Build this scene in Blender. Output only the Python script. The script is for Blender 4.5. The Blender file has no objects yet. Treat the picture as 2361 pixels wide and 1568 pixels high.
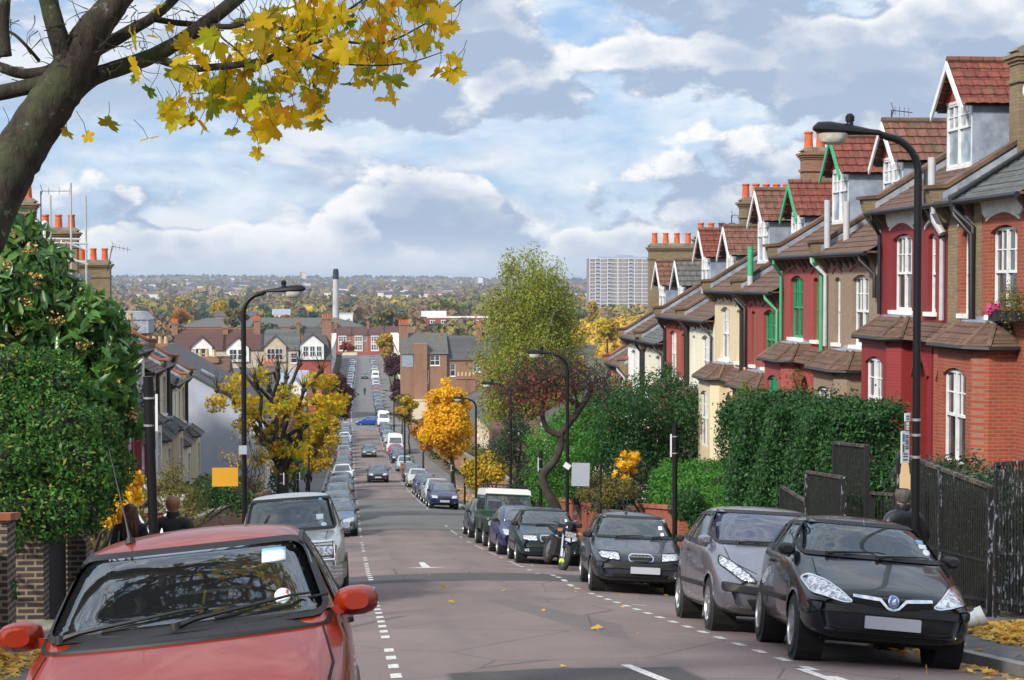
import bpy, math, random
import numpy as np
from mathutils import Vector, Matrix
from mathutils.bvhtree import BVHTree
R = math.radians
scene = bpy.context.scene
col = scene.collection
# ------------------------------------------------------------------ camera
F = 4000.0 / 2360.0                       # focal length in picture widths
YAW, PITCH = R(5.34), R(1.92)
cam_d = bpy.data.cameras.new("camera"); cam = bpy.data.objects.new("camera", cam_d)
col.objects.link(cam); scene.camera = cam
cam_d.sensor_width = 36; cam_d.lens = 36 * F
cam_d.clip_start = 0.1; cam_d.clip_end = 40000
cam.location = (0, 0, 0); cam.rotation_euler = (R(90) - PITCH, 0, -YAW)
# ------------------------------------------------------------------ sun + exposure
SUN_AZ, SUN_EL = R(-134), R(36)
HAZE = 9.0e-5
sd = bpy.data.lights.new("sun", 'SUN'); sd.energy = 3.6; sd.angle = R(6); sd.color = (1.0, .93, .83)
sun = bpy.data.objects.new("sun", sd); col.objects.link(sun)
sun.rotation_euler = Vector((math.sin(SUN_AZ)*math.cos(SUN_EL), math.cos(SUN_AZ)*math.cos(SUN_EL), math.sin(SUN_EL))).to_track_quat('Z', 'Y').to_euler()
vs = scene.view_settings
vs.view_transform = 'Standard'; vs.look = 'None'; vs.exposure = 0.55; vs.gamma = 1.0; vs.use_curve_mapping = False
# ------------------------------------------------------------------ world: Nishita sky with a broken cloud deck
class NT:
 def __init__(s, tree): s.t = tree; s.n = tree.nodes; s.l = tree.links
 def add(s, typ, **kw):
  n = s.n.new(typ)
  for k, v in kw.items():
   if k.startswith('i_'):
    key = k[2:]
    n.inputs[int(key) if key.isdigit() else key.replace('_', ' ')].default_value = v
   else: setattr(n, k, v)
  return n
 def link(s, a, b): s.l.new(a, b)
 def val(s, x, sock):
  if isinstance(x, (int, float)): sock.default_value = x
  elif isinstance(x, (tuple, list)): sock.default_value = tuple(x) + ((1.0,) if len(x) == 3 and len(sock.default_value) == 4 else ())
  else: s.l.new(x, sock)
 def math(s, op, a, b=0.0, c=0.0, clamp=False):
  n = s.n.new('ShaderNodeMath'); n.operation = op; n.use_clamp = clamp
  s.val(a, n.inputs[0]); s.val(b, n.inputs[1]); s.val(c, n.inputs[2]); return n.outputs[0]
 def vmath(s, op, a, b=(0, 0, 0)):
  n = s.n.new('ShaderNodeVectorMath'); n.operation = op
  s.val(a, n.inputs[0]); s.val(b, n.inputs[1]); return n.outputs[0]
 def mix(s, f, a, b, blend='MIX'):
  n = s.n.new('ShaderNodeMix'); n.data_type = 'RGBA'; n.blend_type = blend; n.clamp_factor = True
  s.val(f, n.inputs[0]); s.val(a, n.inputs[6]); s.val(b, n.inputs[7]); return n.outputs[2]
 def noise(s, vec, scale, detail=4, rough=.5, dist=0.0):
  n = s.n.new('ShaderNodeTexNoise'); n.inputs['Scale'].default_value = scale
  n.inputs['Detail'].default_value = detail; n.inputs['Roughness'].default_value = rough; n.inputs['Distortion'].default_value = dist
  if vec is not None: s.l.new(vec, n.inputs['Vector'])
  return n.outputs[0]
 def smooth(s, x, a, b, lo=0.0, hi=1.0):
  n = s.n.new('ShaderNodeMapRange'); n.interpolation_type = 'SMOOTHSTEP'
  s.val(x, n.inputs[0]); n.inputs[1].default_value = a; n.inputs[2].default_value = b
  n.inputs[3].default_value = lo; n.inputs[4].default_value = hi; return n.outputs[0]
 def ramp(s, f, stops):
  n = s.n.new('ShaderNodeValToRGB'); e = n.color_ramp.elements
  while len(e) < len(stops): e.new(.5)
  for k, (p, c) in enumerate(stops): e[k].position = p; e[k].color = (*c, 1)
  s.l.new(f, n.inputs[0]); return n.outputs[0]
world = bpy.data.worlds.new("World"); scene.world = world; world.use_nodes = True
world.cycles.sampling_method = 'MANUAL'; world.cycles.sample_map_resolution = 512
w = NT(world.node_tree); w.n.clear()
out = w.add('ShaderNodeOutputWorld'); bg = w.add('ShaderNodeBackground'); bg.inputs[1].default_value = 0.1
w.link(bg.outputs[0], out.inputs[0])
sky = w.add('ShaderNodeTexSky', sky_type='NISHITA', sun_disc=False, sun_elevation=SUN_EL, sun_rotation=SUN_AZ, air_density=1.0, dust_density=1.0, ozone_density=2.0)
tc = w.add('ShaderNodeTexCoord'); d = tc.outputs['Generated']
sep = w.add('ShaderNodeSeparateXYZ'); w.link(d, sep.inputs[0]); dx, dy, dz = sep.outputs
def cl(col, k=10.0): return tuple(c * k for c in col)
def fbm(v, off, sc, det, rg): return w.noise(w.vmath('ADD', v, off), sc, det, rg, .12)
def vor(v, sc):
 vo = w.add('ShaderNodeTexVoronoi', feature='F1'); vo.inputs['Scale'].default_value = sc; w.link(v, vo.inputs['Vector']); return vo.outputs['Distance']
def field(v):
 """heaped cloud: broad masses with rounded lumps and ragged detail"""
 wv = w.vmath('ADD', v, w.vmath('MULTIPLY', w.vmath('SUBTRACT', w.add('ShaderNodeTexNoise', i_Scale=30.0, i_Detail=3.0).outputs['Color'], (.5, .5, .5)), (.012, .012, .012)))
 b = w.math('ADD', w.math('MULTIPLY', vor(wv, 17), .62), w.math('MULTIPLY', vor(wv, 41), .30))
 return w.math('ADD', w.math('SUBTRACT', w.math('MULTIPLY', fbm(v, (4.3, 1.6, .8), 5.6, 3, .5), 1.0), w.math('MULTIPLY', b, .28)), w.math('MULTIPLY', fbm(v, (1.3, 7.6, 2.8), 46, 6, .66), .16))
pv = w.vmath('MULTIPLY', d, (1, 1, 1.7)); pv2 = w.vmath('ADD', pv, (-.010, 0, .022)); flat = w.vmath('MULTIPLY', d, (1, 1, 2.6)); flat2 = w.vmath('ADD', flat, (-.012, 0, .03))
veil = w.smooth(fbm(flat, (3.1, 0, 1.7), 7, 6, .62), .38, .62)
clear = w.mix(.7, sky.outputs[0], cl((.23, .37, .60)))
base = w.mix(veil, clear, cl((.56, .62, .68)))
n1 = fbm(flat, (0.75, .2, .35), 8, 7, .56); n1b = fbm(flat2, (0.75, .2, .35), 8, 7, .56)
m1 = w.smooth(n1, .49, .60)
c1 = w.mix(w.smooth(w.math('SUBTRACT', n1, n1b), -.03, .09), cl((.33, .395, .51)), cl((.62, .63, .66)))
base = w.mix(w.math('MULTIPLY', m1, .80), base, c1)
n2 = field(pv); n2b = field(pv2)
bank = w.smooth(dz, .030, .085, .075, -.07)
q2 = w.math('ADD', n2, bank); m2 = w.smooth(q2, .350, .388)
top_ = w.math('MULTIPLY', w.smooth(q2, .37, .54, 1, .10), w.smooth(w.math('SUBTRACT', n2, n2b), -.03, .05))
c2 = w.mix(top_, cl((.285, .355, .475)), cl((.72, .715, .715)))
base = w.mix(w.math('MULTIPLY', m2, .95), base, c2)
base = w.mix(w.smooth(dz, .0, .034, .85, 0.0), base, cl((.50, .55, .60)))
base = w.mix(1.0, base, w.mix(w.smooth(dz, .17, .45), (1, 1, 1), (1.4, 1.38, 1.34)), 'MULTIPLY')  # upper sky, out of view, brightened to raise the ambient light
base = w.mix(w.smooth(dz, -.02, -.001, 1, 0), base, cl((.14, .13, .12)))
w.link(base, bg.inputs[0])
# ------------------------------------------------------------------ materials
MATS = {}
def new_mat(name):
 m = bpy.data.materials.new(name); m.use_nodes = True
 t = NT(m.node_tree); p = t.n['Principled BSDF']; MATS[name] = m
 return m, t, p
def wallvec(t, sx=1.0, sz=1.0):
 c = t.add('ShaderNodeTexCoord'); g = t.add('ShaderNodeNewGeometry')
 s = t.add('ShaderNodeSeparateXYZ'); t.link(g.outputs['Position'], s.inputs[0])
 u = t.math('ADD', s.outputs[0], s.outputs[1])
 cb = t.add('ShaderNodeCombineXYZ'); t.val(t.math('MULTIPLY', u, sx), cb.inputs[0]); t.val(t.math('MULTIPLY', s.outputs[2], sz), cb.inputs[1])
 return cb.outputs[0]
def pos(t): return t.add('ShaderNodeNewGeometry').outputs['Position']
def plain(name, c, rough=.7, metal=0.0, var=.12, vscale=3.0, bump=0.0, bscale=40, coat=0.0, spec=.5, obj=False):
 m, t, p = new_mat(name)
 v = t.add('ShaderNodeTexCoord').outputs['Object'] if obj else pos(t)
 if var:
  n = t.noise(v, vscale, 5, .6)
  t.link(t.mix(t.smooth(n, .3, .7), tuple(x * (1 - var) for x in c), tuple(min(1, x * (1 + var)) for x in c)), p.inputs['Base Color'])
 else: p.inputs['Base Color'].default_value = (*c, 1)
 p.inputs['Roughness'].default_value = rough; p.inputs['Metallic'].default_value = metal
 p.inputs['Coat Weight'].default_value = coat; p.inputs['Specular IOR Level'].default_value = spec
 if bump:
  b = t.add('ShaderNodeBump', i_Strength=bump, i_Distance=.02); t.link(t.noise(v, bscale, 4, .6), b.inputs['Height']); t.link(b.outputs[0], p.inputs['Normal'])
 return m
def brick(name, c1, c2, mortar, painted=False, msize=.012, dirt=.35, rough=.85, bw=.225, bh=.075, bump=.5):
 m, t, p = new_mat(name)
 v = wallvec(t)
 b = t.add('ShaderNodeTexBrick'); t.link(v, b.inputs['Vector'])
 b.inputs['Scale'].default_value = 1; b.inputs['Brick Width'].default_value = bw; b.inputs['Row Height'].default_value = bh
 b.inputs['Mortar Size'].default_value = msize; b.inputs['Mortar Smooth'].default_value = .3; b.inputs['Bias'].default_value = 0
 t.val(c1, b.inputs['Color1']); t.val(c2, b.inputs['Color2']); t.val(mortar, b.inputs['Mortar'])
 g = pos(t)
 st = t.smooth(t.noise(t.vmath('MULTIPLY', g, (1, 1, .35)), 1.1, 6, .65), .42, .72)
 c = t.mix(t.math('MULTIPLY', st, dirt), b.outputs['Color'], tuple(x * .45 + .01 for x in c1))
 fine = t.smooth(t.noise(g, 22, 3, .6), .3, .7)
 c = t.mix(t.math('MULTIPLY', fine, .18), c, tuple(min(1, x * 1.5) for x in c2))
 t.link(c, p.inputs['Base Color']); p.inputs['Roughness'].default_value = rough
 bp = t.add('ShaderNodeBump', i_Strength=bump, i_Distance=.012); t.link(t.math('SUBTRACT', 1.0, b.outputs['Fac']), bp.inputs['Height'])
 t.link(bp.outputs[0], p.inputs['Normal'])
 return m
def tiles(name, cols, moss=.25, w_=.3, rh=.3, axis='y'):
 """roof tiles laid in courses; the colour of each tile varies, lichen and moss in patches"""
 m, t, p = new_mat(name); g = pos(t)
 s = t.add('ShaderNodeSeparateXYZ'); t.link(g, s.inputs[0])
 cb = t.add('ShaderNodeCombineXYZ'); t.link(s.outputs[1 if axis == 'y' else 0], cb.inputs[0]); t.val(t.math('MULTIPLY', s.outputs[2], 1.94 if axis == 'y' else 1.3), cb.inputs[1])
 b = t.add('ShaderNodeTexBrick'); t.link(cb.outputs[0], b.inputs['Vector']); b.inputs['Scale'].default_value = 1
 b.inputs['Brick Width'].default_value = w_; b.inputs['Row Height'].default_value = rh; b.inputs['Mortar Size'].default_value = .012
 t.val(cols[0], b.inputs['Color1']); t.val(cols[1], b.inputs['Color2']); t.val(tuple(x * .3 for x in cols[0]), b.inputs['Mortar'])
 c = b.outputs['Color']
 c = t.mix(t.smooth(t.noise(g, 1.3, 6, .7), .5, .68, 0, moss * 2.2), c, (.075, .07, .035))
 c = t.mix(t.smooth(t.noise(g, 14, 4, .7), .66, .74, 0, .7), c, (.34, .29, .2))
 c = t.mix(t.smooth(t.noise(g, 5, 5, .6), .35, .65, 0, .35), c, tuple(x * .5 for x in cols[0]))
 t.link(c, p.inputs['Base Color']); p.inputs['Roughness'].default_value = .8
 bp = t.add('ShaderNodeBump', i_Strength=.5, i_Distance=.02); t.link(t.math('SUBTRACT', 1.0, b.outputs['Fac']), bp.inputs['Height'])
 t.link(bp.outputs[0], p.inputs['Normal'])
 return m
def leafmat(name, stops, trans=.35, rough=.6, spec=.3):
 m, t, p = new_mat(name)
 r = t.add('ShaderNodeNewGeometry').outputs['Random Per Island']
 c = t.ramp(r, stops)
 t.link(c, p.inputs['Base Color']); p.inputs['Roughness'].default_value = rough; p.inputs['Specular IOR Level'].default_value = spec
 tr = t.add('ShaderNodeBsdfTranslucent'); t.link(c, tr.inputs[0])
 mx = t.add('ShaderNodeMixShader'); mx.inputs[0].default_value = trans
 t.link(p.outputs[0], mx.inputs[1]); t.link(tr.outputs[0], mx.inputs[2]); t.link(mx.outputs[0], t.n['Material Output'].inputs[0])
 return m
def glassmat(name, tint=(.02, .025, .03), ior=1.9, rough=.03, trans=None):
 """car or house glass: dark body colour under a clear reflecting face; with trans it is see-through"""
 m, t, p = new_mat(name)
 if trans is None:
  n = t.noise(pos(t), 1.7, 3, .6)
  t.link(t.mix(t.smooth(n, .35, .65), tint, tuple(x * 2.2 for x in tint)), p.inputs['Base Color'])
  p.inputs['Roughness'].default_value = rough; p.inputs['IOR'].default_value = ior; p.inputs['Specular IOR Level'].default_value = .6
 else:
  tb = t.add('ShaderNodeBsdfTransparent'); tb.inputs[0].default_value = (*trans, 1)
  gl = t.add('ShaderNodeBsdfGlossy'); gl.inputs['Roughness'].default_value = rough; gl.inputs[0].default_value = (.92, .96, 1, 1)
  fr = t.add('ShaderNodeFresnel'); fr.inputs[0].default_value = ior
  mx = t.add('ShaderNodeMixShader'); t.link(fr.outputs[0], mx.inputs[0]); t.link(tb.outputs[0], mx.inputs[1]); t.link(gl.outputs[0], mx.inputs[2])
  df = t.add('ShaderNodeBsdfDiffuse'); df.inputs[0].default_value = (*tint, 1)
  m2 = t.add('ShaderNodeMixShader'); m2.inputs[0].default_value = .16
  t.link(mx.outputs[0], m2.inputs[1]); t.link(df.outputs[0], m2.inputs[2]); t.link(m2.outputs[0], t.n['Material Output'].inputs[0])
 return m
def paint(name, c, flake=.0, rough=.28, metal=.0, coat=.45, dirt=.05):
 m, t, p = new_mat(name)
 v = t.add('ShaderNodeTexCoord').outputs['Object']
 n = t.smooth(t.noise(v, 2.5, 6, .7), .4, .75)
 s = t.add('ShaderNodeSeparateXYZ'); t.link(v, s.inputs[0])
 low = t.smooth(s.outputs[2], .2, .75, 1, .15)
 t.link(t.mix(t.math('MULTIPLY', t.math('MULTIPLY', n, low), dirt), c, (.13, .115, .10)), p.inputs['Base Color'])
 p.inputs['Metallic'].default_value = metal; t.val(t.math('ADD', t.math('MULTIPLY', n, .12), rough), p.inputs['Roughness'])
 p.inputs['Coat Weight'].default_value = coat; p.inputs['Coat Roughness'].default_value = .03; p.inputs['Specular IOR Level'].default_value = .2
 return m
# ------------------------------------------------------------------ objects, tags, mesh builder
def tag(o, label=None, cat=None, group=None, kind=None):
 if label: o['label'] = label
 if cat: o['category'] = cat
 if group: o['group'] = group
 if kind: o['kind'] = kind
 return o
def empty(name, loc, label=None, cat=None, group=None, rot=None):
 o = bpy.data.objects.new(name, None); col.objects.link(o); o.location = loc; o.empty_display_size = .2
 if rot is not None: o.rotation_euler = rot
 return tag(o, label, cat, group)
def children(o): return [c for c in bpy.data.objects if c.parent == o]
def copy_tree(o, kids, parent=None):
 c = o.copy(); col.objects.link(c); c.parent = parent
 for ch in kids.get(o, []): copy_tree(ch, kids, c)
 return c
KIDS = {}
def off(parent):
 v = Vector((0, 0, 0))
 while parent is not None: v = v + Vector(parent.location); parent = parent.parent
 return v
class MB:
 """collects faces in world coordinates (or any frame T) and builds one mesh object"""
 def __init__(s, T=None): s.v = []; s.f = []; s.m = []; s.T = T
 def add(s, pts, faces, mi=0):
  b = len(s.v); T = s.T
  s.v += [tuple(T(p)) if T else tuple(p) for p in pts]
  s.f += [tuple(b + i for i in f) for f in faces]; s.m += [mi] * len(faces); return s
 def quad(s, a, b, c, d, mi=0): return s.add([a, b, c, d], [(0, 1, 2, 3)], mi)
 def box(s, x0, x1, y0, y1, z0, z1, mi=0):
  return s.add([(x0, y0, z0), (x1, y0, z0), (x1, y1, z0), (x0, y1, z0), (x0, y0, z1), (x1, y0, z1), (x1, y1, z1), (x0, y1, z1)],
                     [(0, 3, 2, 1), (4, 5, 6, 7), (0, 1, 5, 4), (1, 2, 6, 5), (2, 3, 7, 6), (3, 0, 4, 7)], mi)
 def rbox(s, c, sz, rot=(0, 0, 0), mi=0, taper=1.0):
  from mathutils import Euler
  M = Euler(rot).to_matrix(); P = []
  for k in (-1, 1):
   q = taper if k == 1 else 1
   for a, b in ((-1, -1), (1, -1), (1, 1), (-1, 1)): P.append(tuple(Vector(c) + M @ Vector((a * sz[0] / 2 * q, b * sz[1] / 2 * q, k * sz[2] / 2))))
  return s.add(P, [(0, 3, 2, 1), (4, 5, 6, 7), (0, 1, 5, 4), (1, 2, 6, 5), (2, 3, 7, 6), (3, 0, 4, 7)], mi)
 def prism(s, poly, ax, a0, a1, mi=0):
  """polygon in the plane across axis ax, swept from a0 to a1"""
  def mk(p, a): return (a, p[0], p[1]) if ax == 'x' else ((p[0], a, p[1]) if ax == 'y' else (p[0], p[1], a))
  n = len(poly)
  return s.add([mk(p, a0) for p in poly] + [mk(p, a1) for p in poly],
                     [tuple(range(n))[::-1], tuple(range(n, 2 * n))] + [(i, (i + 1) % n, n + (i + 1) % n, n + i) for i in range(n)], mi)
 def tube(s, path, r, n=8, mi=0, cap=True):
  P = [Vector(p) for p in path]; k = len(P); rr = r if hasattr(r, '__len__') else [r] * k
  pts = []; pu = None
  for i in range(k):
   t = (P[min(i + 1, k - 1)] - P[max(i - 1, 0)]); t = t.normalized() if t.length > 1e-9 else Vector((0, 0, 1))
   if pu is None: pu = t.orthogonal().normalized()
   else:
    pu = pu - t * pu.dot(t); pu = pu.normalized() if pu.length > 1e-6 else t.orthogonal().normalized()
   w_ = t.cross(pu)
   for j in range(n):
    a = 2 * math.pi * j / n; pts.append(tuple(P[i] + (pu * math.cos(a) + w_ * math.sin(a)) * rr[i]))
  F_ = [(i * n + j, i * n + (j + 1) % n, (i + 1) * n + (j + 1) % n, (i + 1) * n + j) for i in range(k - 1) for j in range(n)]
  if cap: F_ += [tuple(range(n))[::-1], tuple(range((k - 1) * n, k * n))]
  return s.add(pts, F_, mi)
 def lathe(s, c, prof, n=12, mi=0, ax='z', cap=True):
  """profile of (radius, height) turned about an axis through c"""
  pts = []
  for r, h_ in prof:
   for j in range(n):
    a = 2 * math.pi * j / n; x, y = r * math.cos(a), r * math.sin(a)
    o = (x, y, h_) if ax == 'z' else ((h_, x, y) if ax == 'x' else (x, h_, y))
    pts.append((c[0] + o[0], c[1] + o[1], c[2] + o[2]))
  k = len(prof)
  F_ = [(i * n + j, i * n + (j + 1) % n, (i + 1) * n + (j + 1) % n, (i + 1) * n + j) for i in range(k - 1) for j in range(n)]
  if cap: F_ += [tuple(range(n))[::-1], tuple(range((k - 1) * n, k * n))]
  return s.add(pts, F_, mi)
 def sheet(s, grid, mi=0):
  a, b = len(grid), len(grid[0])
  return s.add([p for r_ in grid for p in r_], [(i * b + j, i * b + j + 1, (i + 1) * b + j + 1, (i + 1) * b + j) for i in range(a - 1) for j in range(b - 1)], mi)
 def build(s, name, mats, parent=None, smooth=False, local=False):
  o_ = Vector((0, 0, 0)) if local or parent is None else off(parent)
  me = bpy.data.meshes.new(name)
  v = [(p[0] - o_[0], p[1] - o_[1], p[2] - o_[2]) for p in s.v]
  me.from_pydata(v, [], s.f)
  if not isinstance(mats, (list, tuple)): mats = [mats]
  for m in mats: me.materials.append(MATS[m] if isinstance(m, str) else m)
  if len(mats) > 1: me.polygons.foreach_set('material_index', s.m)
  if smooth:
   me.polygons.foreach_set('use_smooth', [True] * len(s.f))
   if smooth != 'all': me.set_sharp_from_angle(angle=R(38))
  me.update()
  o = bpy.data.objects.new(name, me); col.objects.link(o)
  if parent is not None: o.parent = parent; KIDS.setdefault(parent, []).append(o)
  return o
def fastmesh(name, V, Fc, mat, parent=None, smooth=False, local=False, loc=None):
 """numpy vertices (n,3) and faces (m,k) to one object"""
 V = np.asarray(V, np.float32); Fc = np.asarray(Fc, np.int32)
 if parent is not None and not local: V = V - np.array(off(parent), np.float32)
 if loc is not None: V = V - np.array(loc, np.float32)
 me = bpy.data.meshes.new(name); m, k = Fc.shape
 me.vertices.add(len(V)); me.vertices.foreach_set('co', V.ravel())
 me.loops.add(m * k); me.loops.foreach_set('vertex_index', Fc.ravel())
 me.polygons.add(m); me.polygons.foreach_set('loop_start', np.arange(0, m * k, k, dtype=np.int32))
 if smooth: me.polygons.foreach_set('use_smooth', np.ones(m, bool))
 me.materials.append(MATS[mat] if isinstance(mat, str) else mat)
 me.update(calc_edges=True); me.validate()
 o = bpy.data.objects.new(name, me); col.objects.link(o)
 if loc is not None: o.location = loc
 if parent is not None: o.parent = parent; KIDS.setdefault(parent, []).append(o)
 return o
# ------------------------------------------------------------------ leaf clouds
LENS = (np.array([(0, -.5, 0), (.24, -.05, .05), (0, .5, 0), (-.24, -.05, .05)]), np.array([(0, 1, 2, 3)]))
QUAD = (np.array([(-.5, -.35, 0), (.5, -.35, .12), (.35, .4, 0), (-.4, .45, .1)]), np.array([(0, 1, 2, 3)]))
LONG = (np.array([(0, -.5, 0), (.13, -.2, .03), (.15, .15, .02), (0, .5, -.1), (-.15, .15, .02), (-.13, -.2, .03), (0, -.15, -.03), (0, .2, -.03)]),
  np.array([(0, 1, 6), (0, 6, 5), (1, 2, 7), (1, 7, 6), (6, 7, 4), (6, 4, 5), (7, 2, 3), (7, 3, 4)]))
def maple_template():
 ang = []; out_ = []
 lobes = [(-122, .50, .2), (-60, .70, .26), (0, .80, .30), (60, .70, .26), (122, .50, .2)]
 pts = []
 for k, (a, L, w_) in enumerate(lobes):
  for da, q in ((-25, .66), (-17, .84), (-10, .76), (0, 1.0), (10, .76), (17, .84), (25, .66)):
   pts.append((a + da, L * q))
  if k < 4: pts.append(((a + lobes[k + 1][0]) / 2, .38 if k in (1, 2) else .34))
 pts.append((172, .10)); pts.append((-172, .10))
 pts = sorted(pts)
 V = [(0, 0, .0)] + [(r * math.sin(R(a)), r * math.cos(R(a)), -.22 * r * r + .05 * math.cos(R(a * 5))) for a, r in pts]
 n = len(pts)
 return np.array(V), np.array([(0, 1 + i, 1 + (i + 1) % n) for i in range(n)])
MAPLE = maple_template()
STAR = (np.array([(0, .55, 0), (.14, .16, 0), (.52, .25, -.06), (.22, -.08, 0), (.3, -.42, -.05), (0, -.2, .03), (-.3, -.42, -.05), (-.22, -.08, 0), (-.52, .25, -.06), (-.14, .16, 0)]),
  np.array([(0, 1, 5, 9), (1, 2, 3, 5), (3, 4, 5, 3), (9, 5, 7, 8), (7, 5, 6, 7)]))
STAR = (STAR[0], np.array([(0, 1, 9), (1, 2, 3), (3, 4, 5), (5, 6, 7), (7, 8, 9), (1, 3, 5), (1, 5, 9), (5, 7, 9)]))
def instance(tmpl, P, size, rng, up=.0, outward=None, hang=0.0, jit=.3):
 """place a leaf template at points P with random turns; returns vertices and faces"""
 V, Fc = tmpl; n = len(P)
 N = rng.normal(size=(n, 3))
 if outward is not None: N = N * .8 + outward * 1.0
 N[:, 2] += up
 N /= np.linalg.norm(N, axis=1, keepdims=True) + 1e-9
 T = rng.normal(size=(n, 3)); T[:, 2] -= hang * 2.5
 T -= N * np.sum(T * N, axis=1, keepdims=True); T /= np.linalg.norm(T, axis=1, keepdims=True) + 1e-9
 B = np.cross(T, N)
 s = size * np.clip(rng.normal(1, jit, n), .45, 1.9)
 W_ = (V[None, :, 0, None] * B[:, None, :] + V[None, :, 1, None] * T[:, None, :] + V[None, :, 2, None] * N[:, None, :]) * s[:, None, None] + P[:, None, :]
 k = V.shape[0]
 FF = (Fc[None] + (np.arange(n) * k)[:, None, None]).reshape(-1, Fc.shape[1])
 return W_.reshape(-1, 3), FF
def clump_points(C, Rr, n, rng, inner=.45, squash=.8):
 C = np.asarray(C, float); Rr = np.asarray(Rr, float)
 w_ = Rr ** 2; idx = rng.choice(len(C), n, p=w_ / w_.sum())
 D = rng.normal(size=(n, 3)); D /= np.linalg.norm(D, axis=1, keepdims=True)
 rad = inner + (1 - inner) * rng.random(n) ** .6
 D2 = D * np.array([1, 1, squash])
 return C[idx] + D2 * (Rr[idx] * rad)[:, None], D
def crown_clumps(c, r, n, rng, fill=.8, cr=.34):
 """clump centres spread through an ellipsoid with centre c, radii r"""
 D = rng.normal(size=(n, 3)); D /= np.linalg.norm(D, axis=1, keepdims=True)
 q = rng.random(n) ** .45 * fill
 C = np.array(c) + D * q[:, None] * np.array(r)
 return C, cr * min(r) * (.6 + .8 * rng.random(n))
# ------------------------------------------------------------------ lie of the land: a street running straight down a hill and flat beyond
HK = [(-30, -2.4), (0, 1.45), (16, 3.55), (36, 6.2), (44, 7.15), (66, 9.75), (96, 12.45), (120, 14.6), (140, 16.2), (197, 20), (270, 22.7), (350, 24), (450, 24.6), (620, 24.8), (760, 27), (1300, 30), (2500, 29)]
_y = np.arange(-60, 2400, 1.0); _h = np.interp(_y, [a for a, b in HK], [b for a, b in HK])
_k = np.exp(-.5 * (np.arange(-20, 21) / 6.0) ** 2); _k /= _k.sum()
_hs = np.convolve(np.pad(_h, 20, 'edge'), _k, 'valid'); _hs[:20] = _h[:20]
def h(Y): return float(np.interp(Y, _y, _hs))
def shift(Y):
 t = min(1, max(0, (Y - 285) / 280.0)); return 1.8 * t * t * (3 - 2 * t)
KL, KR, CX = -2.0, 6.3, 2.15
def road_z(X, Y):
 dx_ = min(abs(X - shift(Y) - CX), 4.4); z = -h(Y) - .012 * dx_ * dx_
 hump = math.exp(-((Y - 35) / 2.2) ** 4) * .09 + (.06 if False else 0)
 return z + hump * max(0, 1 - (dx_ / 4.4) ** 6)
def pave_z(X, Y): return -h(Y) - .012 * 4.15 ** 2 + .11 + .015 * max(0, abs(X - CX) - 4.15)
def gz(X, Y):
 s = shift(Y); return road_z(X, Y) if KL + s < X < KR + s else pave_z(X - s, Y)
def slope(Y): return (h(Y + 1.5) - h(Y - 1.5)) / 3.0
m, t, p = new_mat('road_asphalt'); g = pos(t)
s_ = t.add('ShaderNodeSeparateXYZ'); t.link(g, s_.inputs[0]); gx, gy, _ = s_.outputs
wy = t.math('ADD', gy, t.math('MULTIPLY', t.math('SUBTRACT', t.noise(g, 1.6, 3, .6), .5), .5))
def band(a, b, e=.08): return t.math('MULTIPLY', t.smooth(wy, a - e, a + e), t.smooth(wy, b - e, b + e, 1, 0))
c = t.mix(t.smooth(t.noise(g, .35, 5, .6), .3, .7), (.195, .143, .134), (.25, .188, .176))
c = t.mix(t.smooth(t.noise(t.vmath('MULTIPLY', g, (1, .25, 1)), 1.2, 5, .6), .45, .75, 0, .5), c, (.15, .115, .11))
pt = t.add('ShaderNodeTexVoronoi', feature='F1'); pt.inputs['Scale'].default_value = .22
t.link(t.vmath('MULTIPLY', g, (1.4, .5, 1)), pt.inputs['Vector'])
pm = t.add('ShaderNodeSeparateColor'); t.link(pt.outputs['Color'], pm.inputs[0])
c = t.mix(t.smooth(pm.outputs[0], .80, .81, 0, .75), c, (.135, .122, .118))
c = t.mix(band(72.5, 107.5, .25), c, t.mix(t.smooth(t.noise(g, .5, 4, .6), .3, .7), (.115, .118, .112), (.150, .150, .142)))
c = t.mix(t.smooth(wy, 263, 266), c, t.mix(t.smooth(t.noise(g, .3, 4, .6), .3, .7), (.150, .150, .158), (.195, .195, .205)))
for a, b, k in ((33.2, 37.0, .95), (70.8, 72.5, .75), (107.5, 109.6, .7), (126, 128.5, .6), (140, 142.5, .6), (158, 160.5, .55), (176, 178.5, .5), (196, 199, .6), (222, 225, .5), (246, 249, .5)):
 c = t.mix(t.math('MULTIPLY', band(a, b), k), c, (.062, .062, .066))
pb = t.math('MULTIPLY', t.math('MULTIPLY', t.smooth(wy, 15.3, 15.45, 1, 0), t.smooth(gx, .8, .9)), t.smooth(gx, 2.9, 3.0, 1, 0))
c = t.mix(pb, c, (.05, .05, .053))
cr = t.add('ShaderNodeTexVoronoi', feature='DISTANCE_TO_EDGE'); cr.inputs['Scale'].default_value = .42
t.link(t.vmath('ADD', t.vmath('MULTIPLY', g, (1, .8, 1)), t.vmath('MULTIPLY', t.add('ShaderNodeTexNoise', i_Scale=2.0).outputs['Color'], (.8, .8, 0))), cr.inputs['Vector'])
c = t.mix(t.math('MULTIPLY', t.smooth(cr.outputs[0], .0, .009, 1, 0), .7), c, (.045, .04, .04))
sp = t.noise(g, 55, 3, .8); c = t.mix(t.smooth(sp, .36, .64, 0, .42), c, (.06, .055, .055)); c = t.mix(t.smooth(t.noise(g, 80, 2, .7), .62, .7, 0, .5), c, (.36, .31, .29))
tw = t.math('ABSOLUTE', t.math('SUBTRACT', t.math('ABSOLUTE', t.math('SUBTRACT', gx, 2.1)), .8))
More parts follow.
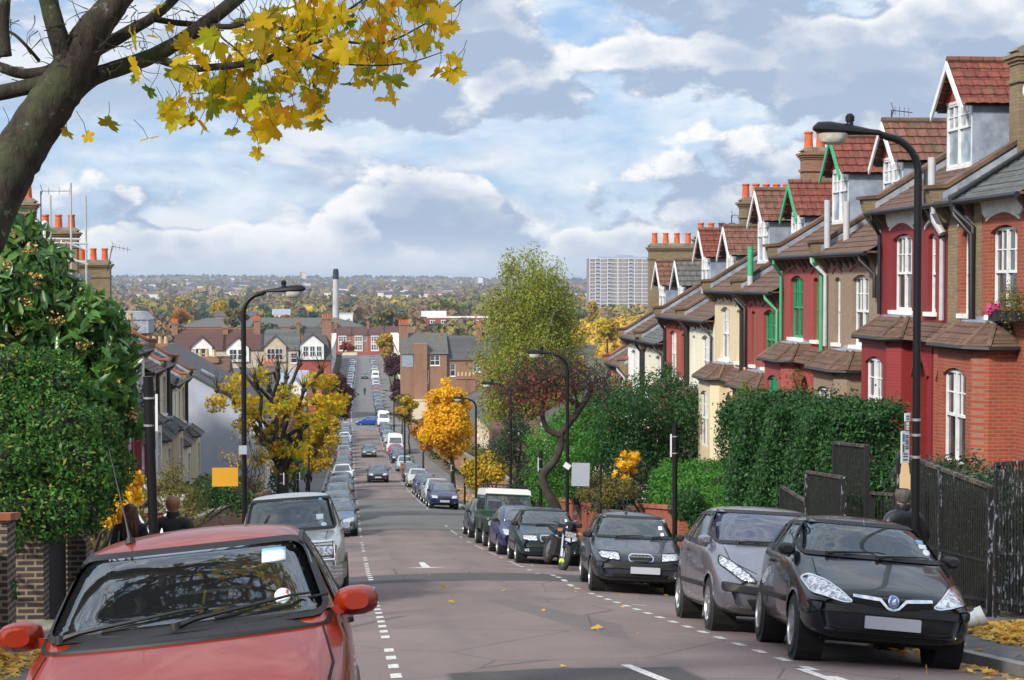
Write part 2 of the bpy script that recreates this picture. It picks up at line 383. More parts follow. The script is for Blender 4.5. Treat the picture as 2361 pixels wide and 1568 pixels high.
c = t.mix(t.math('MULTIPLY', t.smooth(tw, .0, .5, 1, 0), t.smooth(t.noise(t.vmath('MULTIPLY', g, (1, .1, 1)), 2, 3, .6), .3, .7, 0, .4)), c, (.10, .088, .085))
t.link(c, p.inputs['Base Color']); p.inputs['Roughness'].default_value = .82; p.inputs['Specular IOR Level'].default_value = .35
bp = t.add('ShaderNodeBump', i_Strength=.55, i_Distance=.015); t.link(sp, bp.inputs['Height']); t.link(bp.outputs[0], p.inputs['Normal'])
plain('pavement_asphalt', (.135, .130, .130), .9, var=.25, vscale=1.5, bump=.5, bscale=60)
plain('kerb_stone', (.30, .29, .27), .85, var=.2, vscale=2, bump=.4)
plain('earth', (.085, .07, .045), .95, var=.35, vscale=1.2, bump=.6, bscale=15)
m, t, p = new_mat('road_paint'); g = pos(t); n = t.noise(g, 30, 4, .75)
t.link(t.mix(t.smooth(n, .50, .62), (.60, .60, .58), (.22, .17, .16)), p.inputs['Base Color']); p.inputs['Roughness'].default_value = .8
ys = list(np.arange(4, 60, .6)) + list(np.arange(60, 120, 1.5)) + list(np.arange(120, 641, 4.0))
xs = np.linspace(KL, KR, 21)
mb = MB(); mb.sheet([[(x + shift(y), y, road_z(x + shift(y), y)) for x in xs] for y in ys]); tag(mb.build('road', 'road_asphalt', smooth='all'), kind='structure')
mb = MB()
for x0, x1 in ((-60, KL), (KR, 60)): mb.sheet([[(x, y, -h(y) - .205 + (.02)) for x in np.linspace(x0, x1, 9)] for y in (264, 270, 276, 283)])
tag(mb.build('cross_street', 'road_asphalt'), kind='structure')
mb = MB(); mb.sheet([[(x, y, -h(y) - .2) for x in (KR - .02, 10, 16, 30)] for y in np.linspace(76, 92, 7)])
tag(mb.build('side_road', 'road_asphalt'), kind='structure')
def strip(mb, x0, x1, ya, yb, zf, st=2.0):
 n = max(2, int((yb - ya) / st)); Y = np.linspace(ya, yb, n)
 mb.sheet([[(x0 + shift(y), y, zf(x0, y)), (x1 + shift(y), y, zf(x1, y))] for y in Y])
RIGHT = [(4, 76), (92, 264), (283, 640)]; LEFT = [(4, 98), (106, 264), (283, 640)]
mb = MB()
for a, b in RIGHT: strip(mb, KR + .14, 8.8, a, b, pave_z)
for a, b in LEFT: strip(mb, -4.4, KL - .14, a, b, pave_z)
tag(mb.build('pavement', 'pavement_asphalt'), kind='structure')
mb = MB()
for sgn, K, L in ((1, KR, RIGHT), (-1, KL, LEFT)):
 for a, b in L:
  Y = np.linspace(a, b, max(2, int((b - a) / 2)))
  z0 = lambda y: -h(y) - .23; z1 = lambda y: pave_z(K, y) + .003
  mb.sheet([[(K + shift(y), y, z0(y)), (K + shift(y), y, z1(y)), (K + sgn * .14 + shift(y), y, z1(y))] for y in Y])
  for y in (a, b): mb.quad((K, y, z0(y)), (K + sgn * 2.5, y, z0(y)), (K + sgn * 2.5, y, z1(y)), (K, y, z1(y)))
tag(mb.build('kerb', 'kerb_stone'), kind='structure')
mb = MB()
def mark(pts): mb.add([(x, y, road_z(x, y) + .004) for x, y in pts], [tuple(range(len(pts)))])
y = 14.2
rr = random.Random(3)
while y < 268:
 L = .42 if y < 60 else .6
 for X in (.40, 4.15):
  if not (X > 4 and (76 < y < 92)) and rr.random() < (.93 if y < 45 else .55): mark([(X - .05, y), (X + .05, y), (X + .05, y + L), (X - .05, y + L)])
 y += .95 if y < 60 else 1.4
y = 286
while y < 560:
 for X in (.15, 4.6): mark([(X + shift(y), y), (X + .14 + shift(y), y), (X + .14 + shift(y), y + 2.6), (X + shift(y), y + 2.6)])
 y += 4
mark([(1.05 + .25, 41.2), (1.55 + .25, 40.9), (2.05 + .25, 41.2), (1.65 + .25, 41.35), (1.62 + .25, 44.2), (1.48 + .25, 44.2), (1.45 + .25, 41.35)])
mark([(4.3, 26.2), (6.1, 26.2), (6.1, 26.3), (4.3, 26.3)])
mark([(4.0, 15.3), (4.1, 15.3), (4.1, 13.9), (4.0, 13.9)])
mark([(2.55, 14.0), (2.65, 14.0), (2.55, 15.6), (2.45, 15.6)])
tag(mb.build('road_marking', 'road_paint'), kind='structure')
FY = [(620, -24.8), (760, -27), (1300, -30), (2400, -29), (3400, -25), (5000, -8), (6300, 4), (7600, 14), (9500, 12), (16000, -60)]
def far_z(X, Y):
 z = np.interp(Y, [a for a, b in FY], [b for a, b in FY])
 k = min(1, max(0, (Y - 3000) / 3000)); u = X / max(Y, 1)
 z += k * (-14 * min(1, max(0, (u + .10) / .2))) + k * 3.0 * math.sin(X / 310.0 + 1) + k * 2 * math.sin(X / 130.0 + Y / 600)
 return float(z)
XS = [-6000, -3500, -2300, -1500, -1000, -650, -400, -250, -150, -90, -50, -25, -12, -4.45, -4.35, 8.75, 8.85, 13, 25, 50, 90, 150, 250, 400, 650, 1000, 1500, 2300, 3500, 6000]
YS = [-30, 0, 6, 12] + list(range(18, 100, 6)) + list(range(104, 300, 12)) + list(range(310, 660, 30)) + [700, 760, 900, 1100, 1300, 1700, 2100, 2400, 2900, 3400, 3800, 4200, 4600, 5000, 5400, 5800, 6300, 6900, 7600, 8500, 9500, 12000, 16000]
def ground_z(X, Y):
 if Y > 620: return far_z(X, Y)
 z = -h(Y) - .205 + .13
 inside = (-4.4 < X - 0 < 8.8) if Y < 285 else (-4.4 < X < 10.6)
 if inside: z -= .6
 return z
XSe = XS
plain('meadow', (.075, .075, .035), .95, var=.4, vscale=.02)
mb = MB(); mb.sheet([[(x, y, ground_z(x, y) - (.35 if (x in (8.75, -4.35)) else 0)) for x in XS] for y in YS])
for i, f in enumerate(mb.f):
 q = mb.v[f[0]]; mb.m[i] = 0 if q[1] < 400 else 1
tag(mb.build('ground', ['earth', 'meadow'], smooth='all'), kind='structure')
# ------------------------------------------------------------------ vehicles
plain('tyre', (.018, .018, .019), .85, var=.2, vscale=20, obj=True)
plain('black_trim', (.010, .010, .011), .6, var=.15, vscale=9, obj=True)
plain('dark_gap', (.004, .004, .004), .9, var=0)
plain('seat_cloth', (.045, .045, .05), .9, var=.2, vscale=8, obj=True)
plain('number_plate', (.36, .37, .42), .5, var=0)
plain('rim_alloy', (.42, .43, .45), .35, metal=.8, var=.1, obj=True)
plain('chrome', (.75, .76, .78), .12, metal=1.0, var=0)
plain('sticker_white', (.72, .76, .78), .6, var=0)
plain('sticker_blue', (.18, .42, .62), .6, var=0)
plain('sticker_red', (.55, .06, .09), .6, var=0)
plain('amber', (.75, .22, .03), .3, var=0)
plain('rear_red', (.4, .02, .02), .3, var=0)
m, t, p = new_mat('lamp_glass'); v = t.add('ShaderNodeTexCoord').outputs['Object']
n = t.noise(v, 24, 3, .6, .6)
t.link(t.mix(t.smooth(n, .38, .6), (.22, .23, .25), (.86, .87, .9)), p.inputs['Base Color']); p.inputs['Metallic'].default_value = .55; p.inputs['Roughness'].default_value = .14
p.inputs['Coat Weight'].default_value = 1.0
bp = t.add('ShaderNodeBump', i_Strength=.6, i_Distance=.02); t.link(t.noise(v, 30, 2, .5), bp.inputs['Height']); t.link(bp.outputs[0], p.inputs['Normal'])
glassmat('car_glass', (.030, .040, .045), ior=1.95)
glassmat('car_glass_clear', (.20, .24, .26), ior=1.9, trans=(.60, .68, .68))
glassmat('car_glass_blue', (.16, .17, .30), ior=2.3, trans=(.42, .45, .62))
glassmat('car_glass_deep', (.05, .055, .06), ior=2.7, trans=(.50, .54, .54))
glassmat('car_glass_side', (.06, .07, .08), ior=2.0, trans=(.45, .5, .52))
PAINTS = dict(red_orange=((.21, .015, .002), .3, .0), black=((.005, .006, .010), .2, .0), silver_grey=((.25, .25, .285), .26, .75), dark_slate=((.026, .030, .044), .26, .3),
 dark_teal=((.012, .03, .036), .24, .35), navy=((.012, .022, .075), .26, .3), indigo=((.03, .034, .10), .28, .3), silver=((.55, .57, .60), .3, .7), champagne=((.62, .60, .55), .3, .6),
 dark_green=((.018, .052, .036), .45, .0), white=((.72, .74, .75), .35, .0), mint=((.34, .50, .47), .3, .4), red=((.42, .02, .03), .28, .1), blue=((.015, .06, .33), .25, .2),
 grey=((.12, .125, .135), .3, .6), steel_blue=((.10, .15, .21), .3, .6), pale_gold=((.45, .43, .38), .3, .7), maroon=((.12, .012, .02), .28, .2), slate_blue=((.055, .075, .12), .28, .5))
for k, (c, r_, mt) in PAINTS.items(): paint('paint_' + k, c, rough=r_, metal=mt)
def sub_mesh(V, Fc, levels):
 """Catmull-Clark the cage and return vertices and faces"""
 me = bpy.data.meshes.new('cage'); me.from_pydata(V, [], Fc); o = bpy.data.objects.new('cage', me); col.objects.link(o)
 md = o.modifiers.new('s', 'SUBSURF'); md.levels = levels; md.render_levels = levels; md.boundary_smooth = 'ALL'
 dg = bpy.context.evaluated_depsgraph_get(); e = o.evaluated_get(dg); em = e.to_mesh()
 VV = [tuple(v.co) for v in em.vertices]; FF = [tuple(f.vertices) for f in em.polygons]
 e.to_mesh_clear(); bpy.data.objects.remove(o); bpy.data.meshes.remove(me)
 return VV, FF
def lerp_tab(tab, y):
 return float(np.interp(y, [a for a, b in tab], [b for a, b in tab]))
def shell(S, levels):
 """body as one closed smooth skin. S: W, L, ys (stations), top / belt / low / half tables along the length"""
 H2 = S['W'] / 2; V = []; idx = []
 for i, y in enumerate(S['ys']):
  zt = lerp_tab(S['top'], y); zb = lerp_tab(S['low'], y); zs = min(lerp_tab(S['belt'], y), zt - .035); ws = H2 * lerp_tab(S['plan'], y)
  wt = H2 * lerp_tab(S['roofw'], y); cr = lerp_tab(S['crown'], y) if 'crown' in S else .03
  cab = zt - zs > .18
  drop = .05 if cab else .02
  prof = [(0, zb), (ws * .5, zb), (ws * .93, zb + .02), (ws, zb + .16), (ws * 1.015, (zb + zs) / 2 + .05), (ws * .985, zs - .03), (ws * .93 if not cab else ws * .955, zs + (.0 if not cab else .012)),
    (wt, zt - drop), (wt * .82, zt - drop * .15 + .0), (wt * .42, zt + cr * .7), (0, zt + cr)]
  row = [(x, y, z) for x, z in prof] + [(-x, y, z) for x, z in prof[-2:0:-1]]
  idx.append(list(range(len(V), len(V) + len(row)))); V += row
 n = len(idx[0]); Fc = []
 for i in range(len(idx) - 1):
  for j in range(n): Fc.append((idx[i][j], idx[i][(j + 1) % n], idx[i + 1][(j + 1) % n], idx[i + 1][j]))
 for end, bulge in ((0, -S.get('nose', .07)), (-1, S.get('tailb', .05))):
  r_ = idx[end]; m_ = (n - 2) // 2; prev = None
  right = [r_[j] for j in range(1, m_ + 1)]; left = [r_[n - j] for j in range(1, m_ + 1)]
  y0 = S['ys'][end]; rows = []
  for j in range(m_):
   a, b = V[left[j]], V[right[j]]
   if j in (0, m_ - 1): inner = [r_[0]] if j == 0 else [r_[m_ + 1]]
   else:
    V.append((0, y0 + bulge, (a[2] + b[2]) / 2)); inner = [len(V) - 1]
   rows.append([left[j]] + inner + [right[j]])
  for j in range(m_ - 1):
   A, B = rows[j], rows[j + 1]
   for k in range(2):
    q = (A[k], A[k + 1], B[k + 1], B[k]); Fc.append(q if end == 0 else q[::-1])
 return sub_mesh(V, Fc, levels)
def rounded(pts, r=.05, n=4):
 out_ = []; k = len(pts)
 for i in range(k):
  p0, p1, p2 = Vector(pts[i - 1]), Vector(pts[i]), Vector(pts[(i + 1) % k])
  a = p1 + (p0 - p1).normalized() * min(r, (p0 - p1).length * .45); b = p1 + (p2 - p1).normalized() * min(r, (p2 - p1).length * .45)
  for j in range(n + 1):
   t_ = j / n; out_.append(tuple(a.lerp(p1, t_).lerp(p1.lerp(b, t_), t_)))
 return out_
def mirror2(pts): return pts + [(-x, z) for x, z in pts[::-1]]
def resample(pts, step):
 out_ = []; k = len(pts)
 for i in range(k):
  a, b = Vector(pts[i]), Vector(pts[(i + 1) % k]); n = max(1, int((b - a).length / step))
  out_ += [tuple(a.lerp(b, j / n)) for j in range(n)]
 return out_
def inpoly(x, y, P):
 c = False; j = len(P) - 1
 for i in range(len(P)):
  if (P[i][1] > y) != (P[j][1] > y) and x < (P[j][0] - P[i][0]) * (y - P[i][1]) / (P[j][1] - P[i][1] + 1e-12) + P[i][0]: c = not c
  j = i
 return c
def cast(bvh, u, w_, ax):
 """u,w -> point on the skin and outward normal, looking along axis ax"""
 if ax == 'front': o, d_ = Vector((u, -4, w_)), Vector((0, 1, 0))
 elif ax == 'rear': o, d_ = Vector((u, 14, w_)), Vector((0, -1, 0))
 elif ax == 'right': o, d_ = Vector((6, u, w_)), Vector((-1, 0, 0))
 elif ax == 'left': o, d_ = Vector((-6, u, w_)), Vector((1, 0, 0))
 else: o, d_ = Vector((u, w_, 6)), Vector((0, 0, -1))
 hit, nn, _, _ = bvh.ray_cast(o, d_)
 if hit is None: return None, None
 if nn.dot(d_) > 0: nn = -nn
 return hit, nn
def orient(pts, Fc, k, ok):
 f = Fc[0]; n = (pts[f[1]] - pts[f[0]]).cross(pts[f[2]] - pts[f[0]])
 return Fc if n.dot(ok[0]) >= 0 else [q[::-1] for q in Fc]
def patch(mb, bvh, poly, ax, lift=.006, skirt=.012, rings=4, mi=0, step=.08, hole=None):
 """a piece that follows the body: polygon laid on the skin; with hole (fraction) only the rim band"""
 P = resample(poly, step); k = len(P); cx_ = sum(p[0] for p in P) / k; cz = sum(p[1] for p in P) / k
 fr = [1.0] + ([hole] if hole else [1 - (i + 1) / (rings + 1) for i in range(rings)]); pts = []; ok = []
 last = None
 for q in fr:
  for p_ in P:
   u, w_ = cx_ + (p_[0] - cx_) * q, cz + (p_[1] - cz) * q
   a, nn = cast(bvh, u, w_, ax)
   if a is None:
    a, nn = last if last else (Vector((u, 0, w_)) if ax == 'front' else Vector((0, u, w_)), Vector((0, 0, 1)))
    if ax in ('front', 'rear'): a = Vector((u, a.y, w_))
   last = (a, nn); pts.append(a + nn * lift); ok.append(nn)
 b0 = len(pts)
 for i in range(k): pts.append(pts[i] - ok[i] * (skirt + lift))
 Fc = []
 for r_ in range(len(fr) - 1):
  for i in range(k): Fc.append((r_ * k + i, r_ * k + (i + 1) % k, (r_ + 1) * k + (i + 1) % k, (r_ + 1) * k + i))
 if not hole: Fc.append(tuple(range((len(fr) - 1) * k, len(fr) * k)))
 for i in range(k): Fc.append((i, b0 + i, b0 + (i + 1) % k, (i + 1) % k))
 mb.add([tuple(p_) for p_ in pts], orient(pts, Fc, k, ok), mi)
def rim_band(mb, bvh, poly, ax, wd=.03, lift=.008, mi=0, step=.07):
 """narrow seal along a polygon edge"""
 P = resample(poly, step); k = len(P); A = []; B = []; last = None
 for i in range(k):
  a, b, c_ = Vector(P[i - 1]), Vector(P[i]), Vector(P[(i + 1) % k]); tn = (c_ - a).normalized(); nr = Vector((-tn.y, tn.x))
  for L_, sg in ((A, 1), (B, -1)):
   q = b + nr * wd / 2 * sg; hit, nn = cast(bvh, q.x, q.y, ax)
   if hit is None: hit, nn = last or (Vector((q.x, 0, q.y)), Vector((0, -1, 0)))
   last = (hit, nn); L_.append(tuple(hit + nn * lift))
 mb.add(A + B, [(i, (i + 1) % k, k + (i + 1) % k, k + i) for i in range(k)], mi)
def line_on(mb, bvh, pts, ax, wd=.008, lift=.003, mi=0):
 P = []
 for a, b in zip(pts[:-1], pts[1:]):
  n = max(1, int((Vector(b) - Vector(a)).length / .06)); P += [tuple(Vector(a).lerp(Vector(b), j / n)) for j in range(n)]
 P.append(pts[-1]); A = []; B = []
 for i in range(len(P)):
  a, c_ = Vector(P[max(0, i - 1)]), Vector(P[min(len(P) - 1, i + 1)]); tn = (c_ - a).normalized(); nr = Vector((-tn.y, tn.x)); b = Vector(P[i])
  h1, n1_ = cast(bvh, *(b + nr * wd / 2), ax); h2, n2_ = cast(bvh, *(b - nr * wd / 2), ax)
  if h1 is None or h2 is None: continue
  A.append(tuple(h1 + n1_ * lift)); B.append(tuple(h2 + n2_ * lift))
 k = len(A)
 if k > 1: mb.add(A + B, [(i, i + 1, k + i + 1, k + i) for i in range(k - 1)], mi)
def wheel(parent, x, y, r, wd, style='alloy', n=28, spokes=7):
 s = 1 if x > 0 else -1; mb = MB()
 mb.lathe((x, y, r), [(r * .66, -wd / 2), (r * .93, -wd / 2), (r, -wd * .36), (r, wd * .36), (r * .93, wd / 2), (r * .66, wd / 2)], n, 0, 'x', cap=False)
 ty = mb.build('wheel', ['tyre'], parent, smooth=True, local=True)
 mb = MB(); X = x + s * (wd / 2 - .035)
 mb.lathe((X, y, r), [(r * .64, -.01), (r * .70, s * .03), (r * .66, s * .036), (r * .60, s * .0)], n, 0, 'x', cap=False)
 if spokes:
  for k in range(spokes):
   a = 2 * math.pi * k / spokes + .2; ca, sa = math.cos(a), math.sin(a)
   P = []
   for rr_, ww in ((.10, .055), (.62, .032)):
    for sg in (-1, 1):
     for dpt in (.0, .02): P.append((X + s * dpt + s * .004, y + r * (rr_ * ca) - sg * ww * r / .3 * sa, r + r * rr_ * sa + sg * ww * r / .3 * ca))
   mb.add(P, [(0, 1, 3, 2), (4, 6, 7, 5), (0, 4, 5, 1), (2, 3, 7, 6), (1, 5, 7, 3), (0, 2, 6, 4)], 0)
  mb.lathe((X, y, r), [(r * .2, s * -.005), (r * .19, s * .03), (r * .08, s * .036)], 14, 0, 'x')
  mb.lathe((X - s * .03, y, r), [(r * .66, -.004), (r * .66, .004)], n, 1, 'x')
 rim = mb.build('rim', ['rim_alloy', 'dark_gap'], parent, smooth=True, local=True)
 return ty
def under(mb, S, r):
 H2 = S['W'] / 2
 mb.box(-H2 * .86, H2 * .86, .25, S['L'] - .25, .16, .5)
def car(name, label, cat, S, group=None, hero=0, paintn='black', glass=None):
 """one car, front at local y = 0 facing -y, standing on z = 0"""
 root = empty(name, (0, 0, 0), label, cat, group)
 V, Fc = shell(S, 3 if hero else 2)
 bvh = BVHTree.FromPolygons([Vector(v) for v in V], Fc)
 H2 = S['W'] / 2; WR = S.get('wr', .30); axf, axr = S['axles']; cut = []
 wind = S['windscreen']; sides = S.get('side_windows', [])
 arches = [(axf, WR), (axr, WR)]
 keep = []; V = [list(v) for v in V]; RA = WR + .045
 for i, v in enumerate(V):
  if abs(v[0]) > H2 * .5:
   for ya, r_ in arches:
    dd = math.hypot(v[1] - ya, v[2] - WR)
    if abs(dd - RA) < (.035 if hero else .07) and dd > 1e-6:
     k = RA / dd; v[1] = ya + (v[1] - ya) * k; v[2] = WR + (v[2] - WR) * k
 wp = resample(wind, .1)
 for f in Fc:
  c_ = [sum(V[i][k] for i in f) / len(f) for k in range(3)]; drop = False
  for ya, r_ in arches:
   if abs(c_[0]) > H2 * .55 and math.hypot(c_[1] - ya, c_[2] - WR) < RA - .002: drop = True
  if hero and not drop:
   if c_[1] < S['cutw'] and c_[2] > S['cowlz'] - .1 and inpoly(c_[0], c_[2], wind): drop = True
   elif abs(c_[0]) > H2 * .55 and c_[2] > lerp_tab(S['belt'], c_[1]) - .05:
    for sp_ in sides:
     if inpoly(c_[1], c_[2], sp_): drop = True
   if 'rear_window' in S and c_[1] > S['L'] * .7 and inpoly(c_[0], c_[2], S['rear_window']): drop = True
  if not drop: keep.append(f)
 mb = MB(); mb.add([tuple(v) for v in V], keep, 0)
 body = mb.build('body', 'paint_' + paintn, root, smooth='all', local=True)
 mb = MB(); mb.box(-H2 * .72, H2 * .72, .3, S['L'] - .3, .20, .62)
 for ya, r_ in arches:
  for s in (-1, 1): mb.lathe((s * H2 * .80, ya, WR), [(RA + .03, -H2 * .16), (RA + .03, H2 * .15)], 20, 0, 'x')
 mb.f = [f for f in mb.f]; mb.build('underside', 'dark_gap', root, local=True)
 for ya in (axf, axr):
  for s in (-1, 1): wheel(root, s * (H2 - .105 + S.get('wout', 0)), ya, WR, .19, n=28 if hero else 18, spokes=S.get('spokes', 7) if hero else 6)
 gm = glass or ('car_glass_clear' if hero else 'car_glass')
 mb = MB(); patch(mb, bvh, wind, 'front', .006, .01, 5); ws = mb.build('windscreen', gm, root, smooth='all', local=True)
 if hero:
  mb = MB(); rim_band(mb, bvh, wind, 'front', S.get('sealw', .04), .010); mb.build('windscreen_seal', 'black_trim', ws, smooth='all', local=True)
 for side in ('left', 'right'):
  for sp_ in sides:
   mb = MB(); patch(mb, bvh, sp_, side, .005, .008, 3); sw = mb.build('side_window', 'car_glass_side' if hero else 'car_glass', root, smooth='all', local=True)
   if hero: mb = MB(); rim_band(mb, bvh, sp_, side, .045, .009); mb.build('window_seal', 'black_trim', sw, smooth='all', local=True)
 if 'rear_window' in S:
  mb = MB(); patch(mb, bvh, S['rear_window'], 'rear', .006, .01, 3); mb.build('rear_window', 'car_glass_side' if hero else 'car_glass', root, smooth='all', local=True)
 for q in S.get('lights', []):
  for s in (-1, 1):
   mb = MB(); patch(mb, bvh, [(x * s, z) for x, z in q], 'front', .012, .02, 4, step=.05)
   hl = mb.build('headlight', 'lamp_glass', root, smooth='all', local=True)
   if hero:
    mb = MB(); rim_band(mb, bvh, [(x * s, z) for x, z in q], 'front', .012, .016);
    mb.build('lamp_surround', 'chrome' if S.get('lamp_chrome') else 'dark_gap', hl, smooth='all', local=True)
 for q, mt, lift, nm in S.get('front_parts', []):
  mb = MB(); patch(mb, bvh, q, 'front', lift, .02, 4, step=.06); mb.build(nm, mt, root, smooth='all', local=True)
 if 'plate' in S:
  px_, pz, pw = S['plate']; hit, nn = cast(bvh, px_, pz, 'front')
  if hit:
   mb = MB(); yy = hit.y - .05; mb.prism(rounded([(px_ - pw / 2, pz - .058), (px_ + pw / 2, pz - .058), (px_ + pw / 2, pz + .058), (px_ - pw / 2, pz + .058)], .012), 'y', yy, yy + .03)
   mb.build('number_plate', 'number_plate', root, local=True)
 mm = S.get('mirror', (.98, None, .17, .12)); my, mz, mw, mh = (S['cowly'] + .22, S['cowlz'] + .02, mm[2], mm[3])
 for s in (-1, 1):
  mb = MB(); hit, nn = cast(bvh, my, mz, 'right'); bx = hit.x if hit else H2
  cx_ = s * (bx + .02 + mw / 2); prof = []
  for k in range(7):
   a = k / 6; y_ = -.07 + .15 * a; q = math.sin(math.pi * min(.97, .18 + .42 * a))
   prof.append((y_, q))
  pts = []; nn_ = 14
  for y_, q in prof:
   for j in range(nn_):
    a = 2 * math.pi * j / nn_; ca, sa = math.cos(a), math.sin(a)
    e = 2.6; rx = (abs(ca) ** (2 / e)) * (1 if ca > 0 else -1); rz = (abs(sa) ** (2 / e)) * (1 if sa > 0 else -1)
    pts.append((cx_ + rx * mw / 2 * q * 1.05, my + y_, mz + .035 + rz * mh / 2 * q * 1.05))
  k = len(prof)
  mb.add(pts, [(i * nn_ + j, i * nn_ + (j + 1) % nn_, (i + 1) * nn_ + (j + 1) % nn_, (i + 1) * nn_ + j) for i in range(k - 1) for j in range(nn_)] + [tuple(range(nn_))[::-1], tuple(range((k - 1) * nn_, k * nn_))])
  mb.rbox((s * (bx + .03), my + .01, mz), (.14, .07, .05), (0, -s * .3, 0))
  mb.build('mirror', S.get('mirror_mat', 'paint_' + paintn), root, smooth=True, local=True)
 if hero or S.get('detail'):
  mb = MB()
  for side in ('left', 'right'):
   for ln in S.get('seams', []): line_on(mb, bvh, ln, side, .010, .003)
  for ln in S.get('front_seams', []):
   line_on(mb, bvh, ln, 'front', .009, .003); line_on(mb, bvh, [(-x, z) for x, z in ln], 'front', .009, .003)
  for ln in S.get('top_seams', []):
   line_on(mb, bvh, ln, 'top', .010, .003); line_on(mb, bvh, [(-x, z) for x, z in ln], 'top', .010, .003)
  mb.build('panel_seams', 'dark_gap', root, local=True)
  for side in ('left', 'right'):
   for q, mt, lift, nm in S.get('side_parts', []):
    mb = MB(); patch(mb, bvh, q, side, lift, .015, 2, step=.08); mb.build(nm, mt, root, smooth='all', local=True)
 if hero:
  cy, cz = S['cowly'], S['cowlz']
  mb = MB(); mb.rbox((0, cy + .52, cz - .12), (H2 * 1.55, .5, .16), (.1, 0, 0)); mb.rbox((-.36, cy + .62, cz - .03), (.36, .25, .08)); mb.build('dashboard', 'black_trim', root, local=True)
  mb = MB()
  for sx in (-.36, .36):
   b = MB(); yy = cy + 1.25
   b.prism(rounded([(-.24, .38), (.24, .38), (.22, .98), (-.22, .98)], .08), 'y', yy, yy + .14); b.v = [(x + sx, y_ + (z - .4) * .28, z) for x, y_, z in b.v]
   b2 = MB(); b2.prism(rounded([(-.13, 1.02), (.13, 1.02), (.11, 1.20), (-.11, 1.20)], .05), 'y', yy + .2, yy + .29); b2.v = [(x + sx, y_, z) for x, y_, z in b2.v]
   b.add(b2.v, b2.f); b.box(sx - .24, sx + .24, yy - .45, yy + .1, .3, .44); b.build('seat', 'seat_cloth', root, smooth=True, local=True)
  mb = MB(); mb.box(-H2 * .78, H2 * .78, cy + 2.0, cy + 2.14, .4, .98); mb.box(-H2 * .85, H2 * .85, cy + .1, S['L'] - .3, .28, .33); mb.build('rear_bench', 'seat_cloth', root, local=True)
  mb = MB(); sx = -.36; C_ = Vector((sx, cy + .78, cz - .02)); ring = [C_ + Vector((math.cos(a) * .18, math.sin(a) * .07, math.sin(a) * .165)) for a in np.linspace(0, 2 * math.pi, 25)]
  mb.tube(ring, .014, 8); mb.tube([C_ + Vector((-.17, 0, 0)), C_ + Vector((.17, 0, 0))], .02, 6); mb.build('steering_wheel', 'black_trim', root, smooth=True, local=True)
  ztop = max(z for x, z in wind) - .10
  mb = MB(); mb.rbox((0, S['roofy'] + .12, ztop), (.22, .03, .07)); mb.build('inner_mirror', 'black_trim', root, local=True)
  for (xa, za, xb, zb) in S.get('wipers', []):
   mb = MB(); P = []
   for k in range(8):
    a = k / 7; hit, nn = cast(bvh, xa + (xb - xa) * a, za + (zb - za) * a, 'front')
    if hit: P.append(hit + nn * (.035 if 0 < k < 7 else .02))
   if len(P) > 3:
    mb.tube(P, [.015, .013, .011, .010, .009, .008, .007, .006][:len(P)], 5); hit, nn = P[-1], None
    mb.tube([P[2] + Vector((0, 0, -.02)), P[-1] + (P[-1] - P[-2]) * .9 + Vector((0, 0, -.015))], .008, 5)
    mb.lathe(tuple(P[0]), [(.025, -.02), (.022, .02)], 8, 0, 'z')
    mb.build('wiper', 'black_trim', root, smooth=True, local=True)
  for (x, z, w_, h_, mt, rot_) in S.get('stickers', []):
   mb = MB(); poly = [(x - w_ / 2, z - h_ / 2), (x + w_ / 2, z - h_ / 2), (x + w_ / 2, z + h_ / 2), (x - w_ / 2, z + h_ / 2)]
   if rot_ == 'round': poly = [(x + w_ / 2 * math.cos(a), z + h_ / 2 * math.sin(a)) for a in np.linspace(0, 2 * math.pi, 16)[:-1]]
   patch(mb, bvh, poly, 'front', .013, .002, 1, step=.05); mb.build('windscreen_sticker', mt, root, smooth='all', local=True)
  if 'aerial' in S:
   ax_, ay, L_, tilt = S['aerial']; hit, nn = cast(bvh, ax_, ay, 'top')
   mb = MB(); mb.tube([hit, hit + Vector((tilt * .2, .04, L_ * .2)), hit + Vector((tilt, .14, L_))], [.013, .006, .0025], 6); mb.lathe(tuple(hit), [(.03, 0), (.02, .03)], 8); mb.build('aerial', 'black_trim', root, smooth=True, local=True)
 root['bvh'] = 0
 del root['bvh']
 return root, bvh
def place(root, X, Y, yaw=0.0, roll=None):
 """stand a car on the road: front at Y, centre line at X, nose to the camera"""
 L = 3.9; a = slope(Y + 2); r_ = roll if roll is not None else -2 * .012 * (X - shift(Y) - CX) * 1.0
 z0 = road_z(X, Y + .6); z1 = road_z(X, Y + 3.2)
 fy = Vector((math.sin(yaw) * -1, math.cos(yaw), 0)); fy.z = (z1 - z0) / 2.6
 fy.normalize(); fx = Vector((math.cos(yaw), math.sin(yaw), r_)); fz = fx.cross(fy).normalized(); fx = fy.cross(fz).normalized()
 M = Matrix((fx, fy, fz)).transposed().to_4x4(); M.translation = Vector((X, Y, z0 - fy.z * .6))
 root.matrix_world = M
 root.location = M.translation; root.rotation_euler = M.to_euler()
 return root
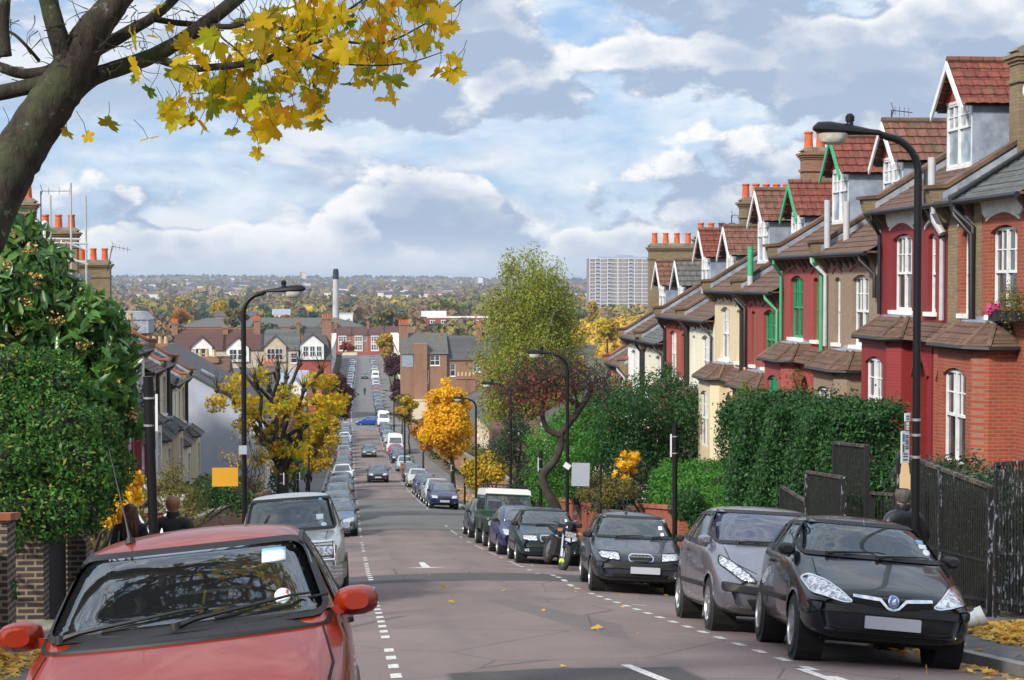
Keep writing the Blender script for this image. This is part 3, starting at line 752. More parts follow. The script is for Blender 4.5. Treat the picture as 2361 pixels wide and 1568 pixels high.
def hatch(L=3.82, W=1.65, H=1.44, cowl=1.02, cowlz=.95, roofy=1.85, reary=3.35, hoodz=.74, beltz=.93, tailz=.98, kind='hatch', rw=.72, **kw):
 """side profile tables for a hatchback / estate / saloon"""
 top = [(0, hoodz - .10), (.07, hoodz - .05), (.22, hoodz), (cowl * .6, (hoodz + cowlz) / 2 + .01), (cowl - .08, cowlz - .01), (cowl + .05, cowlz + .03), ((cowl + roofy) / 2, (cowlz + H) / 2 + .035), (roofy, H - .035), (roofy + .5, H - .005), (reary - .5, H - .01), (reary, H - .08)]
 if kind == 'saloon': top += [(reary + .45, tailz + .08), (reary + .6, tailz + .02), (L - .12, tailz - .02), (L, tailz - .12)]
 else: top += [(min(reary + .3, L - .1), tailz + .12 if kind == 'hatch' else H - .25), (L - .06, tailz), (L, tailz - .15)]
 ys = [0, .07, .22, cowl * .6, cowl - .08, cowl + .05, (cowl + roofy) / 2, roofy, roofy + .5, reary - .5, reary] + ([reary + .45, reary + .6, L - .12, L] if kind == 'saloon' else [min(reary + .3, L - .1), L - .06, L])
 ys = sorted(set(round(y, 3) for y in ys))
 H2 = W / 2
 S = dict(L=L, W=W, ys=ys, top=top, low=[(0, .30), (.1, .22), (.6, .19), (L - .6, .2), (L, .33)], belt=[(0, hoodz - .16), (.3, hoodz - .08), (cowl, beltz - .04), (cowl + 1.2, beltz), (reary, beltz + .05), (L, tailz - .22)],
             plan=[(0, .80), (.07, .88), (.25, .955), (.8, .99), (L / 2, 1.0), (L - .7, .985), (L - .1, .90), (L, .84)],
             roofw=[(0, .66), (.2, .80), (cowl - .1, .84), (cowl + .06, .82), (roofy, rw), (reary, rw - .02), (L - .3, .72), (L, .70)],
             crown=[(0, .02), (cowl - .1, .035), (cowl + .3, .03), (L, .02)], axles=kw.get('axles', (.76, L - .62)), cowly=cowl, cowlz=cowlz, roofy=roofy, cutw=roofy + .4, wr=kw.get('wr', .29))
 tw = H2 * rw; ct = H2 * .86
 S['windscreen'] = rounded([(-ct, cowlz + .035), (ct, cowlz + .035), (tw + .005, H - .075), (-tw - .005, H - .075)], .07)
 b0 = lambda y: lerp_tab(S['belt'], y)
 mid = (roofy + reary) / 2 - .05
 S['side_windows'] = [rounded([(cowl + .42, b0(cowl + .4) + .03), (mid - .03, b0(mid) + .03), (mid - .03, H - .10), (roofy + .13, H - .105)], .04),
                         rounded([(mid + .03, b0(mid) + .03), (reary + (.02 if kind != 'estate' else .3), b0(reary) + .05), (reary - .12 if kind != 'estate' else reary + .1, H - .12), (mid + .03, H - .10)], .05)]
 S['rear_window'] = rounded([(-H2 * .66, tailz + .06), (H2 * .66, tailz + .06), (H2 * .60, H - .12), (-H2 * .60, H - .12)], .06)
 S['seams'] = [[(cowl + .1, .45), (cowl + .12, b0(cowl + .2) - .02), (cowl + .2, b0(cowl + .2) + .0)], [(mid, .30), (mid, b0(mid) + .02)], [(cowl + .1, .3), (reary - .3, .28)], [(reary - .28, .62), (reary - .1, b0(reary))]]
 S['side_parts'] = [(rounded([(cowl + .15, .50), (reary - .45, .50), (reary - .45, .56), (cowl + .15, .56)], .02), 'black_trim', .012, 'side_trim'),
                       (rounded([(mid - .22, b0(mid) - .11), (mid - .06, b0(mid) - .11), (mid - .06, b0(mid) - .08), (mid - .22, b0(mid) - .08)], .01), 'black_trim', .025, 'door_handle')]
 S.update(kw)
 return S
# ------------------------------------------------------------------ terraced houses
brick('brick_orange', (.25, .042, .018), (.32, .066, .026), (.24, .14, .10), dirt=.4)
brick('brick_stock', (.17, .125, .065), (.24, .18, .095), (.16, .13, .10), dirt=.5)
brick('brick_dark', (.024, .020, .022), (.055, .034, .030), (.22, .175, .12), dirt=.2, msize=.016)
brick('brick_brown', (.23, .095, .055), (.30, .15, .085), (.19, .15, .11), dirt=.45)
brick('brick_red', (.32, .045, .03), (.40, .07, .042), (.15, .09, .075), dirt=.4)
brick('painted_deep_red', (.20, .015, .016), (.225, .018, .019), (.15, .012, .012), msize=.008, dirt=.45, rough=.6, bump=.35)
brick('painted_salmon_red', (.27, .046, .042), (.30, .053, .048), (.20, .036, .033), msize=.008, dirt=.35, rough=.65, bump=.35)
brick('painted_cream', (.60, .50, .33), (.62, .52, .35), (.50, .41, .27), msize=.008, dirt=.22, rough=.7, bump=.35)
brick('painted_white', (.74, .73, .69), (.76, .75, .71), (.64, .63, .59), msize=.008, dirt=.25, rough=.7, bump=.35)
brick('painted_ivory', (.70, .66, .54), (.72, .68, .56), (.60, .56, .45), msize=.008, dirt=.28, rough=.7, bump=.35)
brick('painted_beige', (.60, .49, .36), (.63, .52, .39), (.52, .42, .31), msize=.008, dirt=.25, rough=.7, bump=.35)
plain('pebbledash', (.27, .195, .145), .95, var=.25, vscale=30, bump=1.0, bscale=70)
plain('render_grey', (.36, .39, .46), .9, var=.10, vscale=.8, bump=.15)
plain('render_white', (.68, .68, .68), .85, var=.08, vscale=1.2)
plain('render_tan', (.45, .39, .29), .85, var=.1, vscale=1.2)
plain('stone_white', (.70, .69, .66), .8, var=.15, vscale=4)
plain('lead_grey', (.24, .29, .36), .55, var=.25, vscale=3)
plain('lead_pale', (.26, .29, .34), .5, var=.25, vscale=3)
plain('wood_white', (.66, .67, .68), .55, var=.12, vscale=5)
plain('wood_green', (.018, .26, .10), .45, var=.15)
plain('paint_green_pipe', (.04, .33, .16), .45, var=.1)
plain('terracotta', (.50, .105, .030), .8, var=.22, vscale=3.5)
plain('terracotta_dark', (.10, .05, .035), .85, var=.3, vscale=3)
plain('pot_buff', (.46, .36, .20), .8, var=.3, vscale=4)
plain('hung_tile', (.27, .045, .028), .75, var=.35, vscale=14, bump=.8, bscale=24)
plain('cement', (.20, .18, .145), .95, var=.35, vscale=2.5, bump=.5)
plain('coping', (.115, .072, .050), .9, var=.4, vscale=1.8, bump=.4)
plain('coping_red', (.30, .09, .045), .85, var=.3, vscale=2)
plain('pipe_grey', (.40, .41, .43), .5, var=.1)
plain('pipe_black', (.012, .012, .013), .45, var=.2)
plain('door_paint', (.05, .05, .07), .4, var=.1)
plain('dark_inside', (.012, .011, .010), .9, var=0)
plain('net_curtain', (.50, .50, .48), .9, var=.15, vscale=6)
tiles('tile_brown', ((.105, .058, .040), (.16, .085, .058)), moss=.35)
tiles('tile_red', ((.155, .036, .025), (.225, .060, .040)), moss=.22, axis='x')
tiles('tile_weathered', ((.15, .055, .038), (.21, .10, .07)), moss=.40, axis='x')
tiles('tile_grey', ((.10, .10, .095), (.13, .13, .12)), moss=.2, axis='x')
tiles('slate', ((.085, .095, .10), (.13, .14, .14)), moss=.35, w_=.25, rh=.2)
tiles('slate_plain', ((.07, .07, .072), (.10, .10, .105)), moss=.1, w_=.25, rh=.2)
tiles('tile_maroon', ((.085, .038, .034), (.12, .055, .045)), moss=.1)
glassmat('house_glass', (.025, .03, .035), ior=1.75, rough=.02)
glassmat('house_glass_pale', (.16, .19, .21), ior=2.0, rough=.05)
def rowroof(mb, T, u0, u1, v0, w0, v1, w1, cl=.30, wave=.022, du=.075, step=.028):
 """one pitched face laid in visible courses, each tile rolled; T maps (u, v, w)"""
 L = math.hypot(v1 - v0, w1 - w0); n = max(2, int(round(L / cl))); nv = (-(w1 - w0) / L, (v1 - v0) / L)
 if nv[1] < 0: nv = (-nv[0], -nv[1])
 us = np.arange(u0, u1 + 1e-6, du) if wave else np.linspace(u0, u1, 3); us = list(us)
 if us[-1] < u1 - .01: us.append(u1)
 grid = []
 for i in range(n):
  for a, hh in ((i / n, step), ((i + .97) / n, .0)):
   v_, w_ = v0 + (v1 - v0) * a, w0 + (w1 - w0) * a; row = []
   for u in us:
    q = hh + (wave * (.5 + .5 * math.cos(2 * math.pi * u / .30)) if wave else 0)
    row.append(T((u, v_ + nv[0] * q, w_ + nv[1] * q)))
   grid.append(row)
 T0 = mb.T; mb.T = None; mb.sheet(grid); mb.T = T0
def arc(u0, u1, wtop, rise, n=8):
 return [(u0 + (u1 - u0) * k / n, wtop - rise * (2 * k / n - 1) ** 2) for k in range(n + 1)]
def sash(parent, T, u0, u1, w0, w1, v, framem='wood_white', glass='house_glass', muntin=3, arch=.0, nm='window', sill=True, thick=.06, split=.5, sillm='stone_white', rows_top=2):
 """sash window standing at depth v: frame, meeting rail, glazing bars and glass"""
 mb = MB(T); f = thick; ov = .0
 mb.box(u0, u0 + f, v, v + .09, w0, w1); mb.box(u1 - f, u1, v, v + .09, w0, w1)
 mb.box(u0 + f, u1 - f, v, v + .09, w0, w0 + f * 1.2); mb.box(u0 + f, u1 - f, v, v + .09, w1 - f, w1)
 wm = w0 + (w1 - w0) * split; mb.box(u0 + f, u1 - f, v - .012, v + .08, wm - f * .5, wm + f * .5)
 k = max(1, muntin)
 if u1 - u0 > 1.1: mb.box((u0 + u1) / 2 - f * .55, (u0 + u1) / 2 + f * .55, v - .018, v + .07, w0 + f, w1 - f)
 for i in range(1, k):
  uu = u0 + (u1 - u0) * i / k; mb.box(uu - .014, uu + .014, v + .012, v + .06, wm + f * .5, w1 - f)
 for i in range(1, rows_top):
  ww = wm + (w1 - wm) * i / rows_top; mb.box(u0 + f, u1 - f, v + .015, v + .055, ww - .013, ww + .013)
 wn = mb.build(nm, framem, parent)
 g_ = MB(T); g_.box(u0 + .02, u1 - .02, v + .045, v + .052, w0 + .02, w1 - .02); g_.build('pane', glass, wn)
 if sill:
  s_ = MB(T); s_.box(u0 - .12, u1 + .12, -.09, v + .02, w0 - .10, w0 - .002); s_.build('sill', sillm, wn)
 return wn
def facade(mb, u0, u1, w0, w1, holes, v=0.0, rev=.2, mi=0, vb=None):
 """flat wall with openings (a, b, c, d, rise), with reveals; the head of each opening is a flat arch"""
 U = sorted(set([u0, u1] + [q[0] for q in holes] + [q[1] for q in holes])); W_ = sorted(set([w0, w1] + [q[2] for q in holes] + [q[3] for q in holes]))
 for i in range(len(U) - 1):
  for j in range(len(W_) - 1):
   cu, cw = (U[i] + U[i + 1]) / 2, (W_[j] + W_[j + 1]) / 2
   if any(q[0] < cu < q[1] and q[2] < cw < q[3] for q in holes): continue
   mb.quad((U[i], v, W_[j]), (U[i + 1], v, W_[j]), (U[i + 1], v, W_[j + 1]), (U[i], v, W_[j + 1]), mi)
 for a, b, c_, d_, rise in holes:
  mb.quad((a, v, c_), (a, v + rev, c_), (a, v + rev, d_), (a, v, d_), mi); mb.quad((b, v, c_), (b, v + rev, c_), (b, v + rev, d_), (b, v, d_), mi)
  mb.quad((a, v, c_), (b, v, c_), (b, v + rev, c_), (a, v + rev, c_), mi)
  A = arc(a, b, d_, rise);
  if rise > 0:
   n = len(A)
   for k in range(n - 1):
    mb.quad((A[k][0], v, A[k][1]), (A[k + 1][0], v, A[k + 1][1]), (A[k + 1][0], v, d_), (A[k][0], v, d_), mi)
    mb.quad((A[k][0], v, A[k][1]), (A[k + 1][0], v, A[k + 1][1]), (A[k + 1][0], v + rev, A[k + 1][1]), (A[k][0], v + rev, A[k][1]), mi)
  else: mb.quad((a, v, d_), (b, v, d_), (b, v + rev, d_), (a, v + rev, d_), mi)
def pots(parent, T, pts, w, m='terracotta', r=.155, hh=.54):
 for i, (u, v) in enumerate(pts):
  mm = m[i % len(m)] if isinstance(m, (list, tuple)) else m
  mb = MB(); c_ = T((u, v, w)); mb.lathe(c_, [(r * 1.12, -.02), (r * 1.02, .04), (r * .86, hh * .8), (r * .84, hh * .86), (r * 1.02, hh * .88), (r * 1.02, hh * .97), (r * .9, hh), (r * .7, hh), (r * .66, hh * .6)], 12)
  mb.build('chimney_pot', mm, parent, smooth=True)
def house(H, name='terraced_house'):
 """H: side, Xw, Ym (wall shared by the pair), dirn (+1 far house, -1 near house), zg gutter level, W, colours and parts.
 frame: u along the street away from the shared wall, v into the house, w up from the gutter"""
 side, Xw, Ym, dn, zg, W_ = H['side'], H['Xw'], H['Ym'], H['dir'], H['zg'], H.get('W', 5.03)
 T = lambda p: (Xw + side * p[1], Ym + dn * p[0], zg + p[2])
 yc = Ym + dn * W_ / 2; zb = -h(yc) + .0
 root = empty(name, (Xw, yc, -h(yc) - .1), H['label'], 'house', H.get('group'))
 wb = -(zg + h(yc)) - .3; D = 9.5; trim = H.get('trim', H['wall'])
 wm = H['wall']; fr = H.get('frame', 'wood_white')
 ffw = H.get('ffw', (2.55, 4.05, -2.50, -.60)); ffn = (.85, 1.40, -2.50, -.66)
 bay = H.get('bay', True); b0, b1 = 1.55, 4.05; bd = .85
 # ---- walls
 mb = MB(T)
 holes = [(*ffw, .14), (*ffn, .09)]
 if bay: holes.append((.35, 1.35, wb + .4 + .6, -3.55, .45))
 else: holes += [(.35, 1.35, wb + 1.0, -3.75, .1), (2.4, 3.9, -5.6, -3.7, .14)]
 facade(mb, .0, W_, wb, -.02, holes, 0, .22, 0)
 mb.box(.0, .02, .02, D, wb, -.02); mb.box(W_ - .02, W_, .02, D, wb, -.02); mb.box(0, W_, D - .02, D, wb, .0)
 mb.prism([(0.02, -.02), (5.7, 3.45), (11.4, -.02)], 'x', .005, .02); mb.prism([(0.02, -.02), (5.7, 3.45), (11.4, -.02)], 'x', W_ - .02, W_ - .005)
 mb.box(.2, 1.5, .24, 1.5, wb, -3.0, 1); mb.box(1.5, W_ - .05, .5, .56, wb, -.1, 1)
 wall = mb.build('wall', [wm, 'dark_inside'], root)
 if H.get('quoin'):
  mb = MB(T); mb.box(.02, .62, -.02, .0, wb, -.05); mb.box(1.62, 2.1, -.02, .0, -3.0, -.05); mb.build('wall_pier', H['quoin'], root)
 mb = MB(T)
 for u in [q for q in np.arange(.3, W_, .62) if H.get('hoodm') != 'stone_white' or not (ffw[0] - .5 < q < ffw[1] + .5)]: mb.prism([(-.0, -.42), (-.30, -.06), (0, -.06)], 'x', u - .05, u + .05)
 mb.box(0, W_, -.34, -.02, -.05, -.0)
 mb.build('eaves_brackets', H.get('eaves', 'coping'), root)
 if H.get('hood', True):
  mb = MB(T)
  for (a, b, c_, d_) in (ffw, ffn):
   A = arc(a - .16, b + .16, d_ + .26, .17); Bq = arc(a - .16, b + .16, d_ + .33, .17)
   for k in range(len(A) - 1):
    q = [A[k], A[k + 1], Bq[k + 1], Bq[k]]; mb.prism(q, 'y', -.045, .0)
  if H.get('hoodm') == 'stone_white': mb.prism([(ffw[0] - .5, -.04), (ffw[0] - .34, -.34), (ffw[0] - .2, -.42), ((ffw[0] + ffw[1]) / 2, -.27), (ffw[1] + .2, -.42), (ffw[1] + .34, -.34), (ffw[1] + .5, -.04)], 'y', -.05, 0)
  mb.build('window_hood', H.get('hoodm', trim), root)
 sash(root, T, ffw[0] + .03, ffw[1] - .03, ffw[2] + .02, ffw[3] - .05, .10, fr, H.get('glass', 'house_glass'), 4)
 sash(root, T, ffn[0] + .03, ffn[1] - .03, ffn[2] + .02, ffn[3] - .04, .10, fr, 'house_glass', 2)
 # ---- roof
 mb = MB(T); rowroof(mb, T, .0, W_, -.34, -.02, 5.75, 3.62, .30, wave=0.0 if 'slate' in H.get('roof', 'tile_brown') else .0, step=.022)
 mb.sheet([[(0, 5.75, 3.62), (W_, 5.75, 3.62)], [(0, 11.6, .1), (W_, 11.6, .1)]])
 roof = mb.build('roof', H.get('roof', 'tile_brown'), root)
 mb = MB(T); mb.tube([(0, 5.75, 3.62), (W_, 5.75, 3.62)], .11, 8); mb.build('ridge_tiles', 'coping', roof)
 mb = MB(T); mb.tube([(.0, -.40, -.06), (W_, -.40, -.06)], .065, 8); mb.build('gutter', H.get('gutter', 'pipe_black'), root, smooth=True)
 for u in H.get('parapets', (0,)):
  mb = MB(T); mb.prism([(-.52, .30), (-.10, .34), (5.75, 3.95), (5.75, 3.5), (-.2, -.1)], 'x', u - .14, u + .14, 0)
  mb.prism([(-.42, -.12), (-.52, .30), (0, .30), (0, -.45), (-.14, -.45)], 'x', u - .15, u + .15, 0)
  pr = mb.build('parapet', H.get('parapet', 'brick_stock'), root)
  mb = MB(T); mb.prism([(-.60, .30), (-.60, .38), (-.12, .42), (5.75, 4.03), (5.75, 3.93), (-.10, .33)], 'x', u - .20, u + .20); mb.build('coping', H.get('coping', 'coping'), pr)
  if dn < 0 or u > 1:                                              # lead flashing on the side seen
   mb = MB(T); mb.prism([(-.2, .06), (5.7, 3.64), (5.7, 3.80), (-.2, .22)], 'x', u + .15 if dn < 0 else u - .17, u + .17 if dn < 0 else u - .15); mb.build('flashing', 'lead_pale', pr)
 # ---- dormer
 if 'dormer' in H:
  dc = H['dormer']; dw = .88; vf = 1.30; db, de, da = .98, 2.62, 3.52; top_v = (da + .02) / .6 - .3
  slopev = lambda w_: (w_ + .02) / .597 - .34
  dm = MB(T)
  for s_ in (-1, 1):
   uu = dc + s_ * dw
   dm.prism([(vf + .005, .93), (vf + .005, de), (slopev(de), de)], 'x', uu - .03, uu + .03, 0)
  dm.box(dc - dw - .02, dc + dw + .02, vf + .10, vf + .14, .95, 1.02)
  dormer = dm.build('dormer', H.get('cheek', 'lead_grey'), root)
  wd = MB(T); wd.box(dc - dw + .03, dc + dw - .03, vf - .02, vf + .05, db - .06, db + .03); wd.box(dc - dw + .0, dc + dw, vf - .015, vf + .05, de - .06, de + .02); wd.build('dormer_trim', 'wood_white', dormer)
  sash(dormer, T, dc - dw + .02, dc + dw - .02, db + .04, de - .05, vf, 'wood_white', H.get('dglass', 'house_glass_pale'), 4, sill=False, split=.60)
  g_ = MB(T); g_.prism([(dc - dw - .02, de + .01), (dc + dw + .02, de + .01), (dc, da - .05)], 'y', vf - .02, vf + .1); g_.build('gable', H.get('gable', 'hung_tile'), dormer)
  tm = H.get('dtile', 'tile_red')
  rf = MB();
  for s_ in (-1, 1):
   def TT(p, s_=s_): return T((dc + s_ * (dw + .22) * (1 - p[1]) , p[0], de - .20 + (da - de + .26) * p[1]))
   n = 5; grid = []
   vs_ = list(np.arange(vf - .32, slopev(da) + .3, .075))
   for i in range(n):
    for a, hh in ((i / n, .035), ((i + .97) / n, .0)):
     row = []
     for v_ in vs_:
      q = hh + .022 * (.5 + .5 * math.cos(2 * math.pi * v_ / .30)); p_ = TT((v_, a, 0)); row.append((p_[0], p_[1] + dn * s_ * q * .6, p_[2] + q * .8))
     grid.append(row)
   rf.sheet(grid)
  dr = rf.build('dormer_roof', tm, dormer)
  rg = MB(T); rg.tube([(dc, vf - .32, da + .07), (dc, slopev(da) + .3, da + .07)], .10, 8); rg.build('ridge_tiles', 'coping' if tm != 'tile_red' else 'tile_weathered', dormer)
  bb = MB(T)
  for s_ in (-1, 1):
   e = (dc + s_ * (dw + .24), de - .26); a_ = (dc, da + .04)
   bb.prism([e, a_, (a_[0], a_[1] - .22), (e[0] + s_ * -.03, e[1] - .16)], 'y', vf - .36, vf - .31)
  bb.build('bargeboard', H.get('barge', 'wood_white'), dormer)
  fb = MB(T)
  for s_ in (-1, 1): fb.box(dc + s_ * (dw + .10) - .05, dc + s_ * (dw + .10) + .05, vf - .2, slopev(de), de - .22, de - .12)
  fb.build('dormer_gutter', 'pipe_black', dormer)
 # ---- bay with hipped tiled roof, and porch
 if bay:
  bt, bg = -2.62, -3.10; wb2 = wb
  bm = H.get('bay_wall', wm); mb = MB(T)
  facade(mb, b0 + .25, b1 - .25, wb2, bg, [(b0 + .55, b1 - .55, -5.62, -3.58, .16)], -bd, .16, 0)
  for s_, ue, uf in ((0, b0, b0 + .25), (1, b1, b1 - .25)):
   mb.quad((ue, 0, wb2), (ue, -bd + .28, wb2), (ue, -bd + .28, bg), (ue, 0, bg)); mb.quad((ue, -bd + .28, wb2), (uf, -bd, wb2), (uf, -bd, bg), (ue, -bd + .28, bg))
  mb.quad((b0 + .25, -bd + .3, wb2), (b1 - .25, -bd + .3, wb2), (b1 - .25, -bd + .3, bg), (b0 + .25, -bd + .3, bg), 1)
  by = mb.build('bay', [bm, 'dark_inside'], root)
  mb = MB(T); mb.box(b0 + .2, b1 - .2, -bd - .05, -bd - .0, bg - .16, bg - .10); mb.build('bay_moulding', trim, by)
  sash(by, T, b0 + .58, b1 - .58, -5.60, -3.63, -bd + .07, fr, 'house_glass', 3, split=.52)
  o = .2
  rb = MB(T); P0 = [(b0 - o, 0, bg), (b0 - o, -bd + .2, bg), (b0 + .15, -bd - o, bg), (b1 - .15, -bd - o, bg), (b1 + o, -bd + .2, bg), (b1 + o, 0, bg)]
  P1 = [(b0 + .28, 0, bt), (b0 + .30, -.32, bt), (b0 + .45, -.42, bt), (b1 - .45, -.42, bt), (b1 - .30, -.32, bt), (b1 - .28, 0, bt)]
  nr = 4
  for r_ in range(nr):
   a0, a1 = r_ / nr, (r_ + 1) / nr; lo = [tuple(np.array(a) * (1 - a0) + np.array(b) * a0 + np.array((0, 0, .028))) for a, b in zip(P0, P1)]; hi = [tuple(np.array(a) * (1 - a1) + np.array(b) * a1) for a, b in zip(P0, P1)]
   lo2 = [tuple(np.array(a) * (1 - a0) + np.array(b) * a0) for a, b in zip(P0, P1)]
   for k in range(5):
    rb.quad(lo[k], lo[k + 1], hi[k + 1], hi[k]); rb.quad(lo2[k], lo2[k + 1], lo[k + 1], lo[k])
  br_ = rb.build('bay_roof', H.get('bayroof', 'tile_brown'), by)
  ld = MB(T); ld.prism([(p_[0], p_[1]) for p_ in P1], 'z', bt - .03, bt + .03); ld.prism([(p_[0], p_[1]) for p_ in P1], 'z', bt - .02, bt - .01)
  ld.box(b0 + .3, b1 - .3, -.03, -.003, bt, bt + .1); ld.build('lead_flat', 'lead_pale', by)
  hp = MB(T)
  for a, b in ((P0[1], P1[1]), (P0[2], P1[2]), (P0[3], P1[3]), (P0[4], P1[4])): hp.tube([a, b], .055, 6)
  hp.build('hip_tiles', 'coping', br_)
  gt = MB(T); gt.tube([(p_[0], p_[1], p_[2] - .03) for p_ in P0], .05, 6); gt.build('bay_gutter', H.get('gutter2', 'pipe_black'), by, smooth=True)
  pm = MB(T); A = arc(.30, 1.40, -3.50, .5, 10)
  facade(pm, .05, 1.5, wb2, -3.12, [(.32, 1.38, wb2 + 1.0, -3.5, .5)], -.35, .35)
  pm.box(.05, .06, -.35, 0, wb2, -3.12)
  pc = pm.build('porch', H.get('porch_wall', wm), root)
  rf = MB(T); rowroof(rf, T, -.05, 1.58, -.62, -3.14, -.02, -2.70, .2, wave=0, step=.025); rf.build('porch_roof', H.get('bayroof', 'tile_brown'), pc)
  am = MB(T); A = arc(.22, 1.48, -3.36, .55, 10); B_ = arc(.32, 1.38, -3.5, .5, 10)
  for k in range(10): am.prism([A[k], A[k + 1], B_[k + 1], B_[k]], 'y', -.40, -.35)
  am.build('arch_moulding', trim, pc)
 dmb = MB(T); dmb.box(.42, 1.28, .9 if bay else .16, .96 if bay else .2, wb + 1.0, -3.9); dr = dmb.build('door', H.get('doorm', 'door_paint'), root)
 sp = MB(T)
 for k in range(5): sp.box(.3, 1.4, -1.9 + k * .3, -.36, wb + .15 + .17 * k, wb + .32 + .17 * k)
 sp.build('steps', 'cement', root)
 # ---- pipes
 for (u, m_, r_, top, bot, kink) in H.get('pipes', [(W_ - .25, 'pipe_black', .045, -.1, wb + .3, True)]):
  pb_ = MB(T)
  path = ([(u - .3, -.40, top), (u - .3, -.40, top - .12), (u, -.09, top - .5)] if kink else [(u, -.12, top), (u, -.12, top - .3)]) + [(u, -.09, bot)]
  pb_.tube(path, r_, 8); pb_.build('downpipe', m_, root, smooth=True)
 for (u, m_, r_, path) in H.get('flues', []):
  fb = MB(T); fb.tube(path, r_, 10); fb.build('vent_pipe', m_, root, smooth=True)
 return root, T
def stack(root, T, u, v0, v1, wtop, m='brick_stock', potm='terracotta', n=6, cap='cement', w0=.3, thick=.30, hh=.56):
 mb = MB(T); mb.box(u - thick, u + thick, v0, v1, w0, wtop - .75)
 mb.box(u - thick - .05, u + thick + .05, v0 - .05, v1 + .05, wtop - .75, wtop - .66)
 mb.box(u - thick, u + thick, v0, v1, wtop - .66, wtop - .34)
 for k in range(3): mb.box(u - thick - .05 * k - .03, u + thick + .05 * k + .03, v0 - .05 * k - .03, v1 + .05 * k + .03, wtop - .34 + .075 * k, wtop - .34 + .075 * (k + 1))
 mb.box(u - thick, u + thick, v0, v1, wtop - .115, wtop - .05)
 ch = mb.build('chimney', m, root)
 c_ = MB(T); c_.prism([(v0 - .1, wtop - .05), (v1 + .1, wtop - .05), (v1 - .1, wtop + .08), (v0 + .1, wtop + .08)], 'x', u - thick * .8, u + thick * .8); c_.build('flaunching', cap, ch)
 k = (v1 - v0) / n; pots(ch, T, [(u, v0 + k * (i + .5)) for i in range(n)], wtop + .06, potm, hh=hh)
 return ch
XW = 13.45; Y0 = 38.1; PW = 10.06
zgs = [1.78, .79, -.30, -1.43, -2.62]
RS = [  # nearest first: (pair, dir, dict)
 (0, -1, dict(label='orange brick house nearest the camera, magenta flowers on its upper sill', wall='brick_orange', quoin='brick_stock', roof='slate', hoodm='stone_white', dormer=3.0, dtile='tile_red', bayroof='tile_brown', parapets=(0,),
      pipes=[(1.75, 'pipe_black', .06, -.1, -2.55, True)], flues=[(0, 'pipe_black', .065, [(1.0, 2.1, 1.55), (1.35, -.45, .02), (1.45, -.40, -.35), (1.75, -.12, -.75), (1.75, -.1, -2.6)])])),
 (0, 1, dict(label='deep red painted house behind the tall right lamp post, grey dormer cheek', wall='painted_deep_red', hoodm='stone_white', dormer=3.0, roof='tile_brown', parapets=(5.03,), glass='house_glass',
      pipes=[(.18, 'pipe_grey', .06, -.1, -2.65, True), (4.85, 'pipe_black', .05, -.1, -2.6, True)], flues=[(0, 'pipe_grey', .09, [(.45, -.25, 1.05), (.45, -.25, .15), (.2, -.25, -.4), (.0, -.14, -.7)]), (0, 'pipe_black', .08, [(.62, -.3, .8), (.62, -.3, -.1), (.4, -.15, -.5), (.1, -.12, -.75)])])),
 (1, -1, dict(label='brown pebbledash house between two red painted houses', wall='pebbledash', trim='painted_salmon_red', dormer=1.9, dtile='tile_weathered', parapets=(0,), pipes=[(.2, 'pipe_grey', .06, -.1, -2.6, True), (4.8, 'pipe_black', .05, -.1, -1.2, True)],
      flues=[(0, 'pipe_grey', .09, [(.42, -.1, 1.5), (.42, -.1, .15)]), (0, 'pipe_grey', .09, [(.75, .35, 1.45), (.75, .35, .3)])])),
 (1, 1, dict(label='red painted house with tall green sash windows, green bargeboards on its dormer', wall='painted_salmon_red', frame='wood_green', gutter='pipe_black', barge='paint_green_pipe', dormer=3.2, parapets=(5.03,),
      pipes=[(.2, 'paint_green_pipe', .055, -.1, -3.0, True), (4.85, 'paint_green_pipe', .05, -.1, -2.6, True)])),
 (2, -1, dict(label='red painted house with green sash window, green flue on its roof', wall='painted_salmon_red', frame='wood_green', dormer=1.9, barge='paint_green_pipe', cheek='lead_grey', parapets=(0,), pipes=[(4.7, 'paint_green_pipe', .05, -.1, -2.6, True), (.25, 'pipe_black', .07, -.1, -2.6, True)],
      flues=[(0, 'paint_green_pipe', .10, [(.45, .05, 1.5), (.45, .05, .5)]), (0, 'pipe_grey', .10, [(.45, .05, .5), (.45, .05, .1)])])),
 (2, 1, dict(label='cream yellow painted house with open upper window, bay above the low hedge', wall='painted_cream', dormer=2.9, dtile='tile_weathered', parapets=(5.03,), pipes=[(.3, 'pipe_black', .06, -.1, -3.0, True)])),
 (3, -1, dict(label='ivory painted house with bare creeper, between the yellow and the red brick house', wall='painted_ivory', dormer=1.9, dtile='tile_weathered', parapets=(0,), pipes=[(4.8, 'pipe_black', .05, -.1, -2.6, True), (.2, 'pipe_black', .11, -.3, -2.8, False)])),
 (3, 1, dict(label='dark red brick house with a plant on its white upper sill', wall='brick_red', dormer=2.9, dtile='tile_red', parapets=(5.03,), pipes=[(4.8, 'pipe_black', .06, -.1, -2.6, True)])),
 (4, -1, dict(label='cream painted house with a grey slate roof, second last of the stepped row', wall='painted_ivory', roof='slate', dormer=1.9, dtile='tile_grey', parapets=(0,), pipes=[(4.8, 'pipe_black', .06, -.1, -2.6, True)])),
 (4, 1, dict(label='white painted house ending the stepped row, thick black downpipes', wall='painted_white', dormer=2.9, dtile='tile_weathered', parapets=(5.03,), pipes=[(.2, 'pipe_black', .09, .1, -3, True), (.8, 'pipe_black', .06, -.1, -3, True)])),
]
houses = []
for k, dn, Hh in RS:
 Hh.update(side=1, Xw=XW, Ym=Y0 + PW * k, dir=dn, zg=zgs[k]); Hh.setdefault('group', 'houses of the right-hand terrace')
 r_, T_ = house(Hh); houses.append((r_, T_))
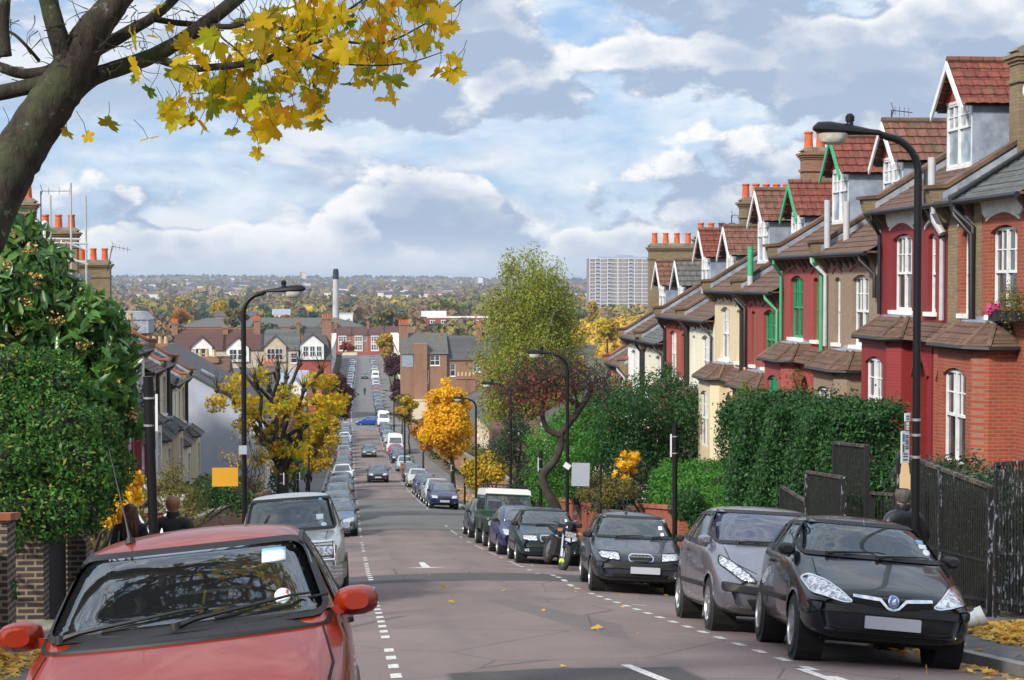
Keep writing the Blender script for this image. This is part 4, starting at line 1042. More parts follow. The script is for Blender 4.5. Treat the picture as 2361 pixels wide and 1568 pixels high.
for k, m_, n_, w_, v0 in ((0, 'brick_stock', 3, 3.45, 1.5), (1, 'brick_stock', 5, 4.2, 3.4), (2, 'brick_brown', 7, 4.8, 1.95), (3, 'brick_stock', 7, 4.72, 2.1), (4, 'brick_stock', 6, 4.70, 2.3)):
 if k == 1: continue
 r_, T_ = houses[2 * k + 1]; zr = zgs[k]
 stack(r_, T_, 0.0, v0, v0 + 2.9, w_, m_, ['terracotta'] if k != 4 else ['terracotta', 'terracotta', 'terracotta_dark', 'terracotta_dark', 'terracotta'], n_)
H6 = dict(label='low soot-brown brick house past the white end house, mossy roof', wall='brick_brown', side=1, Xw=XW, Ym=88.4, dir=-1, zg=-4.1, group='houses of the right-hand terrace', bay=False, parapets=(0, 5.03), hood=False, coping='coping_red', pipes=[(4.6, 'pipe_grey', .06, -.1, -3, True)])
r6, T6 = house(H6); stack(r6, T6, 0.0, 1.9, 4.8, 6.0, 'brick_stock', ['terracotta'], 5, w0=2)
# ------------------------------------------------------------------ left-hand terrace
_R = cam.rotation_euler.to_matrix()
def at(xd, yd, Y):
 """point of the place at distance Y down the street seen in the direction (xd, yd) of the survey photograph"""
 v = _R @ Vector(((xd - 1180) / 4000, (784 - yd) / 4000, -1)); v = v * (Y / v.y); return (v.x, v.y, v.z)
XL = -9.05
def LT(k, dn, **kw): kw.update(side=-1, Xw=XL, Ym=63.3 + 9.72 * k, dir=dn, zg=[-1.85, -2.9, -4.0, -5.15][k], W=4.86, group='houses of the left-hand terrace', coping=kw.get('coping', 'coping_red')); return kw
LS = [LT(0, -1, label='red brick house under scaffolding behind the big evergreen bush', wall='brick_red', parapets=(0,), roof='slate_plain'),
      LT(0, 1, label='house with red painted upper wall behind the bush, grey boxy dormer above', wall='painted_deep_red', parapets=(4.86,), roof='slate_plain'),
      LT(1, -1, label='red painted house with a slim white window beside the white one', wall='painted_deep_red', parapets=(0,), roof='slate_plain', pipes=[(.3, 'pipe_black', .09, .2, -3, True)]),
      LT(1, 1, label='white painted house on the left between red and beige fronts', wall='painted_white', parapets=(4.86,), roof='slate_plain', bayroof='slate_plain', pipes=[(.3, 'pipe_black', .1, .2, -3, True)]),
      LT(2, -1, label='beige painted house on the left with a dark slate bay roof', wall='painted_beige', parapets=(0,), roof='tile_brown', bayroof='slate_plain', pipes=[(.4, 'pipe_black', .09, .3, -3, True)]),
      LT(2, 1, label='beige house on the left with a satellite dish beside its bay', wall='painted_beige', parapets=(4.86,), roof='slate_plain', bayroof='slate_plain', pipes=[(4.5, 'pipe_black', .09, .3, -3, True)]),
      LT(3, -1, label='pale cream house on the left with brick between its windows', wall='painted_ivory', parapets=(0,), roof='slate_plain', bayroof='slate', pipes=[(4.3, 'pipe_black', .09, .3, -3, True)]),
      LT(3, 1, label='last pale cream house before the grey gable wall', wall='painted_cream', parapets=(4.86,), roof='slate_plain', bayroof='slate', coping='coping', pipes=[(4.3, 'pipe_black', .09, .3, -3, True)])]
LH = [house(q) for q in LS]
for i, (w_, n_) in enumerate(((4.75, 5), (5.05, 5), (4.95, 5), (2.9, 4))):
 stack(*LH[2 * i + 1], 0.0, 2.1, 4.7, w_, 'brick_stock', 'terracotta' if i < 3 else 'pot_buff', n_)
r_, T_ = LH[1]
mb = MB(T_); mb.prism([(.9, .6), (.9, 1.9), (3.4, 2.1)], 'x', 1.2, 1.28); mb.prism([(.9, .6), (.9, 1.9), (3.4, 2.1)], 'x', 3.3, 3.38); bd = mb.build('dormer', 'slate_plain', r_)
mb = MB(T_); mb.box(1.0, 3.6, .7, 3.5, 1.95, 2.15); mb.build('flat_roof', 'lead_grey', bd); sash(bd, T_, 1.3, 3.28, .75, 1.85, .92, sill=False)
for nm, lab, X, Y, Z in (('satellite_dish', 'dark satellite dish on the white wall near the red front', -8.8, 73.2, -5.2), ('satellite_dish', 'small grey dish above the dark slate bay roofs', -8.75, 84.0, -7.1), ('satellite_dish', 'brown dish low on the cream bay by the rose bushes', -8.0, 91.5, -10.6)):
 t_ = empty(nm, (X, Y, Z), lab, 'satellite dish', 'satellite dishes on the left-hand terrace')
 mb = MB(); mb.lathe((X + .25, Y - .12, Z + .1), [(.36, -.02), (.30, .05), (.16, .09), (.02, .10)], 14, 0, 'y'); mb.build('dish', 'lead_grey', t_, smooth=True)
 mb = MB(); mb.tube([(X - .2, Y, Z - .1), (X + .2, Y, Z), (X + .3, Y - .4, Z + .05)], .02, 5); mb.build('arm', 'pipe_black', t_)
# ------------------------------------------------------------------ grey gabled house below the left terrace
def tagged(nm, loc, lab, cat, grp=None): return empty(nm, loc, lab, cat, grp)
GY = 103.5; gb = -h(GY) - .3
g_ = tagged('gabled_house', (-8, GY + 5, gb), 'blue-grey gable wall facing the camera with white street front', 'house')
mb = MB(); e = -7.85; rz = -4.2
mb.prism([(-5.1, gb), (-5.1, e), (-11.6, rz), (-18, e), (-18, gb)], 'y', GY, GY + 14); w_ = mb.build('wall', 'render_grey', g_)
mb = MB(); mb.add([(-4.75, GY - .15, e - .12), (-11.6, GY - .15, rz + .15), (-11.6, GY + 14, rz + .15), (-4.75, GY + 14, e - .12), (-4.75, GY - .15, e - .28), (-11.6, GY - .15, rz), (-11.6, GY + 14, rz), (-4.75, GY + 14, e - .28), (-18.3, GY - .15, e - .12), (-18.3, GY + 14, e - .12), (-18.3, GY - .15, e - .28)],
   [(0, 1, 2, 3), (0, 1, 5, 4), (4, 5, 6, 7), (1, 8, 9, 2), (1, 8, 10, 5)]); rf = mb.build('roof', 'slate_plain', g_)
mb = MB(); mb.rbox((-8.6, GY + 3.2, -5.55), (.9, .7, .08), (0, math.atan2(3.65, 6.5), 0)); mb.build('roof_window', 'house_glass_pale', rf)
mb = MB(); mb.tube([(-4.7, GY, e - .2), (-4.7, GY + 14, e - .2)], .07, 6); mb.build('gutter', 'pipe_black', g_)
for i, (y0, y1, m_, lab, zt) in enumerate(((GY + .02, 118, 'render_white', 'white rendered low terrace joined to the grey gable', -7.9), (118, 132, 'painted_ivory', 'ivory fronted terrace behind the yellow maple', -9.6), (132, 150, 'render_white', 'white terrace glimpsed left of the green street tree', -11.0), (150, 172, 'painted_beige', 'beige terrace far down the left pavement', -12.3), (172, 200, 'brick_brown', 'brown brick terrace behind the orange trees', -13.4), (200, 230, 'brick_red', 'red brick terrace behind the purple tree', -14.6), (230, 258, 'render_white', 'white corner terrace before the cross street', -15.4))):
 t_ = tagged('terraced_house', (-6, (y0 + y1) / 2, -h((y0 + y1) / 2)), lab, 'house', 'lower houses on the left')
 X = -5.05 if i == 0 else -7.2; T_ = lambda p, X=X, y0=y0, zt=zt: (X - p[1], y0 + p[0], zt + p[2]); W_ = y1 - y0; wb = -h(y1) - zt - .3; n = max(2, int(W_ / 3.2))
 holes = []
 for k in range(n):
  u = W_ * (k + .5) / n; holes += [(u - .55, u + .55, -2.3, -.7, 0), (u - .55, u + .55, -5.0, -3.3, 0)] if wb < -5.3 else [(u - .55, u + .55, -2.3, -.7, 0)]
 mb = MB(T_); facade(mb, 0, W_, wb, 0, holes, 0, .15); mb.box(0, .1, .02, 8, wb, 0); mb.box(W_ - .1, W_, .02, 8, wb, 0); mb.box(.1, W_ - .1, .3, .35, wb, 0, 1); mb.build('wall', [m_, 'dark_inside'], t_)
 for a, b, c_, d_, _ in holes: sash(t_, T_, a + .02, b - .02, c_ + .02, d_ - .02, .08, muntin=2)
 if i:
  mb = MB(T_); mb.add([(-.1, -.3, -.05), (W_ + .1, -.3, -.05), (W_ + .1, 4.2, 2.7), (-.1, 4.2, 2.7), (W_ + .1, 8.5, 0), (-.1, 8.5, 0)], [(0, 1, 2, 3), (3, 2, 4, 5), (0, 3, 5), (1, 4, 2)]); mb.build('roof', 'tile_maroon' if i % 2 else 'slate_plain', t_)
  if i > 1: stack(t_, T_, W_ * .5, 3, 5.4, 3.6, 'brick_brown', 'pot_buff' if i % 2 else 'terracotta', 4, w0=1.5)
# ------------------------------------------------------------------ houses and other buildings beyond, each with walls, roof, windows and chimneys
def bg_house(name, label, x0, x1, Y, ze, zr, depth, wall, roof, wins=(), gables=(), chims=(), group=None, zb=None, frame='wood_white', hip=0.0, pot='terracotta', win_n=0):
 zb = zb if zb is not None else -h(Y) - .3
 t_ = empty(name, ((x0 + x1) / 2, Y + depth / 2, zb), label, 'house', group)
 T_ = lambda p: (x0 + p[0], Y + p[1], p[2]); W_ = x1 - x0
 hs = [(a - x0, b - x0, c_, d_, 0) for a, b, c_, d_ in wins]
 mb = MB(T_); facade(mb, 0, W_, zb, ze, hs, 0, .2); mb.box(0, .2, .01, depth, zb, ze); mb.box(W_ - .2, W_, .01, depth, zb, ze); mb.box(.2, W_ - .2, .6, .7, zb, ze, 1)
 if hip == 0: mb.prism([(0, ze), (depth, ze), (depth / 2, zr)], 'x', .02, .1); mb.prism([(0, ze), (depth, ze), (depth / 2, zr)], 'x', W_ - .1, W_ - .02)
 mb.build('wall', [wall, 'dark_inside'], t_)
 for a, b, c_, d_, _ in hs: sash(t_, T_, a + .02, b - .02, c_ + .02, d_ - .02, .08, frame, 'house_glass', 2, thick=.09, sill=(b - a) < 2)
 mb = MB(T_); o = .25; H_ = hip
 P = [(-o, -o, ze - .1), (W_ + o, -o, ze - .1), (W_ + o, depth + o, ze - .1), (-o, depth + o, ze - .1), (H_ - (o if H_ == 0 else 0), depth / 2, zr), (W_ - H_ + (o if H_ == 0 else 0), depth / 2, zr)]
 mb.add(P, [(0, 1, 5, 4), (2, 3, 4, 5), (1, 2, 5), (3, 0, 4)]); mb.build('roof', roof, t_)
 for (xc, wd, zb_, ze_, za, gm, wn) in gables:
  mb = MB(); mb.prism([(xc - wd / 2, zb_), (xc + wd / 2, zb_), (xc + wd / 2, ze_), (xc, za), (xc - wd / 2, ze_)], 'y', Y - .35, Y + depth / 2 - .3); gg = mb.build('gable_bay', gm, t_)
  mb = MB()
  for s_ in (-1, 1): mb.prism([(xc, za + .18), (xc + s_ * (wd / 2 + .22), ze_ - .12), (xc + s_ * (wd / 2 + .22), ze_ - .26), (xc, za)], 'y', Y - .6, Y + depth / 2 - .3)
  mb.build('gable_roof', roof, gg)
  for (a, b, c_, d_) in wn:
   mb = MB(); mb.box(a, b, Y - .38, Y - .34, c_, d_); p_ = mb.build('window', 'house_glass', gg)
   mb = MB(); f = .07
   mb.box(a - f, a, Y - .42, Y - .34, c_ - f, d_ + f); mb.box(b, b + f, Y - .42, Y - .34, c_ - f, d_ + f); mb.box(a, b, Y - .42, Y - .34, c_ - f, c_); mb.box(a, b, Y - .42, Y - .34, d_, d_ + f); mb.box(a, b, Y - .41, Y - .34, (c_ + d_) / 2 - .04, (c_ + d_) / 2 + .04)
   mb.box((a + b) / 2 - .035, (a + b) / 2 + .035, Y - .41, Y - .34, c_, d_); mb.build('frame', 'wood_white', p_)
 for (xc, w_, top, base, npots) in chims:
  mb = MB(); yc = Y + depth * .42; mb.box(xc - w_ / 2, xc + w_ / 2, yc - .45, yc + .45, base, top); mb.box(xc - w_ / 2 - .12, xc + w_ / 2 + .12, yc - .57, yc + .57, top - .45, top - .15)
  ch = mb.build('chimney', 'brick_brown', t_)
  for k in range(npots):
   mb = MB(); mb.lathe((xc - w_ / 2 + w_ * (k + .5) / npots, yc, top), [(.16, 0), (.12, .5), (.15, .55)], 8); mb.build('chimney_pot', pot, ch)
 return t_
YB = 292; g3 = 'gabled houses across the foot of the hill'
def wv(*xs): return [(x - .55, x + .55, -13.6, -11.9) for x in xs] + [(x - .55, x + .55, -17.4, -15.6) for x in xs]
bg_house('row_house', 'maroon roofed house with a small white gable, left end of the far row', -29, -20.9, YB, -11.3, -8.0, 9, 'render_tan', 'tile_maroon', wv(-28, -26.5), [(-24.5, 3.4, -13.2, -10.7, -9.2, 'render_white', [(-25.5, -23.6, -12.8, -11.1)])], [(-29.3, 1.0, -6.7, -9, 4)], g3)
bg_house('row_house', 'maroon roofed house whose white gable has three casements', -20.9, -14.6, YB, -11.3, -8.0, 9, 'render_tan', 'tile_maroon', wv(-20), [(-18.6, 3.7, -13.3, -10.9, -9.3, 'render_white', [(-19.9, -18.8, -12.9, -11.3), (-18.5, -17.4, -12.9, -11.3)])], [(-20.9, .9, -7.4, -9, 0)], g3)
bg_house('row_house', 'slate roofed house with a tan rendered gable', -14.6, -8.6, YB, -11.3, -8.0, 9, 'render_tan', 'slate', wv(-9.3), [(-12.4, 3.6, -13.3, -10.7, -9.0, 'render_tan', [(-13.7, -12.5, -12.9, -11.2), (-12.3, -11.2, -12.9, -11.2)])], [(-15.6, 1.1, -6.2, -9, 4), (-8.7, .5, -6.6, -9, 1)], g3)
bg_house('row_house', 'corner house with white pedimented attic and tall red chimney', -8.6, -3.2, YB, -13.0, -7.6, 9, 'brick_red', 'slate_plain', [], [(-6.3, 3.9, -13.0, -10.3, -8.8, 'render_white', [(-7.7, -7.0, -12.4, -10.8), (-6.6, -5.9, -12.4, -10.8), (-5.5, -4.8, -12.4, -10.8)])], [(-3.9, 1.6, -5.9, -12, 4)], g3, hip=1.2)
t_ = tagged('tank_tower', (-27, 170, -15), 'brown brick tower topped by a pale ribbed tank, left of the street', 'tower')
mb = MB(); mb.box(-23.6, -19.4, 168, 172, -19, -4.9); mb.build('brick_shaft', 'brick_brown', t_)
mb = MB(); mb.box(-23.9, -19.1, 167.7, 172.3, -4.88, -3.6); mb.prism([(-24, -3.6), (-19, -3.6), (-19.8, -2.85), (-23.2, -2.85)], 'y', 167.6, 172.4); mb.build('tank', 'lead_pale', t_)
t_ = bg_house('terraced_house', 'low brick house with cream chimney pots behind the left terrace', -17, -9.2, 128, -7.9, -5.6, 9, 'brick_stock', 'tile_brown', [(-12, -10.8, -10.6, -9)], [], [(-14.6, 2.2, -4.6, -8, 5), (-11.2, 2.6, -5.6, -8, 5)], None, pot='pot_buff')
t_ = bg_house('terraced_house', 'brick house with orange pots beyond the grey gable', -15, -6.6, 150, -10.8, -7.6, 9, 'brick_stock', 'slate_plain', [(-11, -9.8, -13.6, -12)], [], [(-12.6, 3.6, -7.6, -10, 6)], None)
t_ = bg_house('terraced_house', 'glass roofed extension with brown walls behind the maple crown', -14, -5.6, 225, -14.6, -11.6, 9, 'brick_brown', 'lead_pale', [], [(-7.2, 3.2, -18, -14.2, -12.4, 'render_white', [(-7.9, -6.7, -16.4, -14.8)])], [(-10.6, 1.4, -10.6, -14, 3)], None)
YC = 298
bg_house('corner_house', 'tall brown brick corner building with bricked openings, right of the far street', 8.9, 16.6, YC, -12.3, -8.9, 11, 'brick_brown', 'tile_grey', [(13.7, 15.4, -14.4, -12.6)], [], [(9.3, 1.6, -7.1, -12, 5), (15.7, .8, -9.6, -19, 1)], None)
_cb = bpy.data.objects[[i for i, o in enumerate(bpy.data.objects) if o.get('label', '').startswith('tall brown brick corner')][0]]
for P_ in ([(11.3, -19.8), (11.3, -15.4)], [(13.4, -15.2), (13.4, -17.2), (11.9, -19.8)]): mb = MB(); mb.tube([(x, YC - .12, z) for x, z in P_], .07, 6); mb.build('waste_pipe', 'stone_white', _cb, smooth=True)
mb = MB(); mb.box(8.9, 10.8, YC - .06, YC - .01, -14.6, -12.4); mb.build('lead_cheek', 'lead_grey', _cb)
mb = MB(); mb.box(10.9, 13.2, YC - .5, YC + 3, -20.5, -10.6); mb.build('back_wing', 'brick_brown', _cb)
mb = MB(); mb.box(10.5, 17.5, YC - 4, YC - .6, -24, -20.2); mb.box(10.4, 17.6, YC - 4.1, YC - 3.9, -20.2, -19.9); mb.build('lean_to', 'painted_beige', _cb)
bg_house('corner_house', 'brown brick house with dark slate roof and two white sashes beside the birch', 16.62, 26.5, YC + .5, -13.4, -9.4, 10, 'brick_brown', 'slate_plain', [(17.2, 18.1, -16.3, -14.1), (21.2, 22.4, -15.6, -13.9)], [], [(22.5, .9, -7.6, -13, 3)], None)
bg_house('terraced_house', 'low house with buff chimney pots between the yellow tree and the birch', 13.2, 19.5, 236, -17.2, -15.2, 8, 'brick_stock', 'slate_plain', [], [], [(16.0, 2.6, -13.0, -17, 5), (18.2, 1.6, -13.9, -17, 3)], None, pot='pot_buff')
bg_house('terraced_house', 'slate hipped roof with red ridge right of the yellow tree', 13.0, 24, 150, -13.6, -9.9, 10, 'render_white', 'slate_plain', [(14, 15, -15.6, -14.2)], [], [], None, hip=2.5)
bg_house('terraced_house', 'white gabled house glimpsed behind the dark evergreen', 10.2, 13.5, 118, -12.6, -9.8, 8, 'render_white', 'tile_brown', [(11, 12, -13.8, -12.9)], [], [], None)
bg_house('terraced_house', 'maroon roofed house seen past the birch above the low brown house', 20.5, 27.0, 130, -9.4, -6.2, 9, 'brick_orange', 'tile_maroon', [], [], [(22.6, 1.2, -5.2, -9, 3)], None)
for i, (y0, y1, m_, rf_, lab) in enumerate(((96, 122, 'render_white', 'slate_plain', 'white fronted terrace behind the golden tree'), (122, 150, 'brick_brown', 'tile_maroon', 'brown brick terrace behind the birch foot'), (150, 184, 'painted_beige', 'slate_plain', 'beige terrace low behind the right parked cars'), (184, 222, 'brick_brown', 'slate_plain', 'brown terrace far down the right pavement'), (222, 260, 'brick_red', 'tile_maroon', 'red brick terrace before the crossing on the right'))):
 t_ = tagged('terraced_house', (14, (y0 + y1) / 2, -h((y0 + y1) / 2)), lab, 'house', 'lower houses on the right')
 zt = -h(y1) + 5.2; T_ = lambda p, y0=y0, zt=zt: (13.4 + p[1], y0 + p[0], zt + p[2]); W_ = y1 - y0; wb = -h(y1) - zt - .3; n = int(W_ / 4.5)
 holes = [(W_ * (k + .5) / n - .6, W_ * (k + .5) / n + .6, -2.2, -.7, 0) for k in range(n)]
 mb = MB(T_); facade(mb, 0, W_, wb, 0, holes, 0, .15); mb.box(0, .1, .02, 8, wb, 0); mb.box(.1, W_ - .1, .3, .35, wb, 0, 1); mb.build('wall', [m_, 'dark_inside'], t_)
 for a, b, c_, d_, _ in holes: sash(t_, T_, a + .02, b - .02, c_ + .02, d_ - .02, .08, muntin=1)
 mb = MB(T_); mb.add([(-.1, -.3, -.05), (W_ + .1, -.3, -.05), (W_ + .1, 4.2, 2.4), (-.1, 4.2, 2.4), (W_ + .1, 8.5, 0), (-.1, 8.5, 0)], [(0, 1, 2, 3), (3, 2, 4, 5), (0, 3, 5), (1, 4, 2)]); mb.build('roof', rf_, t_)
 stack(t_, T_, W_ * .5, 3, 5.2, 3.4, 'brick_stock', 'pot_buff' if i % 2 else 'terracotta', 4, w0=1.4)
i = 0
for (ya, yb, sd_, m_, rf_, lab) in ((312, 350, 1, 'brick_red', 'tile_maroon', 'red brick terrace on the right just past the big corner house'), (350, 420, 1, 'render_white', 'tile_maroon', 'white gabled terrace on the right beyond the crossing'), (420, 560, 1, 'painted_ivory', 'tile_maroon', 'last terrace on the right of the far street'),
                              (305, 350, -1, 'render_white', 'tile_maroon', 'white terrace on the left just past the crossing'), (350, 430, -1, 'painted_ivory', 'slate_plain', 'ivory terrace on the left of the far street'), (430, 560, -1, 'render_white', 'slate_plain', 'last white terrace on the left of the far street')):
 X = (11.4 if sd_ > 0 else -6.3); zt = -h(ya) + 6.4
 t_ = tagged('terraced_house', (X, (ya + yb) / 2, -h(ya)), lab, 'house', 'terraces beyond the crossing')
 T_ = lambda p, X=X, ya=ya, zt=zt, sd_=sd_: (X + sd_ * p[1] + shift(ya + p[0]), ya + p[0], zt + p[2]); W_ = yb - ya; n = int(W_ / 5)
 holes = [(W_ * (k + .5) / n - .9, W_ * (k + .5) / n + .9, a, b, 0) for k in range(n) for a, b in ((-2.4, -.7), (-5.4, -3.5))]
 mb = MB(T_); facade(mb, 0, W_, -6.7, 0, holes, 0, .15); mb.box(0, .1, .02, 8, -6.7, 0); mb.box(.1, W_, .3, .35, -6.7, 0, 1)
 for k in range(n): u = W_ * (k + .5) / n; mb.prism([(u - 1.5, 0), (u + 1.5, 0), (u, 1.6)], 'y', -.1, 1.8) if False else mb.add([(u - 1.5, -.2, 0), (u + 1.5, -.2, 0), (u, -.2, 1.7), (u, 2.4, 1.7)], [(0, 1, 2), (0, 2, 3), (1, 2, 3)])
 mb.build('wall', [m_, 'dark_inside'], t_)
 mb = MB(T_)
 for a, b, c_, d_, _ in holes: mb.box(a, b, .1, .14, c_, d_)
 mb.build('window_row', 'house_glass', t_)
 mb = MB(T_); mb.add([(-.1, -.3, -.05), (W_ + .1, -.3, -.05), (W_ + .1, 4.2, 3.0), (-.1, 4.2, 3.0), (W_ + .1, 8.5, 0), (-.1, 8.5, 0)], [(0, 1, 2, 3), (3, 2, 4, 5), (0, 3, 5), (1, 4, 2)]); mb.build('roof', rf_, t_)
 for k in range(1, n, 2):
  mb = MB(T_); mb.box(W_ * k / n - .35, W_ * k / n + .35, 3, 5, 2, 4.4); mb.build('chimney', 'brick_brown', t_)
YE = 602; x = -9.0; names = ['red and white bay-fronted house closing the street, far left of the four', 'house closing the street with a red maple in front', 'house closing the street with red curtained bays', 'house closing the street behind the yellow tree', 'bay-fronted house closing the street, hidden right end']
for i, lab in enumerate(names):
 x0 = -4.9 + 5.6 * (i - 1); zg_ = -18.3
 wins = [(x0 + 1.2, x0 + 3.4, -20.6, -18.9), (x0 + 4.1, x0 + 5.0, -20.4, -19.0), (x0 + 1.2, x0 + 3.4, -23.6, -21.7)]
 bg_house('bay_house', lab, x0, x0 + 5.58, YE, zg_, -15.5, 8, 'brick_red' if i % 2 else 'brick_brown', 'tile_maroon', wins, [(x0 + 2.3, 3.0, -24.8, zg_ - .1, -16.6, 'brick_red', [])] if False else [], [(x0, .9, -14.3, -17, 3)] if i % 2 else [], 'bay-fronted houses closing the far street', zb=-25)
 t_ = bpy.data.objects[-1] if False else None
for i in range(4):
 x0 = -4.9 + 5.6 * i
 t_ = [o for o in bpy.data.objects if o.type == 'EMPTY' and o.get('label') == names[i + 1]][0]
 for a, b in ((-18.9, -18.6), (-20.9, -20.6), (-21.7, -21.3), (-24.0, -23.6)):
  mb = MB(); mb.box(x0 + .95, x0 + 3.7, YE - .25, YE - .02, a, b); mb.build('bay_trim', 'render_white', t_)
 for xx in (x0 + .95, x0 + 1.75, x0 + 2.65, x0 + 3.5): mb = MB(); mb.box(xx, xx + .22, YE - .24, YE - .03, -23.6, -18.9); mb.build('bay_post', 'render_white', t_)
for x0, x1, m_, lab in ((-3.0, 2.4, 'painted_beige', 'pale low garden wall at the end of the street'), (2.4, 9.5, 'brick_red', 'red brick low garden wall at the end of the street')):
 mb = MB(); mb.box(x0, x1, 590, 590.3, -25, -23.9); tag(mb.build('garden_wall', m_), lab, 'wall')
# ------------------------------------------------------------------ landmarks
plain('concrete_stack', (.42, .42, .41), .9, var=.22, vscale=.15); plain('concrete_dark', (.020, .022, .045), .8, var=.1)
cX = at(774, 650, 835)[0]
t_ = tagged('industrial_chimney', (cX, 835, -27), 'tall grey tapering chimney with a black top', 'chimney')
mb = MB(); mb.lathe((cX, 835, -27), [(1.75, 0), (1.32, 28.3)], 20); mb.build('shaft', 'concrete_stack', t_, smooth=True)
mb = MB(); mb.lathe((cX, 835, 1.31), [(1.4, 0), (1.4, 4.0), (1.15, 4.05), (1.15, 4.9), (.8, 4.9)], 20); mb.build('cap', 'concrete_dark', t_, smooth=True)
plain('panel_brown', (.24, .20, .185), .9, var=.12, vscale=.4); plain('panel_white', (.62, .64, .68), .85, var=.05); plain('panel_blue', (.30, .34, .42), .8, var=.1)
t_ = tagged('tower_block', (197, 1262, -34), 'long high-rise block of brown and white panels behind the birch', 'tower block')
x0, x1, Y, zt, zb = 173.3, 223.5, 1250, 17.0, -24; n = 15; st = 2.72
mb = MB(); mb.box(x0, x1, Y, Y + 16, zb - 10, zt); mb.build('wall', 'panel_brown', t_)
mb = MB()
for k in range(n + 1): mb.box(x0 - .15, x1 + .15, Y - .2, Y - .002, zt - k * st - .4, zt - k * st)
for xx in (x0 - .1, x0 + 4.2, x0 + 8, x0 + 13, x0 + 20.3, x0 + 21.3, x0 + 28.5, x0 + 32.8, x0 + 38.4, x0 + 43.4, x0 + 47): mb.box(xx, xx + .45, Y - .35, Y - .19, zb - 5, zt)
mb.build('floor_bands', 'panel_white', t_)
mb = MB()
for k in range(n):
 for a, b in ((4.8, 7.6), (13.2, 15.8), (28.9, 31.5)): mb.box(x0 + a, x0 + b, Y - .25, Y - .02, zt - k * st - 2.5, zt - k * st - 1.5)
mb.build('balcony_front', 'panel_blue', t_)
for k in range(n):
 w_ = MB()
 for a, b in ((.8, 2.2), (9, 10), (10.6, 11.6), (18.6, 19.8), (24, 25), (25.5, 26.5), (33.6, 34.8), (35.3, 36.5), (39.2, 40.4), (41, 42.1), (44.4, 46)): w_.box(x0 + a, x0 + b, Y - .12, Y - .0, zt - k * st - 1.9, zt - k * st - .6)
 wn = w_.build('window_row', 'panel_white', t_)
 w_ = MB()
 for a, b in ((.8, 2.2), (9, 10), (10.6, 11.6), (18.6, 19.8), (24, 25), (25.5, 26.5), (33.6, 34.8), (35.3, 36.5), (39.2, 40.4), (41, 42.1), (44.4, 46), (4.9, 7.5), (13.3, 15.7), (29, 31.4)): w_.box(x0 + a + .2, x0 + b - .2, Y - .16, Y - .11, zt - k * st - 1.7, zt - k * st - .75)
 w_.build('pane', 'house_glass', wn)
mb = MB(); mb.box(x0 + 8, x1 - 6, Y + 3, Y + 13, zt, zt + 1.4); mb.box(x0 + 21, x0 + 33, Y + 4, Y + 12, zt + 1.4, zt + 2.6); mb.build('roof_plant', 'panel_blue', t_)
t_ = tagged('block_of_flats', (44, 706, -27), 'low red brick flats with white roof edge behind the birch', 'flats')
mb = MB(); mb.box(31.3, 62, 700, 710, -27, -14.6); mb.build('wall', 'brick_red', t_)
mb = MB(); mb.box(31.0, 62.3, 699.8, 710.2, -14.6, -14.1); mb.box(29, 39, 703, 709, -14.1, -11.9); mb.build('roof_edge', 'render_white', t_)
for k, xx in enumerate((33.2, 37.6, 42.0, 46.4, 50.8, 55.2)):
 for a, b, ww in ((-17.0, -15.4, 1.0), (-20.6, -18.0, 1.6)):
  mb = MB(); mb.box(xx - ww, xx + ww, 699.7, 699.98, a, b); w_ = mb.build('window', 'wood_white', t_); mb = MB(); mb.box(xx - ww + .3, xx - .15, 699.6, 699.69, a + .35 if ww < 1.5 else a + 1.1, b - .25); mb.box(xx + .15, xx + ww - .3, 699.6, 699.69, a + .35 if ww < 1.5 else a + 1.1, b - .25); mb.build('pane', 'house_glass', w_)
for i, (x0, x1, Y, ze, zr, m_, rf_, lab, hp) in enumerate(((-78, 6, 800, -20.5, -16.6, 'brick_orange', 'tile_grey', 'long grey-roofed works shed below the tall chimney', 12), (-40, -31, 905, -17, -14.2, 'render_white', 'lead_pale', 'small silver-roofed workshop left of the tall chimney', 0), (-6.4, 1.6, 950, -17.3, -17, 'render_white', 'lead_pale', 'small white square building right of the tall chimney', 0),
  (-66, -46, 860, -16.8, -14.6, 'brick_brown', 'slate_plain', 'dark slate roof among the trees behind the far row', 0), (-118, -92, 640, -13.5, -10.6, 'brick_brown', 'slate_plain', 'dark roofed shed left of the yellow poplar', 0))):
 t_ = bg_house('works_shed', lab, x0, x1, Y, ze, zr, 22, m_, rf_, [], [], [], None, hip=hp)
for i, (xd, yt, yb, wd, Y, m_, lab) in enumerate(((698, 628, 645, 14, 6300, 'terracotta', 'lone pinkish tower block on the skyline left of the chimney'), (1104, 640, 657, 18, 5200, 'panel_brown', 'grey-brown tower block on the skyline beside the birch'), (321, 643, 662, 13, 5200, 'terracotta', 'reddish block on the far slope above the left roofs'), (908, 647, 660, 18, 5600, 'panel_white', 'pale flats on the skyline in the middle'))):
 a = at(xd - wd / 2, yt, Y); b = at(xd + wd / 2, yb, Y)
 t_ = tagged('tower_block', ((a[0] + b[0]) / 2, Y, b[2] - 12), lab, 'tower block', 'tower blocks on the skyline'); mb = MB(); mb.box(a[0], b[0], Y, Y + (b[0] - a[0]) * .8, b[2] - 14, a[2]); mb.build('wall', 'panel_brown' if m_ == 'terracotta' else m_, t_)
 mb = MB(); q = (b[0] - a[0]); mb.box(a[0] + q * .35, b[0] + .1, Y - .5, Y - .01, b[2] - 14, a[2] - 1)  # paler right part of the front: sunlit side put into the wall colour
 mb.build('painted_sunlit_side', 'painted_beige' if m_ == 'terracotta' else 'panel_white', t_); mb = MB(); mb.box(a[0] + q * .2, b[0] - q * .2, Y + 3, Y + q * .6, a[2], a[2] + q * .12); mb.build('roof_plant', 'panel_blue', t_)
rng = np.random.default_rng(5)
